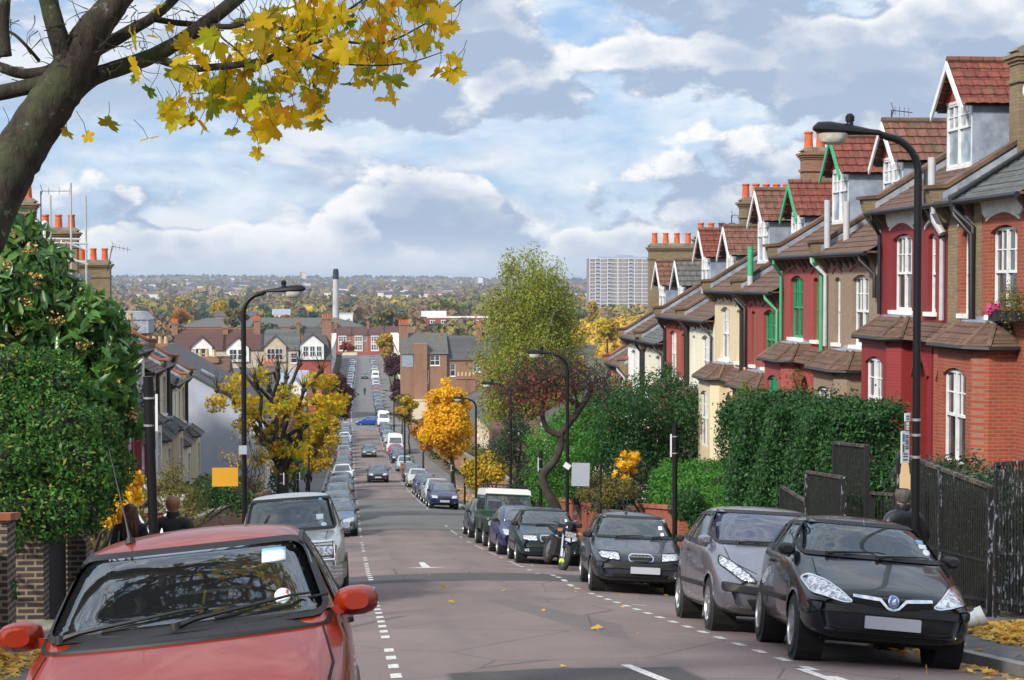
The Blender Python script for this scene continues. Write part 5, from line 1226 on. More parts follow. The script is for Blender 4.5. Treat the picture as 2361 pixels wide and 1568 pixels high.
plain('far_roof_dark', (.045, .05, .07), .9, var=.3, vscale=.05); plain('far_roof_red', (.17, .10, .09), .9, var=.3, vscale=.05); plain('far_wall', (.62, .58, .52), .9, var=.3, vscale=.03)
mb = MB()
for i in range(1900):
 Y = 2700 + 4700 * rng.random() ** .8; u = -.30 + .72 * rng.random(); X = u * Y; z = far_z(X, Y)
 L = 12 + 60 * rng.random() ** 2; D = 9; H_ = 6.5 + 2 * rng.random(); k = 0 if rng.random() < (.95 if 3800 < Y < 5600 and u < .03 else .62) else 1
 mb.box(X - L / 2, X + L / 2, Y, Y + D, z - 2, z + H_, 2 if rng.random() < .75 else 1)
 mb.add([(X - L / 2 - .3, Y - .5, z + H_), (X + L / 2 + .3, Y - .5, z + H_), (X + L / 2, Y + D / 2, z + H_ + 4), (X - L / 2, Y + D / 2, z + H_ + 4), (X + L / 2, Y + D + .5, z + H_), (X - L / 2, Y + D + .5, z + H_)], [(0, 1, 2, 3), (3, 2, 4, 5), (0, 3, 5), (1, 4, 2)], k)
tag(mb.build('far_town', ['far_roof_dark', 'far_roof_red', 'far_wall']), 'distant town of small terraces spread over the far slope', 'town', kind='stuff')
# ------------------------------------------------------------------ vegetation
def stops(*cs): n = len(cs); return [(i / max(1, n - 1), c) for i, c in enumerate(cs)]
leafmat('leaf_maple', stops((.74, .46, .012), (.80, .56, .02), (.66, .52, .02), (.42, .44, .02), (.14, .30, .025), (.62, .30, .012), (.78, .54, .015), (.74, .50, .02)), trans=.58)
leafmat('leaf_yellow', stops((.76, .42, .014), (.84, .52, .02), (.66, .33, .012), (.82, .58, .03)), trans=.4)
leafmat('leaf_gold', stops((.58, .34, .015), (.66, .42, .02), (.34, .34, .03), (.50, .26, .012), (.20, .26, .03)), trans=.4)
leafmat('leaf_orange', stops((.45, .17, .02), (.55, .24, .02), (.36, .12, .02), (.42, .26, .03)), trans=.35)
leafmat('leaf_red', stops((.30, .04, .02), (.38, .08, .03), (.22, .03, .02)), trans=.35)
leafmat('leaf_purple', stops((.065, .018, .026), (.10, .03, .035), (.045, .014, .022)), trans=.3)
leafmat('leaf_redbare', stops((.16, .03, .03), (.22, .05, .04), (.10, .03, .03)), trans=.3)
leafmat('leaf_birch', stops((.21, .25, .035), (.28, .31, .045), (.17, .22, .035), (.32, .31, .045), (.24, .28, .04)), trans=.35)
leafmat('leaf_privet', stops((.016, .060, .017), (.028, .095, .022), (.048, .14, .028), (.012, .042, .015), (.024, .075, .02)), trans=.25, rough=.5, spec=.25)
leafmat('leaf_bright', stops((.05, .18, .025), (.075, .25, .03), (.035, .13, .02), (.11, .29, .035)), trans=.35)
leafmat('leaf_dark', stops((.018, .042, .016), (.03, .065, .022), (.012, .03, .014)), trans=.2, rough=.45, spec=.45)
leafmat('leaf_loquat', stops((.035, .11, .02), (.065, .18, .03), (.10, .25, .04), (.02, .06, .015), (.16, .26, .05), (.03, .08, .02)), trans=.3, rough=.32, spec=.6)
leafmat('leaf_ivy', stops((.028, .10, .014), (.05, .16, .02), (.085, .24, .025), (.016, .055, .012), (.05, .15, .02), (.03, .09, .02), (.035, .11, .02), (.26, .26, .03)), trans=.3, rough=.5, spec=.3)
leafmat('leaf_olive', stops((.13, .12, .03), (.18, .15, .04), (.09, .10, .03), (.24, .16, .03)), trans=.3)
leafmat('wood_olive', stops((.17, .17, .05), (.26, .21, .05), (.12, .14, .045), (.33, .23, .06), (.20, .16, .07)), trans=.2)
leafmat('wood_brown', stops((.17, .12, .07), (.24, .16, .08), (.13, .10, .07), (.30, .17, .06)), trans=.2)
leafmat('wood_green', stops((.055, .08, .03), (.04, .06, .03), (.08, .10, .035)), trans=.2) if False else None
leafmat('wood_dark', stops((.04, .07, .05), (.06, .09, .045), (.09, .11, .05)), trans=.2)
leafmat('wood_gold', stops((.52, .32, .03), (.62, .40, .035), (.40, .30, .04)), trans=.25)
leafmat('litter', stops((.62, .33, .04), (.76, .46, .06), (.46, .19, .03), (.70, .52, .12), (.38, .15, .03)), trans=.2, rough=.7)
leafmat('blossom', stops((.62, .55, .30), (.45, .25, .06), (.36, .12, .03)), trans=.2)
leafmat('magenta', stops((.55, .03, .20), (.65, .06, .30)), trans=.3)
m, t, p = new_mat('bark_moss'); g = pos(t)
c = t.mix(t.smooth(t.noise(t.vmath('MULTIPLY', g, (3, 3, .8)), 6, 6, .7), .35, .65), (.020, .016, .012), (.055, .043, .032))
c = t.mix(t.smooth(t.noise(g, 2.2, 6, .7), .46, .62, 0, .75), c, (.06, .075, .03)); c = t.mix(t.smooth(t.noise(g, 9, 5, .75), .60, .68, 0, .75), c, (.20, .24, .19))
t.link(c, p.inputs['Base Color']); p.inputs['Roughness'].default_value = .95
bp = t.add('ShaderNodeBump', i_Strength=.9, i_Distance=.03); t.link(t.noise(t.vmath('MULTIPLY', g, (1, 1, .35)), 16, 6, .75), bp.inputs['Height']); t.link(bp.outputs[0], p.inputs['Normal'])
plain('bark', (.036, .028, .022), .95, var=.4, vscale=4, bump=.7, bscale=14)
plain('bark_birch', (.36, .34, .30), .9, var=.5, vscale=3)
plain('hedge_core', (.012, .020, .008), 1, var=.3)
TREES = 'trees'
def limb(a, b, rng, wob=.12, n=6):
 a, b = np.array(a, float), np.array(b, float); L = np.linalg.norm(b - a); P = []
 o = rng.normal(size=(n + 1, 3)) * L * wob * .5
 for i in range(n + 1):
  t_ = i / n; P.append(tuple(a + (b - a) * t_ + o[i] * math.sin(math.pi * t_) + np.array([0, 0, L * .10 * math.sin(math.pi * t_)])))
 return P
def tree(name, label, base, top, c, r, leaf, n, size, seed, cat='tree', group=None, tm=LENS, nb=26, tr=.12, inner=.3, bark='bark', cr=.36, hang=0., limbs=10, fill=.85, up=0., sq=.85, taper=0.):
 """trunk and limbs reaching to the leaf clumps; crown of loose leaves with gaps"""
 rng = np.random.default_rng(seed); t_ = empty(name, base, label, cat, group)
 C, Rr = crown_clumps(c, r, nb, rng, fill, cr)
 if taper: q_ = 1 - taper * (C[:, 2] - c[2]) / r[2]; C[:, :2] = np.array(c)[:2] + (C[:, :2] - np.array(c)[:2]) * q_[:, None]; Rr = Rr * q_
 mb = MB(); b = np.array(base, float); fk = b + (np.array(c) - b) * .55; fk[2] = b[2] + (c[2] - r[2] * .75 - b[2])
 if fk[2] < b[2] + .3: fk[2] = b[2] + (c[2] - b[2]) * .4
 mb.tube(limb(b - np.array([0, 0, .2]), fk, rng, .04), [tr * (1.15 - .45 * k / 6) for k in range(7)], 8)
 for i in range(min(limbs, nb)):
  P = limb(fk, C[i], rng, .16); mb.tube(P, [tr * .55 * (1 - .85 * k / 6) + .004 for k in range(7)], 5)
  for j in range(2): mb.tube(limb(P[3 + j], C[i] + rng.normal(size=3) * Rr[i], rng, .15, 4), [tr * .16 * (1 - .8 * k / 4) + .003 for k in range(5)], 4)
 mb.build('trunk', bark, t_, smooth='all')
 P, D = clump_points(C, Rr, n, rng, inner, sq)
 V, Fc = instance(tm, P, size, rng, up=up, outward=D, hang=hang); fastmesh('crown', V, Fc, leaf, t_)
 return t_
# ---- the near maple leaning in from the left
t_ = empty('maple_tree', (-3.6, 10.2, -h(10.2)), 'big mossy maple leaning in from the left with yellow leaves', 'tree')
rng = np.random.default_rng(11)
def px(pts, Y): return [at(x, y, Y + dy) for x, y, dy in pts]
MB_ = MB(); S1 = 1 / 364.0 * 1.0
def br(pts, wpx, Y=11.0, n=10, sub=4, nob=.02):
 P = [Vector(p) for p in px(pts, Y)]; Rr = [w / 2 / 4000 * (Y + q[2]) * 1.0 for w, q in zip(wpx, pts)]
 PP, RR = [], []
 for i in range(len(P) - 1):
  p0, p1, p2, p3 = P[max(0, i - 1)], P[i], P[i + 1], P[min(len(P) - 1, i + 2)]
  for j in range(sub):
   t1 = j / sub; t2 = t1 * t1; t3 = t2 * t1
   PP.append((p1 * 2 + (p2 - p0) * t1 + (p0 * 2 - p1 * 5 + p2 * 4 - p3) * t2 + (p1 * 3 - p0 - p2 * 3 + p3) * t3) * .5); RR.append((Rr[i] * (1 - t1) + Rr[i + 1] * t1) * (1 + nob * rng.normal()))
 PP.append(P[-1]); RR.append(Rr[-1]); MB_.tube(PP, RR, n); return PP
b_ = at(-40, 520, 10.8)
MB_.tube([(-3.6, 10.2, -h(10.2) - .2), (-3.45, 10.3, -1.4), (-3.0, 10.5, -.4), b_], [.24, .20, .185, .175], 14)
br([(-60, 560, -.2), (5, 420, -.1), (55, 335, 0), (110, 250, 0), (150, 190, 0), (185, 125, 0), (215, 70, 0), (262, 10, 0), (320, -70, .1), (360, -200, .3)], [126, 118, 110, 104, 100, 88, 76, 62, 52, 36], 11, 16, 6, .03)
br([(150, 190, 0), (148, 130, -.05), (130, 70, -.1), (112, 0, -.1), (100, -90, -.2)], [62, 50, 44, 42, 34], 11, 12)
br([(165, 215, .05), (215, 178, .1), (280, 155, .15), (350, 130, .2), (415, 95, .25), (480, 50, .3), (560, -15, .35), (640, -90, .5)], [50, 40, 38, 36, 34, 34, 30, 22], 11, 12)
br([(150, 190, 0), (90, 195, .1), (30, 208, .1), (-50, 222, .2), (-150, 215, .3)], [46, 38, 36, 34, 28], 11, 10)
br([(165, 140, 0), (110, 165, .1), (50, 170, .1), (0, 155, .1), (-80, 130, .2)], [34, 28, 25, 24, 20], 11, 10)
br([(205, 120, .1), (260, 95, .2), (310, 65, .25), (350, 42, .3), (400, 0, .4), (440, -50, .4)], [38, 30, 26, 24, 20, 16], 11, 10)
br([(345, 42, .3), (400, 52, .3), (470, 58, .3), (530, 62, .2), (580, 50, .2), (630, 62, .2), (690, 75, .2)], [15, 14, 13, 13, 13, 10, 6], 11, 8)
br([(350, 128, .2), (390, 145, .2), (440, 158, .1), (490, 155, .1), (545, 150, 0), (610, 140, 0), (650, 120, 0), (690, 105, 0), (740, 95, 0)], [24, 20, 18, 17, 16, 18, 14, 16, 8], 11, 9)
br([(690, 105, 0), (760, 92, 0), (830, 100, .1), (900, 95, .1), (980, 55, .1), (1050, 15, .2), (1100, -40, .2)], [12, 8, 6, 5, 4, 3, 2], 11, 5)
br([(690, 110, 0), (750, 140, -.1), (820, 150, -.1), (900, 150, -.1), (960, 140, 0), (1020, 120, 0)], [6, 5, 4, 4, 3, 2], 11, 5)
br([(690, 105, 0), (740, 60, 0), (800, 25, 0), (850, -10, .1)], [8, 7, 6, 5], 11, 6)
br([(12, 130, -.6), (5, 60, -.6), (10, -40, -.6)], [30, 32, 34], 11, 8)
br([(90, 140, 0), (60, 105, -.1), (25, 75, -.1), (-20, 68, -.1)], [9, 8, 7, 6], 11, 5)
br([(500, 60, .3), (510, 85, .2), (540, 110, .1), (560, 130, 0)], [7, 5, 5, 4], 11, 5)
br([(690, 90, .1), (700, 40, .1), (712, 0, .1)], [4, 4, 3], 11, 4)
for i in range(150):
 x0 = rng.choice([rng.uniform(0, 330), rng.uniform(280, 700)]); y0 = rng.uniform(10, 170) if x0 > 60 else rng.uniform(40, 190)
 a = rng.uniform(0, 6.28); L = rng.uniform(25, 85); P = [(x0, y0, rng.uniform(-.4, .4))]
 for k in range(4): a += rng.normal() * .45; P.append((P[-1][0] + math.cos(a) * L / 4, P[-1][1] + math.sin(a) * L / 4, P[-1][2]))
 br(P, [3.4, 2.6, 2.0, 1.5, 1.0], 11, 4, 1, 0)
for i in range(36):
 a = (-3.1 + .3 * rng.normal(), 11.4, 2.9 + .5 * rng.random()); b = (rng.uniform(-5.5, 3.0), rng.uniform(3.5, 13.5), rng.uniform(2.6, 5.2)) if i < 20 else (rng.uniform(-3.2, 1.6), rng.uniform(8.5, 13.0), rng.uniform(2.3, 5.5))
 P = limb(a, b, rng, .25, 8); MB_.tube(P, [.055 * (1 - .09 * k) for k in range(9)], 6)
 for j in range(9):
  k = rng.integers(2, 8); q = np.array(P[k]) + rng.normal(size=3) * (.7, .7, .45); MB_.tube(limb(P[k], q, rng, .3, 4), [.014, .011, .009, .006, .004], 4)
MB_.build('trunk', 'bark_moss', t_, smooth='all')
CL = [(420, 250, 60, 14), (470, 215, 50, 9), (590, 200, 60, 12), (560, 120, 50, 9), (640, 90, 60, 12), (700, 60, 60, 16), (760, 40, 70, 20), (830, 60, 70, 18), (900, 30, 60, 14), (960, 60, 60, 12), (1000, 20, 50, 8), (790, 130, 60, 15), (720, 170, 60, 16), (650, 230, 60, 10), (860, 140, 60, 12),
      (930, 110, 50, 8), (740, 215, 40, 8), (600, 250, 40, 6), (840, 185, 40, 6), (540, 175, 50, 6), (460, 130, 50, 7), (660, 30, 60, 9), (600, 60, 30, 5), (420, 100, 30, 3), (310, 92, 22, 3), (890, 190, 30, 4), (680, 150, 50, 9), (1010, 60, 40, 6), (520, 225, 30, 5), (320, 170, 20, 2), (370, 30, 20, 2)]
P = []
for x, y, r_, n_ in CL:
 for k in range(int(n_ * 1.05)): P.append(at(x + rng.normal() * r_ * .75, y + rng.normal() * r_ * .6 - 8, 11 + rng.normal() * .35))
for x, y in ((200, 312), (243, 280), (405, 260), (440, 280), (480, 268), (535, 300), (590, 305), (597, 352), (742, 262), (735, 285), (888, 226), (1050, 135), (1045, 165), (1008, 168), (1035, 180), (950, 152), (620, 205), (580, 240), (5, 332), (20, 300), (155, 305), (890, 130), (1040, 62), (1010, 100), (870, 175), (670, 265), (310, 185), (450, 215)): P.append(at(x, y, 11.0))
P = np.array(P); V, Fc = instance(MAPLE, P, .115, rng, hang=.35, jit=.38); V = V.astype(float);
fastmesh('leaves', V, Fc, 'leaf_maple', t_)
mb = MB()
for p_ in P:
 q = p_ + np.array((rng.normal() * .05, rng.normal() * .05, .10 + .08 * rng.random())); mb.tube([tuple(p_), tuple((p_ + q) / 2 + np.array((.015, 0, .0))), tuple(q)], .0022, 3, cap=False)
mb.build('leaf_stalks', 'bark', t_)
MB_ = MB()
for i in range(6):
 P = limb((-3.1, 11.4, 2.9 + .4 * rng.random()), (rng.uniform(-.6, 1.4), rng.uniform(9.2, 12.6), rng.uniform(2.6, 5.4)), rng, .35, 9); MB_.tube(P, [.06 * (1 - .085 * k) for k in range(10)], 7)
MB_.build('overhead_limbs', 'bark_moss', t_, smooth='all')
PP = np.stack([rng.uniform(-2.4, 1.2, 330), rng.uniform(9, 12.6, 330), rng.uniform(2.5, 5.5, 330)], 1); V, Fc = instance(STAR, PP, .16, rng, hang=.2); fastmesh('overhead_leaves', V, Fc, 'leaf_maple', t_)
PP = np.stack([rng.uniform(-5.5, 3.2, 800), rng.uniform(3, 13.5, 800), rng.uniform(2.6, 5.4, 800)], 1); V, Fc = instance(STAR, PP, .17, rng, hang=.2); fastmesh('upper_leaves', V, Fc, 'leaf_maple', t_)
# ---- left: loquat-leaved bush and clipped hedge over the brick piers
rng = np.random.default_rng(21)
def bush(name, label, loc, C, Rr, leaf, n, size, tm, cat='bush', seed=1, core=True, inner=.55, hang=0., up=.2, group=None, stem=True, sq=.9):
 rg = np.random.default_rng(seed); t_ = empty(name, loc, label, cat, group); C = np.array(C, float); Rr = np.array(Rr, float)
 P, D = clump_points(C, Rr, n, rg, inner, sq); V, Fc = instance(tm, P, size, rg, up=up, outward=D, hang=hang); fastmesh('foliage', V, Fc, leaf, t_)
 mb = MB()
 for c_, r_ in zip(C, Rr): mb.tube(limb(loc, c_, rg, .1, 5), [.05, .04, .035, .03, .02, .012], 5)
 mb.build('stems', 'bark', t_)
 return t_
Cb = [at(30, 560, 26), at(60, 650, 25.5), at(140, 720, 25.5), at(40, 740, 25), at(215, 740, 25), at(150, 830, 25), at(240, 850, 25), at(90, 620, 27), at(215, 930, 24.5), at(265, 930, 24.8), at(10, 600, 26.5), at(270, 800, 26), at(0, 700, 25), at(100, 790, 25.5), at(290, 985, 25), at(245, 760, 25.5)]
bush('evergreen_bush', 'tall broad evergreen bush with large glossy leaves and cream flower heads', (-5.2, 26, -h(26) - .1), Cb, [.55, .6, .62, .6, .42, .6, .52, .55, .5, .38, .5, .36, .6, .6, .28, .35], 'leaf_loquat', 5000, .25, LONG, seed=4, inner=.2, up=.1, hang=.45)
bs = [o for o in bpy.data.objects if o.get('label') == 'tall broad evergreen bush with large glossy leaves and cream flower heads'][0]
fl = [(65, 570), (75, 640), (12, 610), (40, 760), (122, 735), (190, 800), (60, 700), (262, 880), (20, 540), (300, 955)]
for x, y in fl:
 c_ = at(x + 5, y, 24.6); P = np.array(c_) + rng.normal(size=(45, 3)) * (.055, .055, .045); V, Fc = instance(QUAD, P, .028, rng); fastmesh('flower_head', V, Fc, 'blossom', bs)
Ch = [at(60, 900, 23.5), at(130, 900, 23.6), at(30, 1000, 23), at(120, 1000, 23), at(200, 1000, 23.6), at(60, 1090, 22.6), at(160, 1090, 22.8), at(240, 1080, 24), at(30, 1170, 22), at(120, 1180, 22), at(190, 1180, 22.6), at(225, 1140, 24), at(-10, 1080, 22), at(20, 860, 23.5), at(110, 860, 23.8), at(-20, 950, 23), at(265, 1090, 24.8), at(225, 1030, 24), at(-5, 1250, 20.5), at(0, 1360, 20.2)]
bush('hedge', 'dense small-leaved hedge spilling over the dark brick gate piers', (-4.6, 23, -h(23) - .1), Ch, [.5, .5, .62, .65, .5, .65, .65, .45, .55, .45, .36, .4, .5, .45, .4, .5, .28, .4, .3, .22], 'leaf_ivy', 34000, .062, LENS, cat='hedge', seed=5, inner=.62, up=.1)
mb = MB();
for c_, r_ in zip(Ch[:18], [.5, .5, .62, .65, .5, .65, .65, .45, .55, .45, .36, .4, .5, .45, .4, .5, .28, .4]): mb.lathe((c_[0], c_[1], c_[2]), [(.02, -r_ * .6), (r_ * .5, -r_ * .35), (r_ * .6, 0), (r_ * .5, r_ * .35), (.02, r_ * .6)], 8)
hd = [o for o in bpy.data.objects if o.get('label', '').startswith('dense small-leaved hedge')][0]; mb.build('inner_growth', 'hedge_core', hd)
bush('shrub', 'yellow-leaved shrub beside the hedge behind the woman', (-4.4, 29, -h(29)), [at(250, 1120, 29), at(290, 1150, 29), at(265, 1175, 28.5), at(300, 1110, 29.5), at(240, 1090, 29)], [.35, .3, .35, .25, .3], 'leaf_yellow', 2600, .07, QUAD, seed=6, inner=.2)
bush('rose_bush', 'straggly rose bush left of the walking man', (-4.9, 33, -h(33)), [at(400, 1090, 33), at(400, 1150, 33), at(430, 1190, 32.5), at(385, 1120, 33), at(410, 1210, 32.5), at(450, 1150, 33.5), at(350, 1130, 34)], [.3, .42, .38, .35, .4, .3, .3], 'leaf_olive', 3400, .055, LENS, seed=7, inner=.15, group='rose bushes on the left')
bush('rose_bush', 'low dark green rose bush behind the white pillar', (-4.6, 42, -h(42)), [at(490, 1130, 42), at(530, 1150, 42), at(470, 1150, 42), at(560, 1160, 42)], [.5, .45, .4, .4], 'leaf_privet', 2600, .07, LENS, seed=8, inner=.15, group='rose bushes on the left')
bush('creeper', 'thin leafy branches in front of the white left house', (-5.2, 27, -h(27)), [at(330, 905, 27), at(345, 920, 27)], [.22, .2], 'leaf_dark', 160, .07, LENS, seed=9, inner=.1)
# ---- right-hand hedge, clipped
def hedge_box(name, label, x0, x1, y0, y1, zt, leaf, n, size, seed, cat='hedge', rounded_=.25, twigs=60, zb=None, group=None):
 """zt(y) gives the top; a dense clipped hedge with leaves over an inner mass"""
 rg = np.random.default_rng(seed); t_ = empty(name, ((x0 + x1) / 2, (y0 + y1) / 2, -h((y0 + y1) / 2)), label, cat, group)
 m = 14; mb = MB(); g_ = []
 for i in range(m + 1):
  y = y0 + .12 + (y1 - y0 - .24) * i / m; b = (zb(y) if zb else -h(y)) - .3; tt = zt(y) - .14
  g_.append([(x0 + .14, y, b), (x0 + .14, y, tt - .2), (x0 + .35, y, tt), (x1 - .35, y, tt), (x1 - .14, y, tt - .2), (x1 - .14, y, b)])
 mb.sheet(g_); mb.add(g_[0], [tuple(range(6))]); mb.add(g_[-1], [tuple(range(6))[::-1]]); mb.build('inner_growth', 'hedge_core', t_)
 hm = zt((y0 + y1) / 2) + h((y0 + y1) / 2); A = [(y1 - y0) * hm, (x1 - x0) * hm, (x1 - x0) * hm * .3, (x1 - x0) * (y1 - y0)]; A = np.array(A); k = rg.choice(4, n, p=A / A.sum())
 U = rg.random(n); Wv = rg.random(n); P = np.zeros((n, 3)); D = np.zeros((n, 3)); zz = lambda y: np.vectorize(zt)(y); zbf = lambda y: np.interp(y, _y, -_hs)
 Yy = y0 + (y1 - y0) * U; Xx = x0 + (x1 - x0) * U
 a = k == 0; P[a] = np.stack([np.full(a.sum(), x0), Yy[a], zbf(Yy[a]) + Wv[a] * (zz(Yy[a]) - zbf(Yy[a]))], 1); D[a] = (-1, 0, .2)
 for kk, yy, dd in ((1, y0, -1), (2, y1, 1)): a = k == kk; P[a] = np.stack([Xx[a], np.full(a.sum(), yy), -h(yy) + Wv[a] * (zt(yy) + h(yy))], 1); D[a] = (0, dd, .2)
 a = k == 3; P[a] = np.stack([x0 + (x1 - x0) * Wv[a], Yy[a], zz(Yy[a])], 1); D[a] = (0, 0, 1)
 wv_ = .10 * np.sin(P[:, 1] * 2.3 + 1.3 * P[:, 2]) + .08 * np.sin(P[:, 1] * 5.1 - P[:, 0] * 3 + P[:, 2] * 4)
 P = P + D * (wv_ + rg.normal(size=n) * .07)[:, None] + rg.normal(size=(n, 3)) * .03
 V, Fc = instance(LENS, P, size, rg, up=.1, outward=D); fastmesh('leaves', V, Fc, leaf, t_)
 Q = []; mb = MB()
 for i in range(twigs):
  y = rg.uniform(y0, y1); x = rg.uniform(x0, min(x1, x0 + 1.2)); b = np.array((x, y, zt(y) - .1)); e = b + np.array((rg.normal() * .12, rg.normal() * .12, rg.uniform(.2, .55))); mb.tube([tuple(b), tuple(e)], [.006, .003], 3)
  for j in range(9): Q.append(b + (e - b) * (j + 1) / 9 + rg.normal(size=3) * .035)
 if twigs: V, Fc = instance(LENS, np.array(Q), size * .9, rg); fastmesh('twig_leaves', V, Fc, leaf, t_); mb.build('twigs', 'bark', t_)
 return t_
hedge_box('hedge', 'big clipped dark green hedge before the red and pebbledash houses', 8.9, 10.3, 31.2, 40.8, lambda y: np.interp(y, (31, 41), (-2.40, -2.95)) + .06 * math.sin(y * 1.7), 'leaf_privet', 80000, .085, 31, twigs=130)
hedge_box('hedge', 'dark low growth just behind the long railing panel', 9.0, 10.2, 20.5, 28.5, lambda y: np.interp(y, (20, 29), (-2.75, -3.15)), 'leaf_dark', 20000, .07, 38, twigs=0)
bush('tall_shrub', 'shrub shoots rising above the hedge before the green-windowed house', (11.6, 39, -h(39)), [at(1830, 870, 39), at(1840, 910, 39), at(1740, 920, 40), at(1720, 890, 40.5), at(1850, 940, 38), at(1780, 950, 39)], [.32, .4, .35, .2, .4, .4], 'leaf_olive', 900, .075, LENS, seed=32, inner=.1)
bush('tall_shrub', 'bright shrub shoots above the far end of the big hedge', (10.6, 41, -h(41)), [at(1715, 905, 41), at(1700, 950, 41), at(1750, 930, 41), at(1670, 960, 41.3)], [.28, .42, .4, .3], 'leaf_bright', 1500, .07, LENS, seed=33, inner=.1)
hedge_box('hedge', 'shaggy bright green hedge beside the wheelie bins', 8.6, 10.6, 42.5, 48.5, lambda y: np.interp(y, (42, 44, 49), (-5.45, -5.1, -5.55)) + .18 * math.sin(y * 1.1), 'leaf_bright', 40000, .085, 34, twigs=120)
hedge_box('hedge', 'low clipped hedge by the iron handrail', 8.7, 9.7, 38.2, 42.3, lambda y: np.interp(y, (38, 42), (-5.15, -5.35)), 'leaf_bright', 9000, .07, 35, twigs=10)
bush('round_shrub', 'small dark clipped shrub in front of the shaggy hedge', (8.45, 40.6, -h(40.6)), [at(1590, 1160, 41), at(1570, 1175, 41), at(1605, 1185, 41)], [.38, .32, .34], 'leaf_privet', 5200, .06, LENS, seed=36)
# ---- trees and bushes down the right
tree('street_tree', 'round-headed golden yellow street tree by the right pavement', (7.0, 117, -h(117)), 0, (6.55, 117, -9.0), (1.85, 1.9, 2.95), 'leaf_yellow', 20000, .13, 41, nb=80, tr=.15, taper=.45, cr=.30, inner=.15, tm=QUAD, group=TREES)
tree('birch_tree', 'very tall feathery olive green birch', (14.2, 130, -h(130)), 0, (13.5, 130, -6.2), (3.7, 3.2, 8.2), 'leaf_birch', 95000, .19, 142, nb=150, tr=.22, cr=.40, inner=.05, bark='bark_birch', limbs=40, fill=1.0, hang=.5, sq=1.5, group=TREES)
tree('ivy_tree', 'dark ivy-clad evergreen beside the third lamp post', (7.9, 78, -h(78)), 0, (7.5, 78, -8.0), (1.15, 1.3, 2.5), 'leaf_dark', 9000, .11, 43, nb=24, cr=.5, group=TREES)
tree('garden_tree', 'bright green shrubby tree behind the twisted bare tree', (8.6, 62, -h(62)), 0, (7.75, 62, -6.7), (1.45, 1.5, 1.75), 'leaf_bright', 12000, .085, 44, nb=30, cr=.42, group=TREES)
tree('garden_tree', 'large dark green tree in front of the white and ivory houses', (11.2, 63, -h(63)), 0, (10.7, 63, -5.3), (2.25, 2.3, 2.7), 'leaf_privet', 40000, .11, 45, nb=44, cr=.40, group=TREES)
tree('garden_tree', 'mid green tree top below the white end house', (10.6, 74, -h(74)), 0, (9.9, 74, -6.6), (2.0, 2.0, 2.0), 'leaf_bright', 20000, .12, 46, nb=30, cr=.4, group=TREES)
tree('garden_tree', 'dark green growth between the bins and the big tree', (9.4, 56, -h(56)), 0, (8.9, 56.5, -7.1), (1.5, 1.5, 1.3), 'leaf_dark', 9000, .09, 47, nb=24, cr=.45, group=TREES)
tree('young_maple', 'small maple sapling with pure yellow leaves', (7.9, 50.5, -h(50)), 0, at(1440, 1075, 50.5), (.42, .4, .55), 'leaf_yellow', 210, .17, 48, nb=10, tr=.02, cr=.5, inner=.1, tm=STAR, group=TREES)
bush('shrub', 'variegated pale shrub behind the brick garden wall', (8.6, 48, -h(48)), [at(1400, 1140, 48), at(1440, 1125, 48), at(1380, 1110, 48.5), at(1350, 1140, 49)], [.4, .4, .35, .3], 'leaf_olive', 2600, .07, LENS, seed=49, inner=.2)
bush('shrub', 'orange and yellow shrub at the corner below the golden tree', (7.9, 92, -h(92)), [at(1110, 1080, 92), at(1135, 1065, 92), at(1085, 1080, 92), at(1100, 1105, 92), at(1145, 1090, 91)], [.8, .7, .6, .7, .6], 'leaf_gold', 5200, .11, QUAD, seed=50, inner=.1)
tree('street_tree', 'smaller orange street tree left of the golden one', (6.9, 165, -h(165)), 0, (7.1, 165, -14.4), (1.4, 1.4, 1.9), 'leaf_orange', 3800, .17, 51, nb=20, tr=.1, inner=.1, tm=QUAD, group=TREES)
tree('street_tree', 'thin gold-leaved street tree far down the right pavement', (7.0, 205, -h(205)), 0, (6.7, 205, -15.2), (1.5, 1.4, 2.0), 'leaf_gold', 2600, .19, 52, nb=16, tr=.1, inner=.1, tm=QUAD, group=TREES)
tree('street_tree', 'almost bare brownish street tree beyond the white vans', (7.4, 250, -h(250)), 0, (7.6, 250, -18.2), (2.0, 2, 2.6), 'leaf_olive', 1800, .22, 53, nb=24, tr=.12, inner=.05, tm=QUAD, limbs=20, group=TREES)
tree('street_tree', 'reddish bare street tree on the far right pavement', (10.3, 330, -h(330)), 0, (9.4, 330, -20.5), (2.2, 2, 2.8), 'leaf_purple', 2600, .28, 54, nb=24, tr=.14, inner=.05, tm=QUAD, limbs=20, group=TREES)
tree('street_tree', 'purple leaved street tree on the right of the far street', (10.8, 420, -h(420)), 0, (11.0, 420, -20.3), (3.0, 3, 3.2), 'leaf_purple', 2800, .42, 55, nb=24, tr=.16, inner=.1, tm=QUAD, group=TREES)
tree('street_tree', 'tall yellow-green tree at the right end of the far street', (12.0, 520, -h(520)), 0, (10.8, 520, -19.0), (2.8, 3, 4.6), 'leaf_gold', 2800, .5, 56, nb=24, tr=.16, inner=.1, tm=QUAD, group=TREES)
tree('conifer', 'dark conical conifer among the right far gardens', (13.2, 430, -h(430)), 0, (13.0, 430, -20.4), (1.7, 1.7, 4.2), 'leaf_dark', 2600, .35, 57, nb=20, tr=.16, inner=.1, tm=QUAD, group=TREES)
tree('street_tree', 'small bright red tree beside the tall corner house', (11.2, 345, -h(345)), 0, (11.0, 345, -20.9), (1.6, 1.6, 1.8), 'leaf_red', 1800, .3, 58, nb=16, tr=.1, inner=.1, tm=QUAD, group=TREES)
tree('garden_tree', 'small red maple before the house closing the street', (-3.2, 580, -h(580)), 0, (-1.2, 580, -21.6), (3.6, 3, 2.0), 'leaf_red', 1500, .5, 59, nb=16, tr=.2, inner=.1, tm=QUAD, group=TREES)
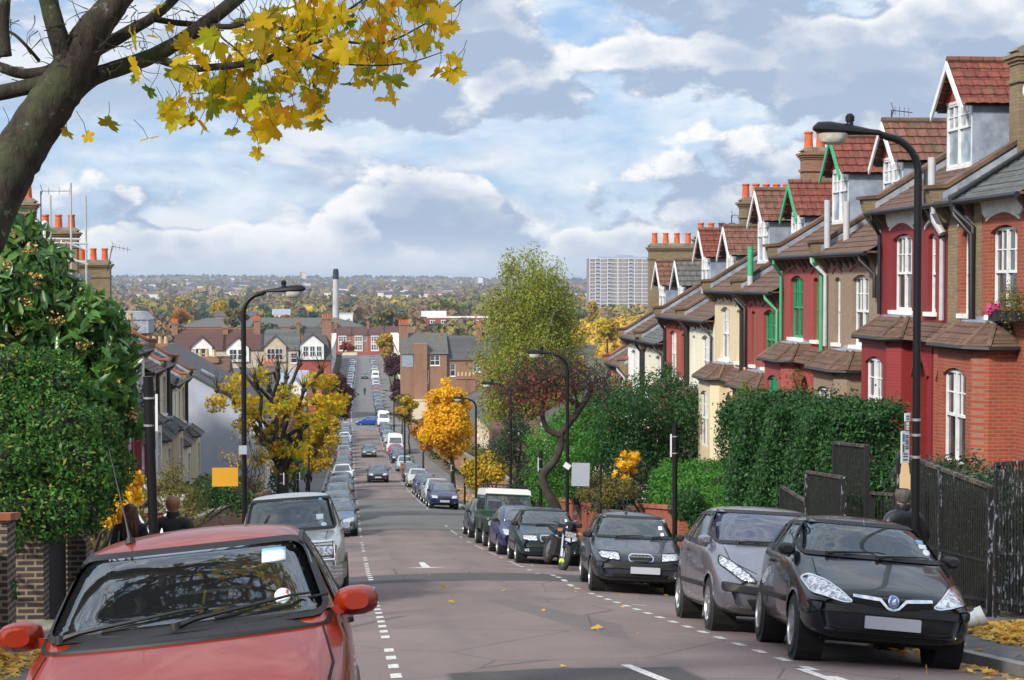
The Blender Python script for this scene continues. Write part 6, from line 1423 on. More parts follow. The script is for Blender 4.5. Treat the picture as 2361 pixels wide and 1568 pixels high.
tree('street_tree', 'orange street tree on the left just beyond the crossing', (-3.4, 330, -h(330)), 0, (-3.2, 330, -20.7), (1.7, 1.7, 2.6), 'leaf_orange', 2600, .27, 60, nb=20, tr=.12, inner=.1, tm=QUAD, group=TREES)
tree('garden_tree', 'dark green shrubby tree behind the orange one past the crossing', (-5.4, 345, -h(345)), 0, (-5.0, 345, -21.4), (1.9, 1.9, 2.6), 'leaf_dark', 2200, .3, 61, nb=16, tr=.12, inner=.1, tm=QUAD, group=TREES)
# ---- down the left
tree('street_tree', 'purple-leaved street tree hanging over the far left cars', (-2.9, 205, -h(205)), 0, (-1.5, 205, -13.6), (2.3, 2.2, 3.0), 'leaf_purple', 9000, .19, 62, nb=40, tr=.15, inner=.05, cr=.32, tm=QUAD, group=TREES)
tree('street_tree', 'red-orange tipped street tree before the purple one', (-3.2, 165, -h(165)), 0, (-1.9, 165, -12.6), (1.7, 1.6, 2.1), 'leaf_orange', 6500, .15, 63, nb=30, tr=.12, inner=.1, tm=QUAD, group=TREES)
tree('street_tree', 'orange-gold street tree right of the pollarded maple', (-3.2, 128, -h(128)), 0, (-2.3, 128, -11.5), (1.7, 1.6, 2.5), 'leaf_gold', 8000, .13, 64, nb=32, tr=.12, inner=.1, tm=QUAD, group=TREES)
tree('garden_tree', 'slim green young tree by the left pavement', (-3.3, 100, -h(100)), 0, (-3.15, 100, -10.8), (.75, .8, 1.6), 'leaf_bright', 2600, .10, 65, nb=18, tr=.05, inner=.1, group=TREES)
tree('sapling', 'thin bare sapling in front of the yellow maple trunk', (-3.0, 55, -h(55)), 0, (-3.3, 55, -5.7), (1.2, .8, 2.2), 'leaf_gold', 420, .085, 66, nb=26, tr=.04, inner=.05, limbs=24, group=TREES)
t_ = empty('pollarded_maple', (-3.2, 82, -h(82)), 'pollarded maple with knuckled limbs and yellow leaves, left pavement', 'tree', TREES); rng = np.random.default_rng(70); mb = MB(); knobs = []
fk = np.array((-3.15, 82, -9.0)); mb.tube(limb((-3.1, 82, -h(82) - .2), fk, rng, .03), [.34, .32, .30, .28, .27, .26, .27], 10)
for xd, yd, dy in ((500, 900, .5), (560, 860, -.6), (600, 845, .8), (640, 850, -1), (690, 840, .3), (740, 855, -.8), (770, 900, .6), (620, 900, 1.2), (700, 900, -1.4), (540, 930, 1.5), (660, 870, 1.4), (590, 880, -1.8)):
 k = np.array(at(xd, yd, 82 + dy)); knobs.append(k); P = limb(fk, k, rng, .14, 7); mb.tube(P, [.15, .125, .11, .10, .095, .085, .08, .10], 7); mb.lathe(tuple(k), [(.02, -.14), (.13, -.06), (.15, .03), (.1, .12), (.02, .16)], 7)
 for j in range(16):
  e = k + np.array((rng.normal() * .35, rng.normal() * .35, rng.uniform(.3, 1.1))); mb.tube(limb(k, e, rng, .08, 3), [.018, .014, .010, .005], 4)
mb.build('trunk', 'bark', t_, smooth='all')
C = np.array([np.array(at(x, y, 82 + rng.normal() * 1.0)) for x, y in ((520, 905), (560, 930), (600, 930), (640, 940), (690, 930), (740, 925), (770, 940), (580, 960), (640, 985), (690, 965), (735, 965), (610, 1010), (560, 985), (700, 1000), (720, 880), (755, 880), (640, 1035), (545, 880), (600, 870), (660, 905), (500, 930), (690, 1040), (780, 920), (655, 1080), (600, 1060))])
P, D = clump_points(C, np.full(len(C), .62), 4200, rng, .1); V, Fc = instance(STAR, P, .185, rng, hang=.4); fastmesh('crown', V, Fc, 'leaf_maple', t_)
# ---- twisted bare tree on the right pavement
t_ = empty('twisted_tree', (6.95, 57, -h(57)), 'gnarled almost bare street tree with twisted limbs and dark red leaves', 'tree', TREES); rng = np.random.default_rng(71); MB_ = MB()
Yg = 56.0
br([(1290, 1240, 0), (1285, 1180, 0), (1262, 1135, 0), (1252, 1095, 0), (1280, 1060, 0), (1293, 1025, 0), (1292, 1000, 0)], [30, 25, 22, 20, 18, 17, 15], Yg, 9)
br([(1292, 1005, 0), (1262, 990, 0), (1250, 960, 0), (1252, 925, 0), (1262, 895, 0), (1285, 870, 0), (1300, 850, .5)], [16, 13, 12, 10, 9, 7, 4], Yg, 8)
br([(1292, 1000, 0), (1320, 965, 0), (1345, 930, 0), (1362, 895, .3), (1345, 860, .4), (1330, 850, .4)], [18, 16, 13, 11, 8, 5], Yg, 8)
br([(1340, 935, 0), (1305, 915, -.3), (1285, 890, -.3), (1270, 870, -.3), (1240, 880, -.3), (1200, 905, -.3)], [12, 11, 9, 7, 5, 3], Yg, 7)
br([(1254, 925, 0), (1225, 905, .3), (1190, 895, .3), (1165, 910, .3)], [8, 6, 4, 3], Yg, 6)
br([(1355, 900, .3), (1385, 870, .3), (1400, 890, .3)], [8, 5, 3], Yg, 6); br([(1320, 965, 0), (1330, 930, .6), (1318, 890, .6), (1290, 860, .6)], [8, 7, 5, 3], Yg, 6)
for i in range(620):
 x0 = rng.uniform(1150, 1405); y0 = 905 - 45 * (1 - ((x0 - 1285) / 130) ** 2) + rng.normal() * 22; a = rng.uniform(0, 6.28); L = rng.uniform(18, 50); P = [(x0, y0, rng.uniform(-1.2, 1.2))]
 for k in range(4): a += rng.normal() * .6; P.append((P[-1][0] + math.cos(a) * L / 4, P[-1][1] + math.sin(a) * L / 4, P[-1][2]))
 br(P, [2.2, 1.8, 1.4, 1.1, .8], Yg, 3, 1, 0)
MB_.build('trunk', 'bark', t_, smooth='all')
P = np.array([at(rng.normal() * 50 + 1225, rng.normal() * 28 + 900, Yg + rng.normal() * .9) for k in range(900)] + [at(rng.normal() * 60 + 1300, rng.normal() * 40 + 900, Yg + rng.normal() * .9) for k in range(350)]); V, Fc = instance(QUAD, P, .07, rng, hang=.4); fastmesh('leaves', V, Fc, 'leaf_redbare', t_)
# ---- wooded belts across the valley; the trees that stand out are things of their own
def wood(label, n, Y0_, Y1_, U0, U1, seed, mat_, hh, leafn, size, name='woodland'):
 rg = np.random.default_rng(seed); Ps = []
 for i in range(n):
  Y = Y0_ + (Y1_ - Y0_) * rg.random(); X = rg.uniform(U0, U1) * Y; z = far_z(X, Y) if Y > 620 else -h(Y); H_ = hh * rg.uniform(.6, 1.15)
  D = rg.normal(size=(leafn, 3)); D /= np.linalg.norm(D, axis=1, keepdims=True); D[:, 2] = np.abs(D[:, 2]) * 1.1 - .25
  Ps.append(np.array((X, Y, z + H_ * .45)) + D * np.array((H_ * .5, H_ * .5, H_ * .52)) * (.7 + .3 * rg.random((leafn, 1))))
 P = np.concatenate(Ps); Dn = np.concatenate([(q_ - q_.mean(0)) / (np.linalg.norm(q_ - q_.mean(0), axis=1, keepdims=True) + 1e-6) for q_ in Ps]); V, Fc = instance(QUAD, P, size, rg, outward=Dn * 1.8); tag(fastmesh(name, V, Fc, mat_), label, 'woodland', kind='stuff')
wood('dense olive and brown woodland across the valley floor', 620, 1050, 2500, -.24, .34, 81, 'wood_olive', 15, 90, 3.0)
wood('brown bare treetops mixed in the valley woodland', 430, 980, 2500, -.24, .34, 82, 'wood_brown', 15, 80, 3.0)
wood('dark green treetops scattered in the valley woodland', 130, 1000, 2400, -.24, .34, 83, 'wood_dark', 15, 80, 2.8)
wood('golden treetops scattered through the valley woodland', 50, 1000, 2400, -.24, .34, 84, 'wood_gold', 13, 80, 2.6)
wood('tree belts between the far terraces', 900, 2600, 7400, -.30, .42, 85, 'wood_olive', 17, 22, 8.0)
wood('brown tree belts on the far slope', 700, 2600, 7600, -.30, .42, 86, 'wood_brown', 17, 22, 8.0)
wood('bluish dark trees along the skyline', 650, 6900, 7700, -.30, .42, 87, 'wood_dark', 20, 22, 9.0)
wood('near gardens and trees left of the far terrace', 60, 640, 980, -.20, -.10, 88, 'wood_brown', 12, 130, 1.7)
wood('near trees right of the far terrace', 60, 640, 980, .02, .075, 89, 'wood_brown', 12, 130, 1.7)
wood('olive trees behind the birch and below the tower block', 90, 560, 1150, .055, .19, 90, 'wood_olive', 13, 130, 1.8)
wood('gold and orange trees below the tower block', 46, 380, 1150, .115, .19, 91, 'wood_gold', 12, 150, 1.5)
wood('dark trees among the far roofs', 36, 640, 980, -.06, .06, 92, 'wood_dark', 10, 120, 1.6)
for i, (xd, yt, yb, wd, Y, m_, lab) in enumerate(((505, 690, 735, 44, 900, 'leaf_gold', 'tall golden tree standing out left of the lamp head'), (545, 712, 752, 60, 700, 'leaf_olive', 'olive tree below the golden one'), (415, 708, 752, 44, 700, 'leaf_orange', 'orange tree left of the dark shed roof'), (555, 757, 775, 50, 640, 'leaf_gold', 'low yellow tree behind the gabled row'),
  (535, 688, 716, 26, 1000, 'leaf_dark', 'dark conifer beside the golden tree'), (722, 715, 742, 24, 900, 'leaf_dark', 'dark conical tree left of the tall chimney'), (900, 715, 770, 80, 720, 'leaf_olive', 'bare brown tree clump right of the small white building'), (985, 760, 810, 30, 640, 'leaf_gold', 'light green tree left of the red brick flats'),
  (1365, 690, 745, 26, 700, 'leaf_gold', 'slim yellow poplar below the tower block'), (1035, 690, 725, 90, 1100, 'leaf_birch', 'yellow-green round trees left of the birch'), (1400, 730, 790, 60, 420, 'leaf_gold', 'yellow tree behind the white end house'), (426, 684, 704, 50, 1300, 'leaf_gold', 'golden round treetop far on the left'), (620, 718, 742, 22, 900, 'leaf_bright', 'small green tree right of the lamp post'), (655, 725, 745, 60, 900, 'leaf_orange', 'amber treetops behind the slate roofs'))):
 c_ = at(xd, (yt + yb) / 2, Y); rz = (yb - yt) / 2 / 4000 * Y; rx = wd / 2 / 4000 * Y
 tree('tree', lab, (c_[0], Y, c_[2] - rz - 3), 0, c_, (rx, rx, rz), m_, 1500, max(.5, rx * .16), 100 + i, nb=22, tr=.25, cr=.4, inner=.2, tm=QUAD, limbs=6, group='trees in the valley')
for m_, n_, x0, x1, y0, y1, lab, sd_ in (('leaf_olive', 70, 9.6, 12.6, 94, 258, 'mixed olive garden growth along the lower right gardens', 93), ('leaf_dark', 45, 9.4, 12.6, 94, 258, 'dark garden bushes along the lower right gardens', 94), ('leaf_bright', 22, 9.4, 12.0, 66, 130, 'bright garden bushes behind the right walls', 95), ('leaf_olive', 60, -8.0, -5.2, 44, 98, 'mixed garden growth before the left terrace', 96), ('leaf_dark', 40, -7.4, -5.0, 106, 255, 'dark bushes in the lower left gardens', 97)):
 rg = np.random.default_rng(sd_); C = np.array([(lambda x, y: (x, y, -h(y) + rg.uniform(.5, 1.5)))(rg.uniform(x0, x1), rg.uniform(y0, y1)) for _ in range(n_)]); P, D = clump_points(C, rg.uniform(.6, 1.2, n_), n_ * 260, rg, .2)
 V, Fc = instance(QUAD, P, .15, rg, outward=D); tag(fastmesh('garden_growth', V, Fc, m_), lab, 'garden', kind='stuff')
# ---- fallen leaves
def litter(name, label, n, fn, size, seed, grp=None):
 rg = np.random.default_rng(seed); P = np.array([fn(rg) for _ in range(n)]); V, Fc = instance(STAR if size < .2 else MAPLE, P, size, rg, up=3.5, jit=.25); tag(fastmesh(name, V, Fc, 'litter'), label, 'leaf litter', kind='stuff')
def pile(xc, yc, rx, ry, hh):
 def f(rg):
  a, r_ = rg.uniform(0, 6.28), rg.random() ** .6; x, y = xc + math.cos(a) * r_ * rx, yc + math.sin(a) * r_ * ry
  return (x, y, pave_z(x, y) + .02 + hh * (1 - r_) * rg.random())
 return f
litter('leaf_pile', 'heap of orange fallen leaves against the railings on the right', 3200, pile(8.1, 18.0, 1.1, 2.9, .26), .11, 1)
litter('leaf_pile', 'yellow fallen leaves banked along the left wall', 2200, pile(-3.9, 15.5, .8, 5.5, .16), .12, 2)
litter('fallen_leaves', 'scattered leaves on the right pavement', 70, lambda rg: (lambda x, y: (x, y, pave_z(x, y) + .015))(rg.uniform(6.4, 8.2), rg.uniform(13.5, 24)), .12, 3)
litter('fallen_leaves', 'scattered leaves on the roadway', 45, lambda rg: (lambda x, y: (x, y, road_z(x, y) + .02))(rg.uniform(.6, 6.2), 14 + 40 * rg.random() ** 1.3), .085, 4)
litter('fallen_leaves', 'leaves along the right kerb', 420, lambda rg: (lambda x, y: (x, y, road_z(x, y) + .02))(rg.normal() * .18 + 6.0, rg.uniform(13.5, 34)), .11, 5)
litter('fallen_leaves', 'leaf drift on the far right pavement', 700, lambda rg: (lambda x, y: (x, y, pave_z(x, y) + .015))(rg.uniform(6.6, 8.4), rg.uniform(100, 135)), .16, 6)
for k, (x, y) in enumerate(((1.55, 26.6), (5.2, 15.2), (1.7, 31.5), (2.9, 20.4), (4.6, 29.2), (6.9, 15.0), (3.9, 29.9))):
 rg = np.random.default_rng(200 + k); z = (road_z if x < 6.3 else pave_z)(x, y) + .05; V, Fc = instance(MAPLE, np.array([(x, y, z - .02)]), .11, rg, up=2.2); o = fastmesh('fallen_leaf', V, Fc, 'leaf_yellow' if k == 0 else 'litter')
 tag(o, ['single bright yellow leaf lying in the middle of the road', 'curled orange leaf in front of the black hatchback', 'dry leaf just before the dark hump band', 'dry leaf in the middle of the near roadway', 'dry leaf beside the grey saloon', 'orange leaf on the pavement corner at bottom right', 'dry leaf before the grey patch on the right'][k], 'leaf', 'single fallen leaves')
# ------------------------------------------------------------------ lamp posts, posts, signs
plain('post_black', (.006, .006, .007), .42, var=.2, vscale=6, spec=.35)
plain('lamp_bowl', (.45, .44, .38), .25, var=.2, vscale=12)
plain('steel_strap', (.5, .5, .5), .4, metal=.8, var=0)
plain('sign_amber', (.62, .30, .015), .55, var=.03); plain('sign_grey', (.34, .37, .43), .6, var=.03); plain('sign_tan', (.58, .40, .22), .8, var=.04); plain('sign_cream', (.66, .56, .34), .8, var=.04)
plain('sign_white', (.66, .68, .68), .6, var=.05); plain('sign_blue', (.10, .16, .42), .5, var=0); plain('sign_ink', (.08, .08, .09), .6, var=0); plain('sign_brown', (.20, .13, .11), .7, var=.1)
def lamp_post(label, X, Y, ztop, zbase=None, dirx=-1, arm=1.15, r=.052, name='street_lamp'):
 zb = zbase if zbase is not None else pave_z(X, Y); t_ = empty(name, (X, Y, zb), label, 'street lamp', 'street lamps along both pavements')
 H_ = ztop - zb; mb = MB(); d_ = dirx
 mb.tube([(X, Y, zb), (X, Y, zb + 1.1)], r * 1.35, 14); mb.tube([(X, Y, zb + 1.1), (X, Y, zb + 1.2)], [r * 1.35, r], 14)
 R_ = .42; P = [(X, Y, zb + 1.15), (X, Y, zb + H_ - R_ - .10)]
 for k in range(1, 8): a = k / 7 * math.pi / 2 * .93; P.append((X + d_ * R_ * (1 - math.cos(a)), Y, zb + H_ - R_ - .10 + R_ * math.sin(a)))
 q = P[-1]; P.append((q[0] + d_ * (arm - R_ - .35), Y, q[2] + .035))
 mb.tube(P, [r] * 2 + [r * .95] * 7 + [r * .78], 14); mb.build('column', 'post_black', t_, smooth=True)
 q = P[-1]; mb = MB(); pts = []; n = 14
 prof = [(0, .045, .045), (.12, .055, .05), (.35, .085, .085), (.6, .115, .105), (.74, .10, .09), (.80, .03, .03)]
 for s_, wy_, hz_ in prof:
  for j in range(n):
   a = 2 * math.pi * j / n; zz = math.sin(a) * hz_; zz = zz if zz > 0 else zz * .45
   pts.append((q[0] + d_ * s_, Y + math.cos(a) * wy_, q[2] + s_ * .06 + zz))
 mb.add(pts, [(i * n + j, i * n + (j + 1) % n, (i + 1) * n + (j + 1) % n, (i + 1) * n + j) for i in range(5) for j in range(n)] + [tuple(range(n)), tuple(range(5 * n, 6 * n))]); ln = mb.build('lantern', 'post_black', t_, smooth=True)
 mb = MB(); mb.lathe((q[0] + d_ * .56, Y, q[2] - .13), [(.06, 0), (.10, .03), (.115, .08), (.12, .13)], 14); b_ = mb; b_.v = [((x - q[0] - d_ * .56) * 1.5 + q[0] + d_ * .56, y_, z) for x, y_, z in b_.v]; b_.build('glass_bowl', 'lamp_bowl', ln, smooth=True)
 mb = MB(); mb.lathe((q[0] + d_ * .36, Y, q[2] + .09), [(.045, 0), (.04, .05), (.055, .055), (.055, .11), (.03, .14), (.005, .145)], 10); mb.build('photocell', 'post_black', ln, smooth=True)
 return t_
def sign_on(parent, name, X, Y, z0, z1, w_, m_, yaw=0, marks=()):
 mb = MB(); c_ = (X, Y, (z0 + z1) / 2); mb.rbox(c_, (w_, .012, z1 - z0), (0, 0, yaw)); s_ = mb.build(name, m_, parent)
 for (a, b, c2, d_, mm) in marks:
  mb = MB(); cx_, cz_ = (a + b) / 2, (c2 + d_) / 2; v = Matrix.Rotation(yaw, 3, 'Z') @ Vector(((cx_ - .5) * w_, -.009, (cz_ - .5) * (z1 - z0)))
  mb.rbox((X + v.x, Y + v.y, (z0 + z1) / 2 + v.z), (w_ * (b - a), .004, (z1 - z0) * (d_ - c2)), (0, 0, yaw)); mb.build('printing', mm, s_)
 return s_
L1 = lamp_post('tall black lamp post nearest on the right, parking signs strapped to it', 6.65, 19.9, 1.80, arm=.86, r=.047)
for z in (-1.64, -1.82, -2.08):
 mb = MB(); mb.lathe((6.65, 19.9, z), [(.055, 0), (.055, .03)], 14); mb.tube([(6.57, 19.86, z + .015), (6.50, 19.86, z + .015)], .008, 5); mb.build('strap', 'steel_strap', L1)
sign_on(L1, 'small_plate', 6.515, 19.82, -1.635, -1.54, .085, 'sign_white', .5, [(.2, .8, .2, .35, 'sign_ink'), (.2, .8, .55, .7, 'sign_ink')])
sign_on(L1, 'number_plate', 6.515, 19.82, -1.74, -1.64, .08, 'sign_brown', .5, [(.25, .75, .62, .9, 'sign_white'), (.25, .75, .3, .52, 'sign_white'), (.25, .75, .05, .22, 'sign_white')])
sign_on(L1, 'parking_plate', 6.49, 19.82, -2.13, -1.75, .13, 'sign_white', .5, [(.12, .36, .68, .92, 'sign_blue')] + [(.48, .88, a, a + .035, 'sign_ink') for a in (.84, .78, .70, .64, .58, .50, .44)] + [(.15, .32, .35, .6, 'sign_ink'), (.2, .8, .28, .31, 'sign_ink'), (.2, .8, .20, .23, 'sign_ink'), (.2, .8, .10, .13, 'sign_ink')])
for k in range(2):   # the P of the parking plate
 pass
L2 = lamp_post('black lamp post on the left pavement carrying the blank amber board', -2.15, 35.6, -.13, dirx=1, arm=.85)
sign_on(L2, 'amber_board', -2.53, 35.5, -4.15, -3.77, .52, 'sign_amber', .05); sign_on(L2, 'grey_plate', -2.17, 35.48, -3.50, -3.32, .16, 'sign_grey')
L3 = lamp_post('black lamp post before the twisted tree with a tilted white plate', 6.38, 50.7, -2.05, arm=.8)
mb = MB(); mb.rbox((6.36, 50.6, -5.42), (.2, .012, .16), (0, .6, 0)); mb.build('tilted_plate', 'sign_white', L3)
lamp_post('black lamp post between the yellow tree and the birch', 6.35, 68.5, -4.0, arm=.78); lamp_post('black lamp post standing against the golden tree', 6.35, 87.5, -5.85, arm=.75)
lamp_post('lamp post on the brick build-out among the right cars', 4.95, 158, -12.0, zbase=-17.5, arm=1.3, r=.08)
lamp_post('thin far lamp post on the left pavement with a green plate', -2.5, 106, -8.0, dirx=1)
lamp_post('lamp post at the right of the crossing', 6.6, 262, -16.4, r=.09); lamp_post('far lamp post on the right beyond the crossing', 8.4, 330, -17.4, r=.09); lamp_post('far lamp post on the left beyond the crossing', -2.6, 318, -17.0, dirx=1, r=.09); lamp_post('second far left lamp post beyond the crossing', -2.3, 370, -18, dirx=1, r=.1)
def post(label, X, Y, ztop, r=.055, lean=0.0, plate=True, side=-1):
 zb = pave_z(X, Y); t_ = empty('sign_post', (X, Y, zb), label, 'post', 'bare black sign posts'); mb = MB(); mb.tube([(X, Y, zb - .1), (X + lean, Y, ztop)], r, 12)
 mb.tube([(X + lean * .72, Y, zb + (ztop - zb) * .72), (X + lean * 1.0, Y, ztop)], r * 1.1, 12); mb.build('tube', 'post_black', t_, smooth=True)
 if plate:
  for z in (ztop - .28, ztop - .62): mb = MB(); mb.lathe((X + lean * .9, Y, z), [(r * 1.2, 0), (r * 1.2, .025)], 12); mb.build('strap', 'steel_strap', t_)
  mb = MB(); mb.rbox((X + lean * .9 + side * (r + .035), Y - .02, ztop - .45), (.03, .02, .46)); mb.build('edge_on_plate', 'sign_white', t_)
 return t_
post('leaning black post beside the walking couple', -2.40, 21.8, -1.17, .058, lean=-.09, side=1)
post('short black post in front of the low clipped hedge', 6.55, 34.6, -2.86, .052, lean=.0, side=-1)
post('short black post beside the dark green off-roader', 6.45, 58.5, -5.75, .055, side=-1)
post('black post at the foot of the pollarded maple', -2.6, 66, -7.0, .06, side=1); post('thin black post far along the right pavement', 6.6, 112, -11.6, .06); post('thin black post by the golden tree trunk', 6.6, 100, -10.2, .06, plate=False)
post('thin black post under the green young tree', -2.7, 90, -9.6, .06, side=1)
t_ = empty('notice_board', (6.9, 48, pave_z(6.9, 48)), 'blank pale grey board on a pole before the dark bushes', 'sign'); mb = MB(); mb.tube([(6.98, 48, pave_z(6.9, 48)), (6.98, 48, -5.2)], .03, 8); mb.build('pole', 'post_black', t_)
a, b = at(1317, 1067, 48), at(1358, 1120, 48); mb = MB(); mb.rbox(((a[0] + b[0]) / 2, 47.95, (a[2] + b[2]) / 2), (b[0] - a[0], .02, a[2] - b[2]), (0, .03, 0)); mb.build('panel', 'sign_grey', t_)
# ------------------------------------------------------------------ railings on the right
plain('rail_black', (.008, .007, .007), .7, var=.3, vscale=8)
m, t, p = new_mat('rail_peeling'); g = pos(t)
n = t.noise(t.vmath('MULTIPLY', g, (2, 2, .8)), 7, 5, .7); t.link(t.mix(t.smooth(n, .56, .60), (.010, .009, .009), (.20, .225, .28)), p.inputs['Base Color']); p.inputs['Roughness'].default_value = .6
m, t, p = new_mat('rail_rusty'); g = pos(t)
n = t.noise(g, 9, 5, .7); t.link(t.mix(t.smooth(n, .45, .6), (.018, .016, .015), (.11, .085, .065)), p.inputs['Base Color']); p.inputs['Roughness'].default_value = .75
def railing(label, a, b, za, zb, hA, hB, mat_='rail_black', top='rail_rusty', gap=.085, bw=.028, grp='black slatted railing panels', posts=(0, 1), nm='railing_panel', postm=None, feet=.1):
 """panel of flat upright bars from a to b (x, y); za/zb lower ends, hA/hB heights"""
 a, b = Vector(a), Vector(b); L = (b - a).length; d_ = (b - a) / L; t_ = empty(nm, (a.x, a.y, za), label, 'railing', grp); n = int(L / gap); ang = math.atan2(d_.y, d_.x)
 mb = MB(); bars = []
 for i in range(n + 1):
  s_ = i / n; p_ = a + d_ * L * s_; z0 = za + (zb - za) * s_ + feet; z1 = z0 - feet + hA + (hB - hA) * s_
  mb.rbox((p_.x, p_.y, (z0 + z1) / 2), (bw, .012, z1 - z0 - .02), (0, 0, ang))
  if len(mb.f) >= 6: mb.build('bar', mat_, t_); mb = MB()
 def rail(z0, z1, w_, h_, m_, nn):
  mb = MB(); P = []
  nrm = Vector((-d_.y, d_.x)) * w_ / 2
  for q, z in ((a, z0), (b, z1)):
   for sg in (-1, 1):
    for dz_ in (-h_ / 2, h_ / 2): P.append((q.x + nrm.x * sg, q.y + nrm.y * sg, z + dz_))
  mb.add(P, [(0, 1, 3, 2), (4, 6, 7, 5), (0, 4, 5, 1), (2, 3, 7, 6), (1, 5, 7, 3), (0, 2, 6, 4)]); mb.build(nn, m_, t_)
 rail(za + hA, zb + hB, .07, .05, top, 'top_rail'); rail(za + feet + .12, zb + feet + .12, .045, .045, mat_, 'bottom_rail'); rail(za + hA * .42, zb + hB * .42, .03, .03, mat_, 'middle_rail')
 for s_ in posts:
  q = a + d_ * L * s_; z0 = za + (zb - za) * s_; mb = MB(); mb.rbox((q.x, q.y, z0 + (hA + (hB - hA) * s_) / 2), (.075, .075, hA + (hB - hA) * s_ + .03), (0, 0, ang)); mb.build('post', postm or mat_, t_)
 return t_
pz = lambda X, Y: pave_z(X, Y)
railing('long black railing panel in front of the orange brick house', (8.42, 26.0), (8.42, 22.15), pz(8.4, 26), pz(8.4, 22.15), 2.30, 1.72, posts=(0, .5, 1), postm='rail_peeling')
railing('railing gate with peeling grey-white paint at the right edge', (8.45, 22.0), (8.50, 20.75), pz(8.45, 22), pz(8.5, 20.75), 2.02, 2.02, 'rail_peeling', 'rail_peeling', posts=(0, 1), gap=.09, bw=.036)
railing('black railing running on towards the camera, mostly out of view', (8.5, 20.6), (8.6, 15.5), pz(8.5, 20.6), pz(8.6, 15.5), 2.0, 2.0)
railing('tallest short railing panel at the back of the stepped group', (8.55, 30.0), (8.55, 28.1), -5.0, -4.75, 2.15, 2.02)
railing('middle stepped railing panel with a peeling end post', (8.1, 30.2), (8.1, 27.9), -5.1, -4.85, 1.72, 1.62, postm='rail_peeling')
railing('lowest stepped railing panel on the left of the group', (8.15, 32.2), (8.15, 30.3), -5.35, -5.1, 1.47, 1.15)
railing('low open railing between the stepped panels and the long panel', (8.6, 28.0), (8.42, 26.15), -4.85, -4.6, 1.35, 1.3, gap=.24, bw=.03)
mb = MB(); mb.box(8.44, 8.7, 15, 26, -6, -4.9); mb.f = mb.f
t_ = empty('plastic_duct', (7.5, 19.3, pz(7.5, 19.3)), 'white plastic pipe fitting with round mouth lying by the leaf heap', 'pipe')
c_ = Vector((6.95, 19.6, pz(6.95, 19.6) + .09)); mb = MB(); mb.tube([c_ + Vector((-.4, .3, .08)), c_ + Vector((-.2, .1, 0)), c_ + Vector((.1, -.02, 0)), c_ + Vector((.22, -.05, .06)), c_ + Vector((.34, -.08, .12))], [.06, .055, .06, .075, .10], 16); mb.tube([c_ + Vector((.33, -.08, .115)), c_ + Vector((.40, -.1, .15))], [.115, .115], 16); mb.build('body', 'wood_white', t_, smooth=True)
mb = MB(); mb.tube([c_, c_ + Vector((.0, -.14, -.0))], [.06, .065], 16, cap=False); mb.tube([c_ + Vector((0, -.12, 0)), c_ + Vector((0, -.15, 0))], [.075, .075], 16, cap=False); mb.build('spout', 'pot_buff', t_, smooth=True); mb = MB(); mb.tube([c_ + Vector((0, -.1, 0)), c_ + Vector((0, -.12, 0))], [.06, .06], 16); mb.build('opening', 'dark_gap', t_)
t_ = empty('memorial_board', (6.9, 22.4, pz(6.9, 22.4)), 'plain tan arched board standing behind the man\'s head', 'sign')
a, b = at(2075, 1060, 24.2), at(2098, 1140, 24.2); w_ = (b[0] - a[0]) / 2; xm = (a[0] + b[0]) / 2; mb = MB(); P = [(xm - w_, b[2] - .1), (xm + w_, b[2] - .1), (xm + w_, a[2] - .22)] + [(xm + w_ * .82 * math.cos(k), a[2] - .2 + .2 * math.sin(k)) for k in np.linspace(0, math.pi, 10)] + [(xm - w_, a[2] - .22)]
mb.prism(P, 'y', 24.2, 24.23); mb.build('panel', 'sign_tan', t_); mb = MB(); mb.box(xm - .03, xm + .03, 24.23, 24.27, pz(xm, 24.2), b[2]); mb.build('leg', 'post_black', t_)
# ------------------------------------------------------------------ garden walls and piers
def wall(nm, label, x0, x1, y0, y1, hh, m_, cap=None, capm='coping_red', grp=None, cat='wall', zf=None):
 ym = (y0 + y1) / 2; t_ = empty(nm, ((x0 + x1) / 2, ym, pz(x0, ym)), label, cat, grp); mb = MB(); zA, zB = pz(x0, y0), pz(x0, y1)
 mb.add([(x0, y0, zA - .2), (x1, y0, zA - .2), (x1, y1, zB - .2), (x0, y1, zB - .2), (x0, y0, zA + hh), (x1, y0, zA + hh), (x1, y1, zB + hh), (x0, y1, zB + hh)], [(0, 3, 2, 1), (4, 5, 6, 7), (0, 1, 5, 4), (1, 2, 6, 5), (2, 3, 7, 6), (3, 0, 4, 7)]); mb.build('brickwork', m_, t_)
 if cap:
  o = .05; mb = MB(); mb.add([(x0 - o, y0 - o, zA + hh), (x1 + o, y0 - o, zA + hh), (x1 + o, y1 + o, zB + hh), (x0 - o, y1 + o, zB + hh), (x0 - o, y0 - o, zA + hh + cap), (x1 + o, y0 - o, zA + hh + cap), (x1 + o, y1 + o, zB + hh + cap), (x0 - o, y1 + o, zB + hh + cap)], [(0, 3, 2, 1), (4, 5, 6, 7), (0, 1, 5, 4), (1, 2, 6, 5), (2, 3, 7, 6), (3, 0, 4, 7)]); mb.build('coping', capm, t_)
 return t_
GP = 'dark brick gate piers with red caps'
wall('gate_pier', 'dark brick pier right of the black iron gate', -4.05, -3.68, 24.6, 25.0, 1.50, 'brick_dark', .10, grp=GP, cat='pier'); wall('gate_pier', 'dark brick pier left of the black iron gate', -4.15, -3.80, 21.9, 22.3, 1.48, 'brick_dark', .10, grp=GP, cat='pier')
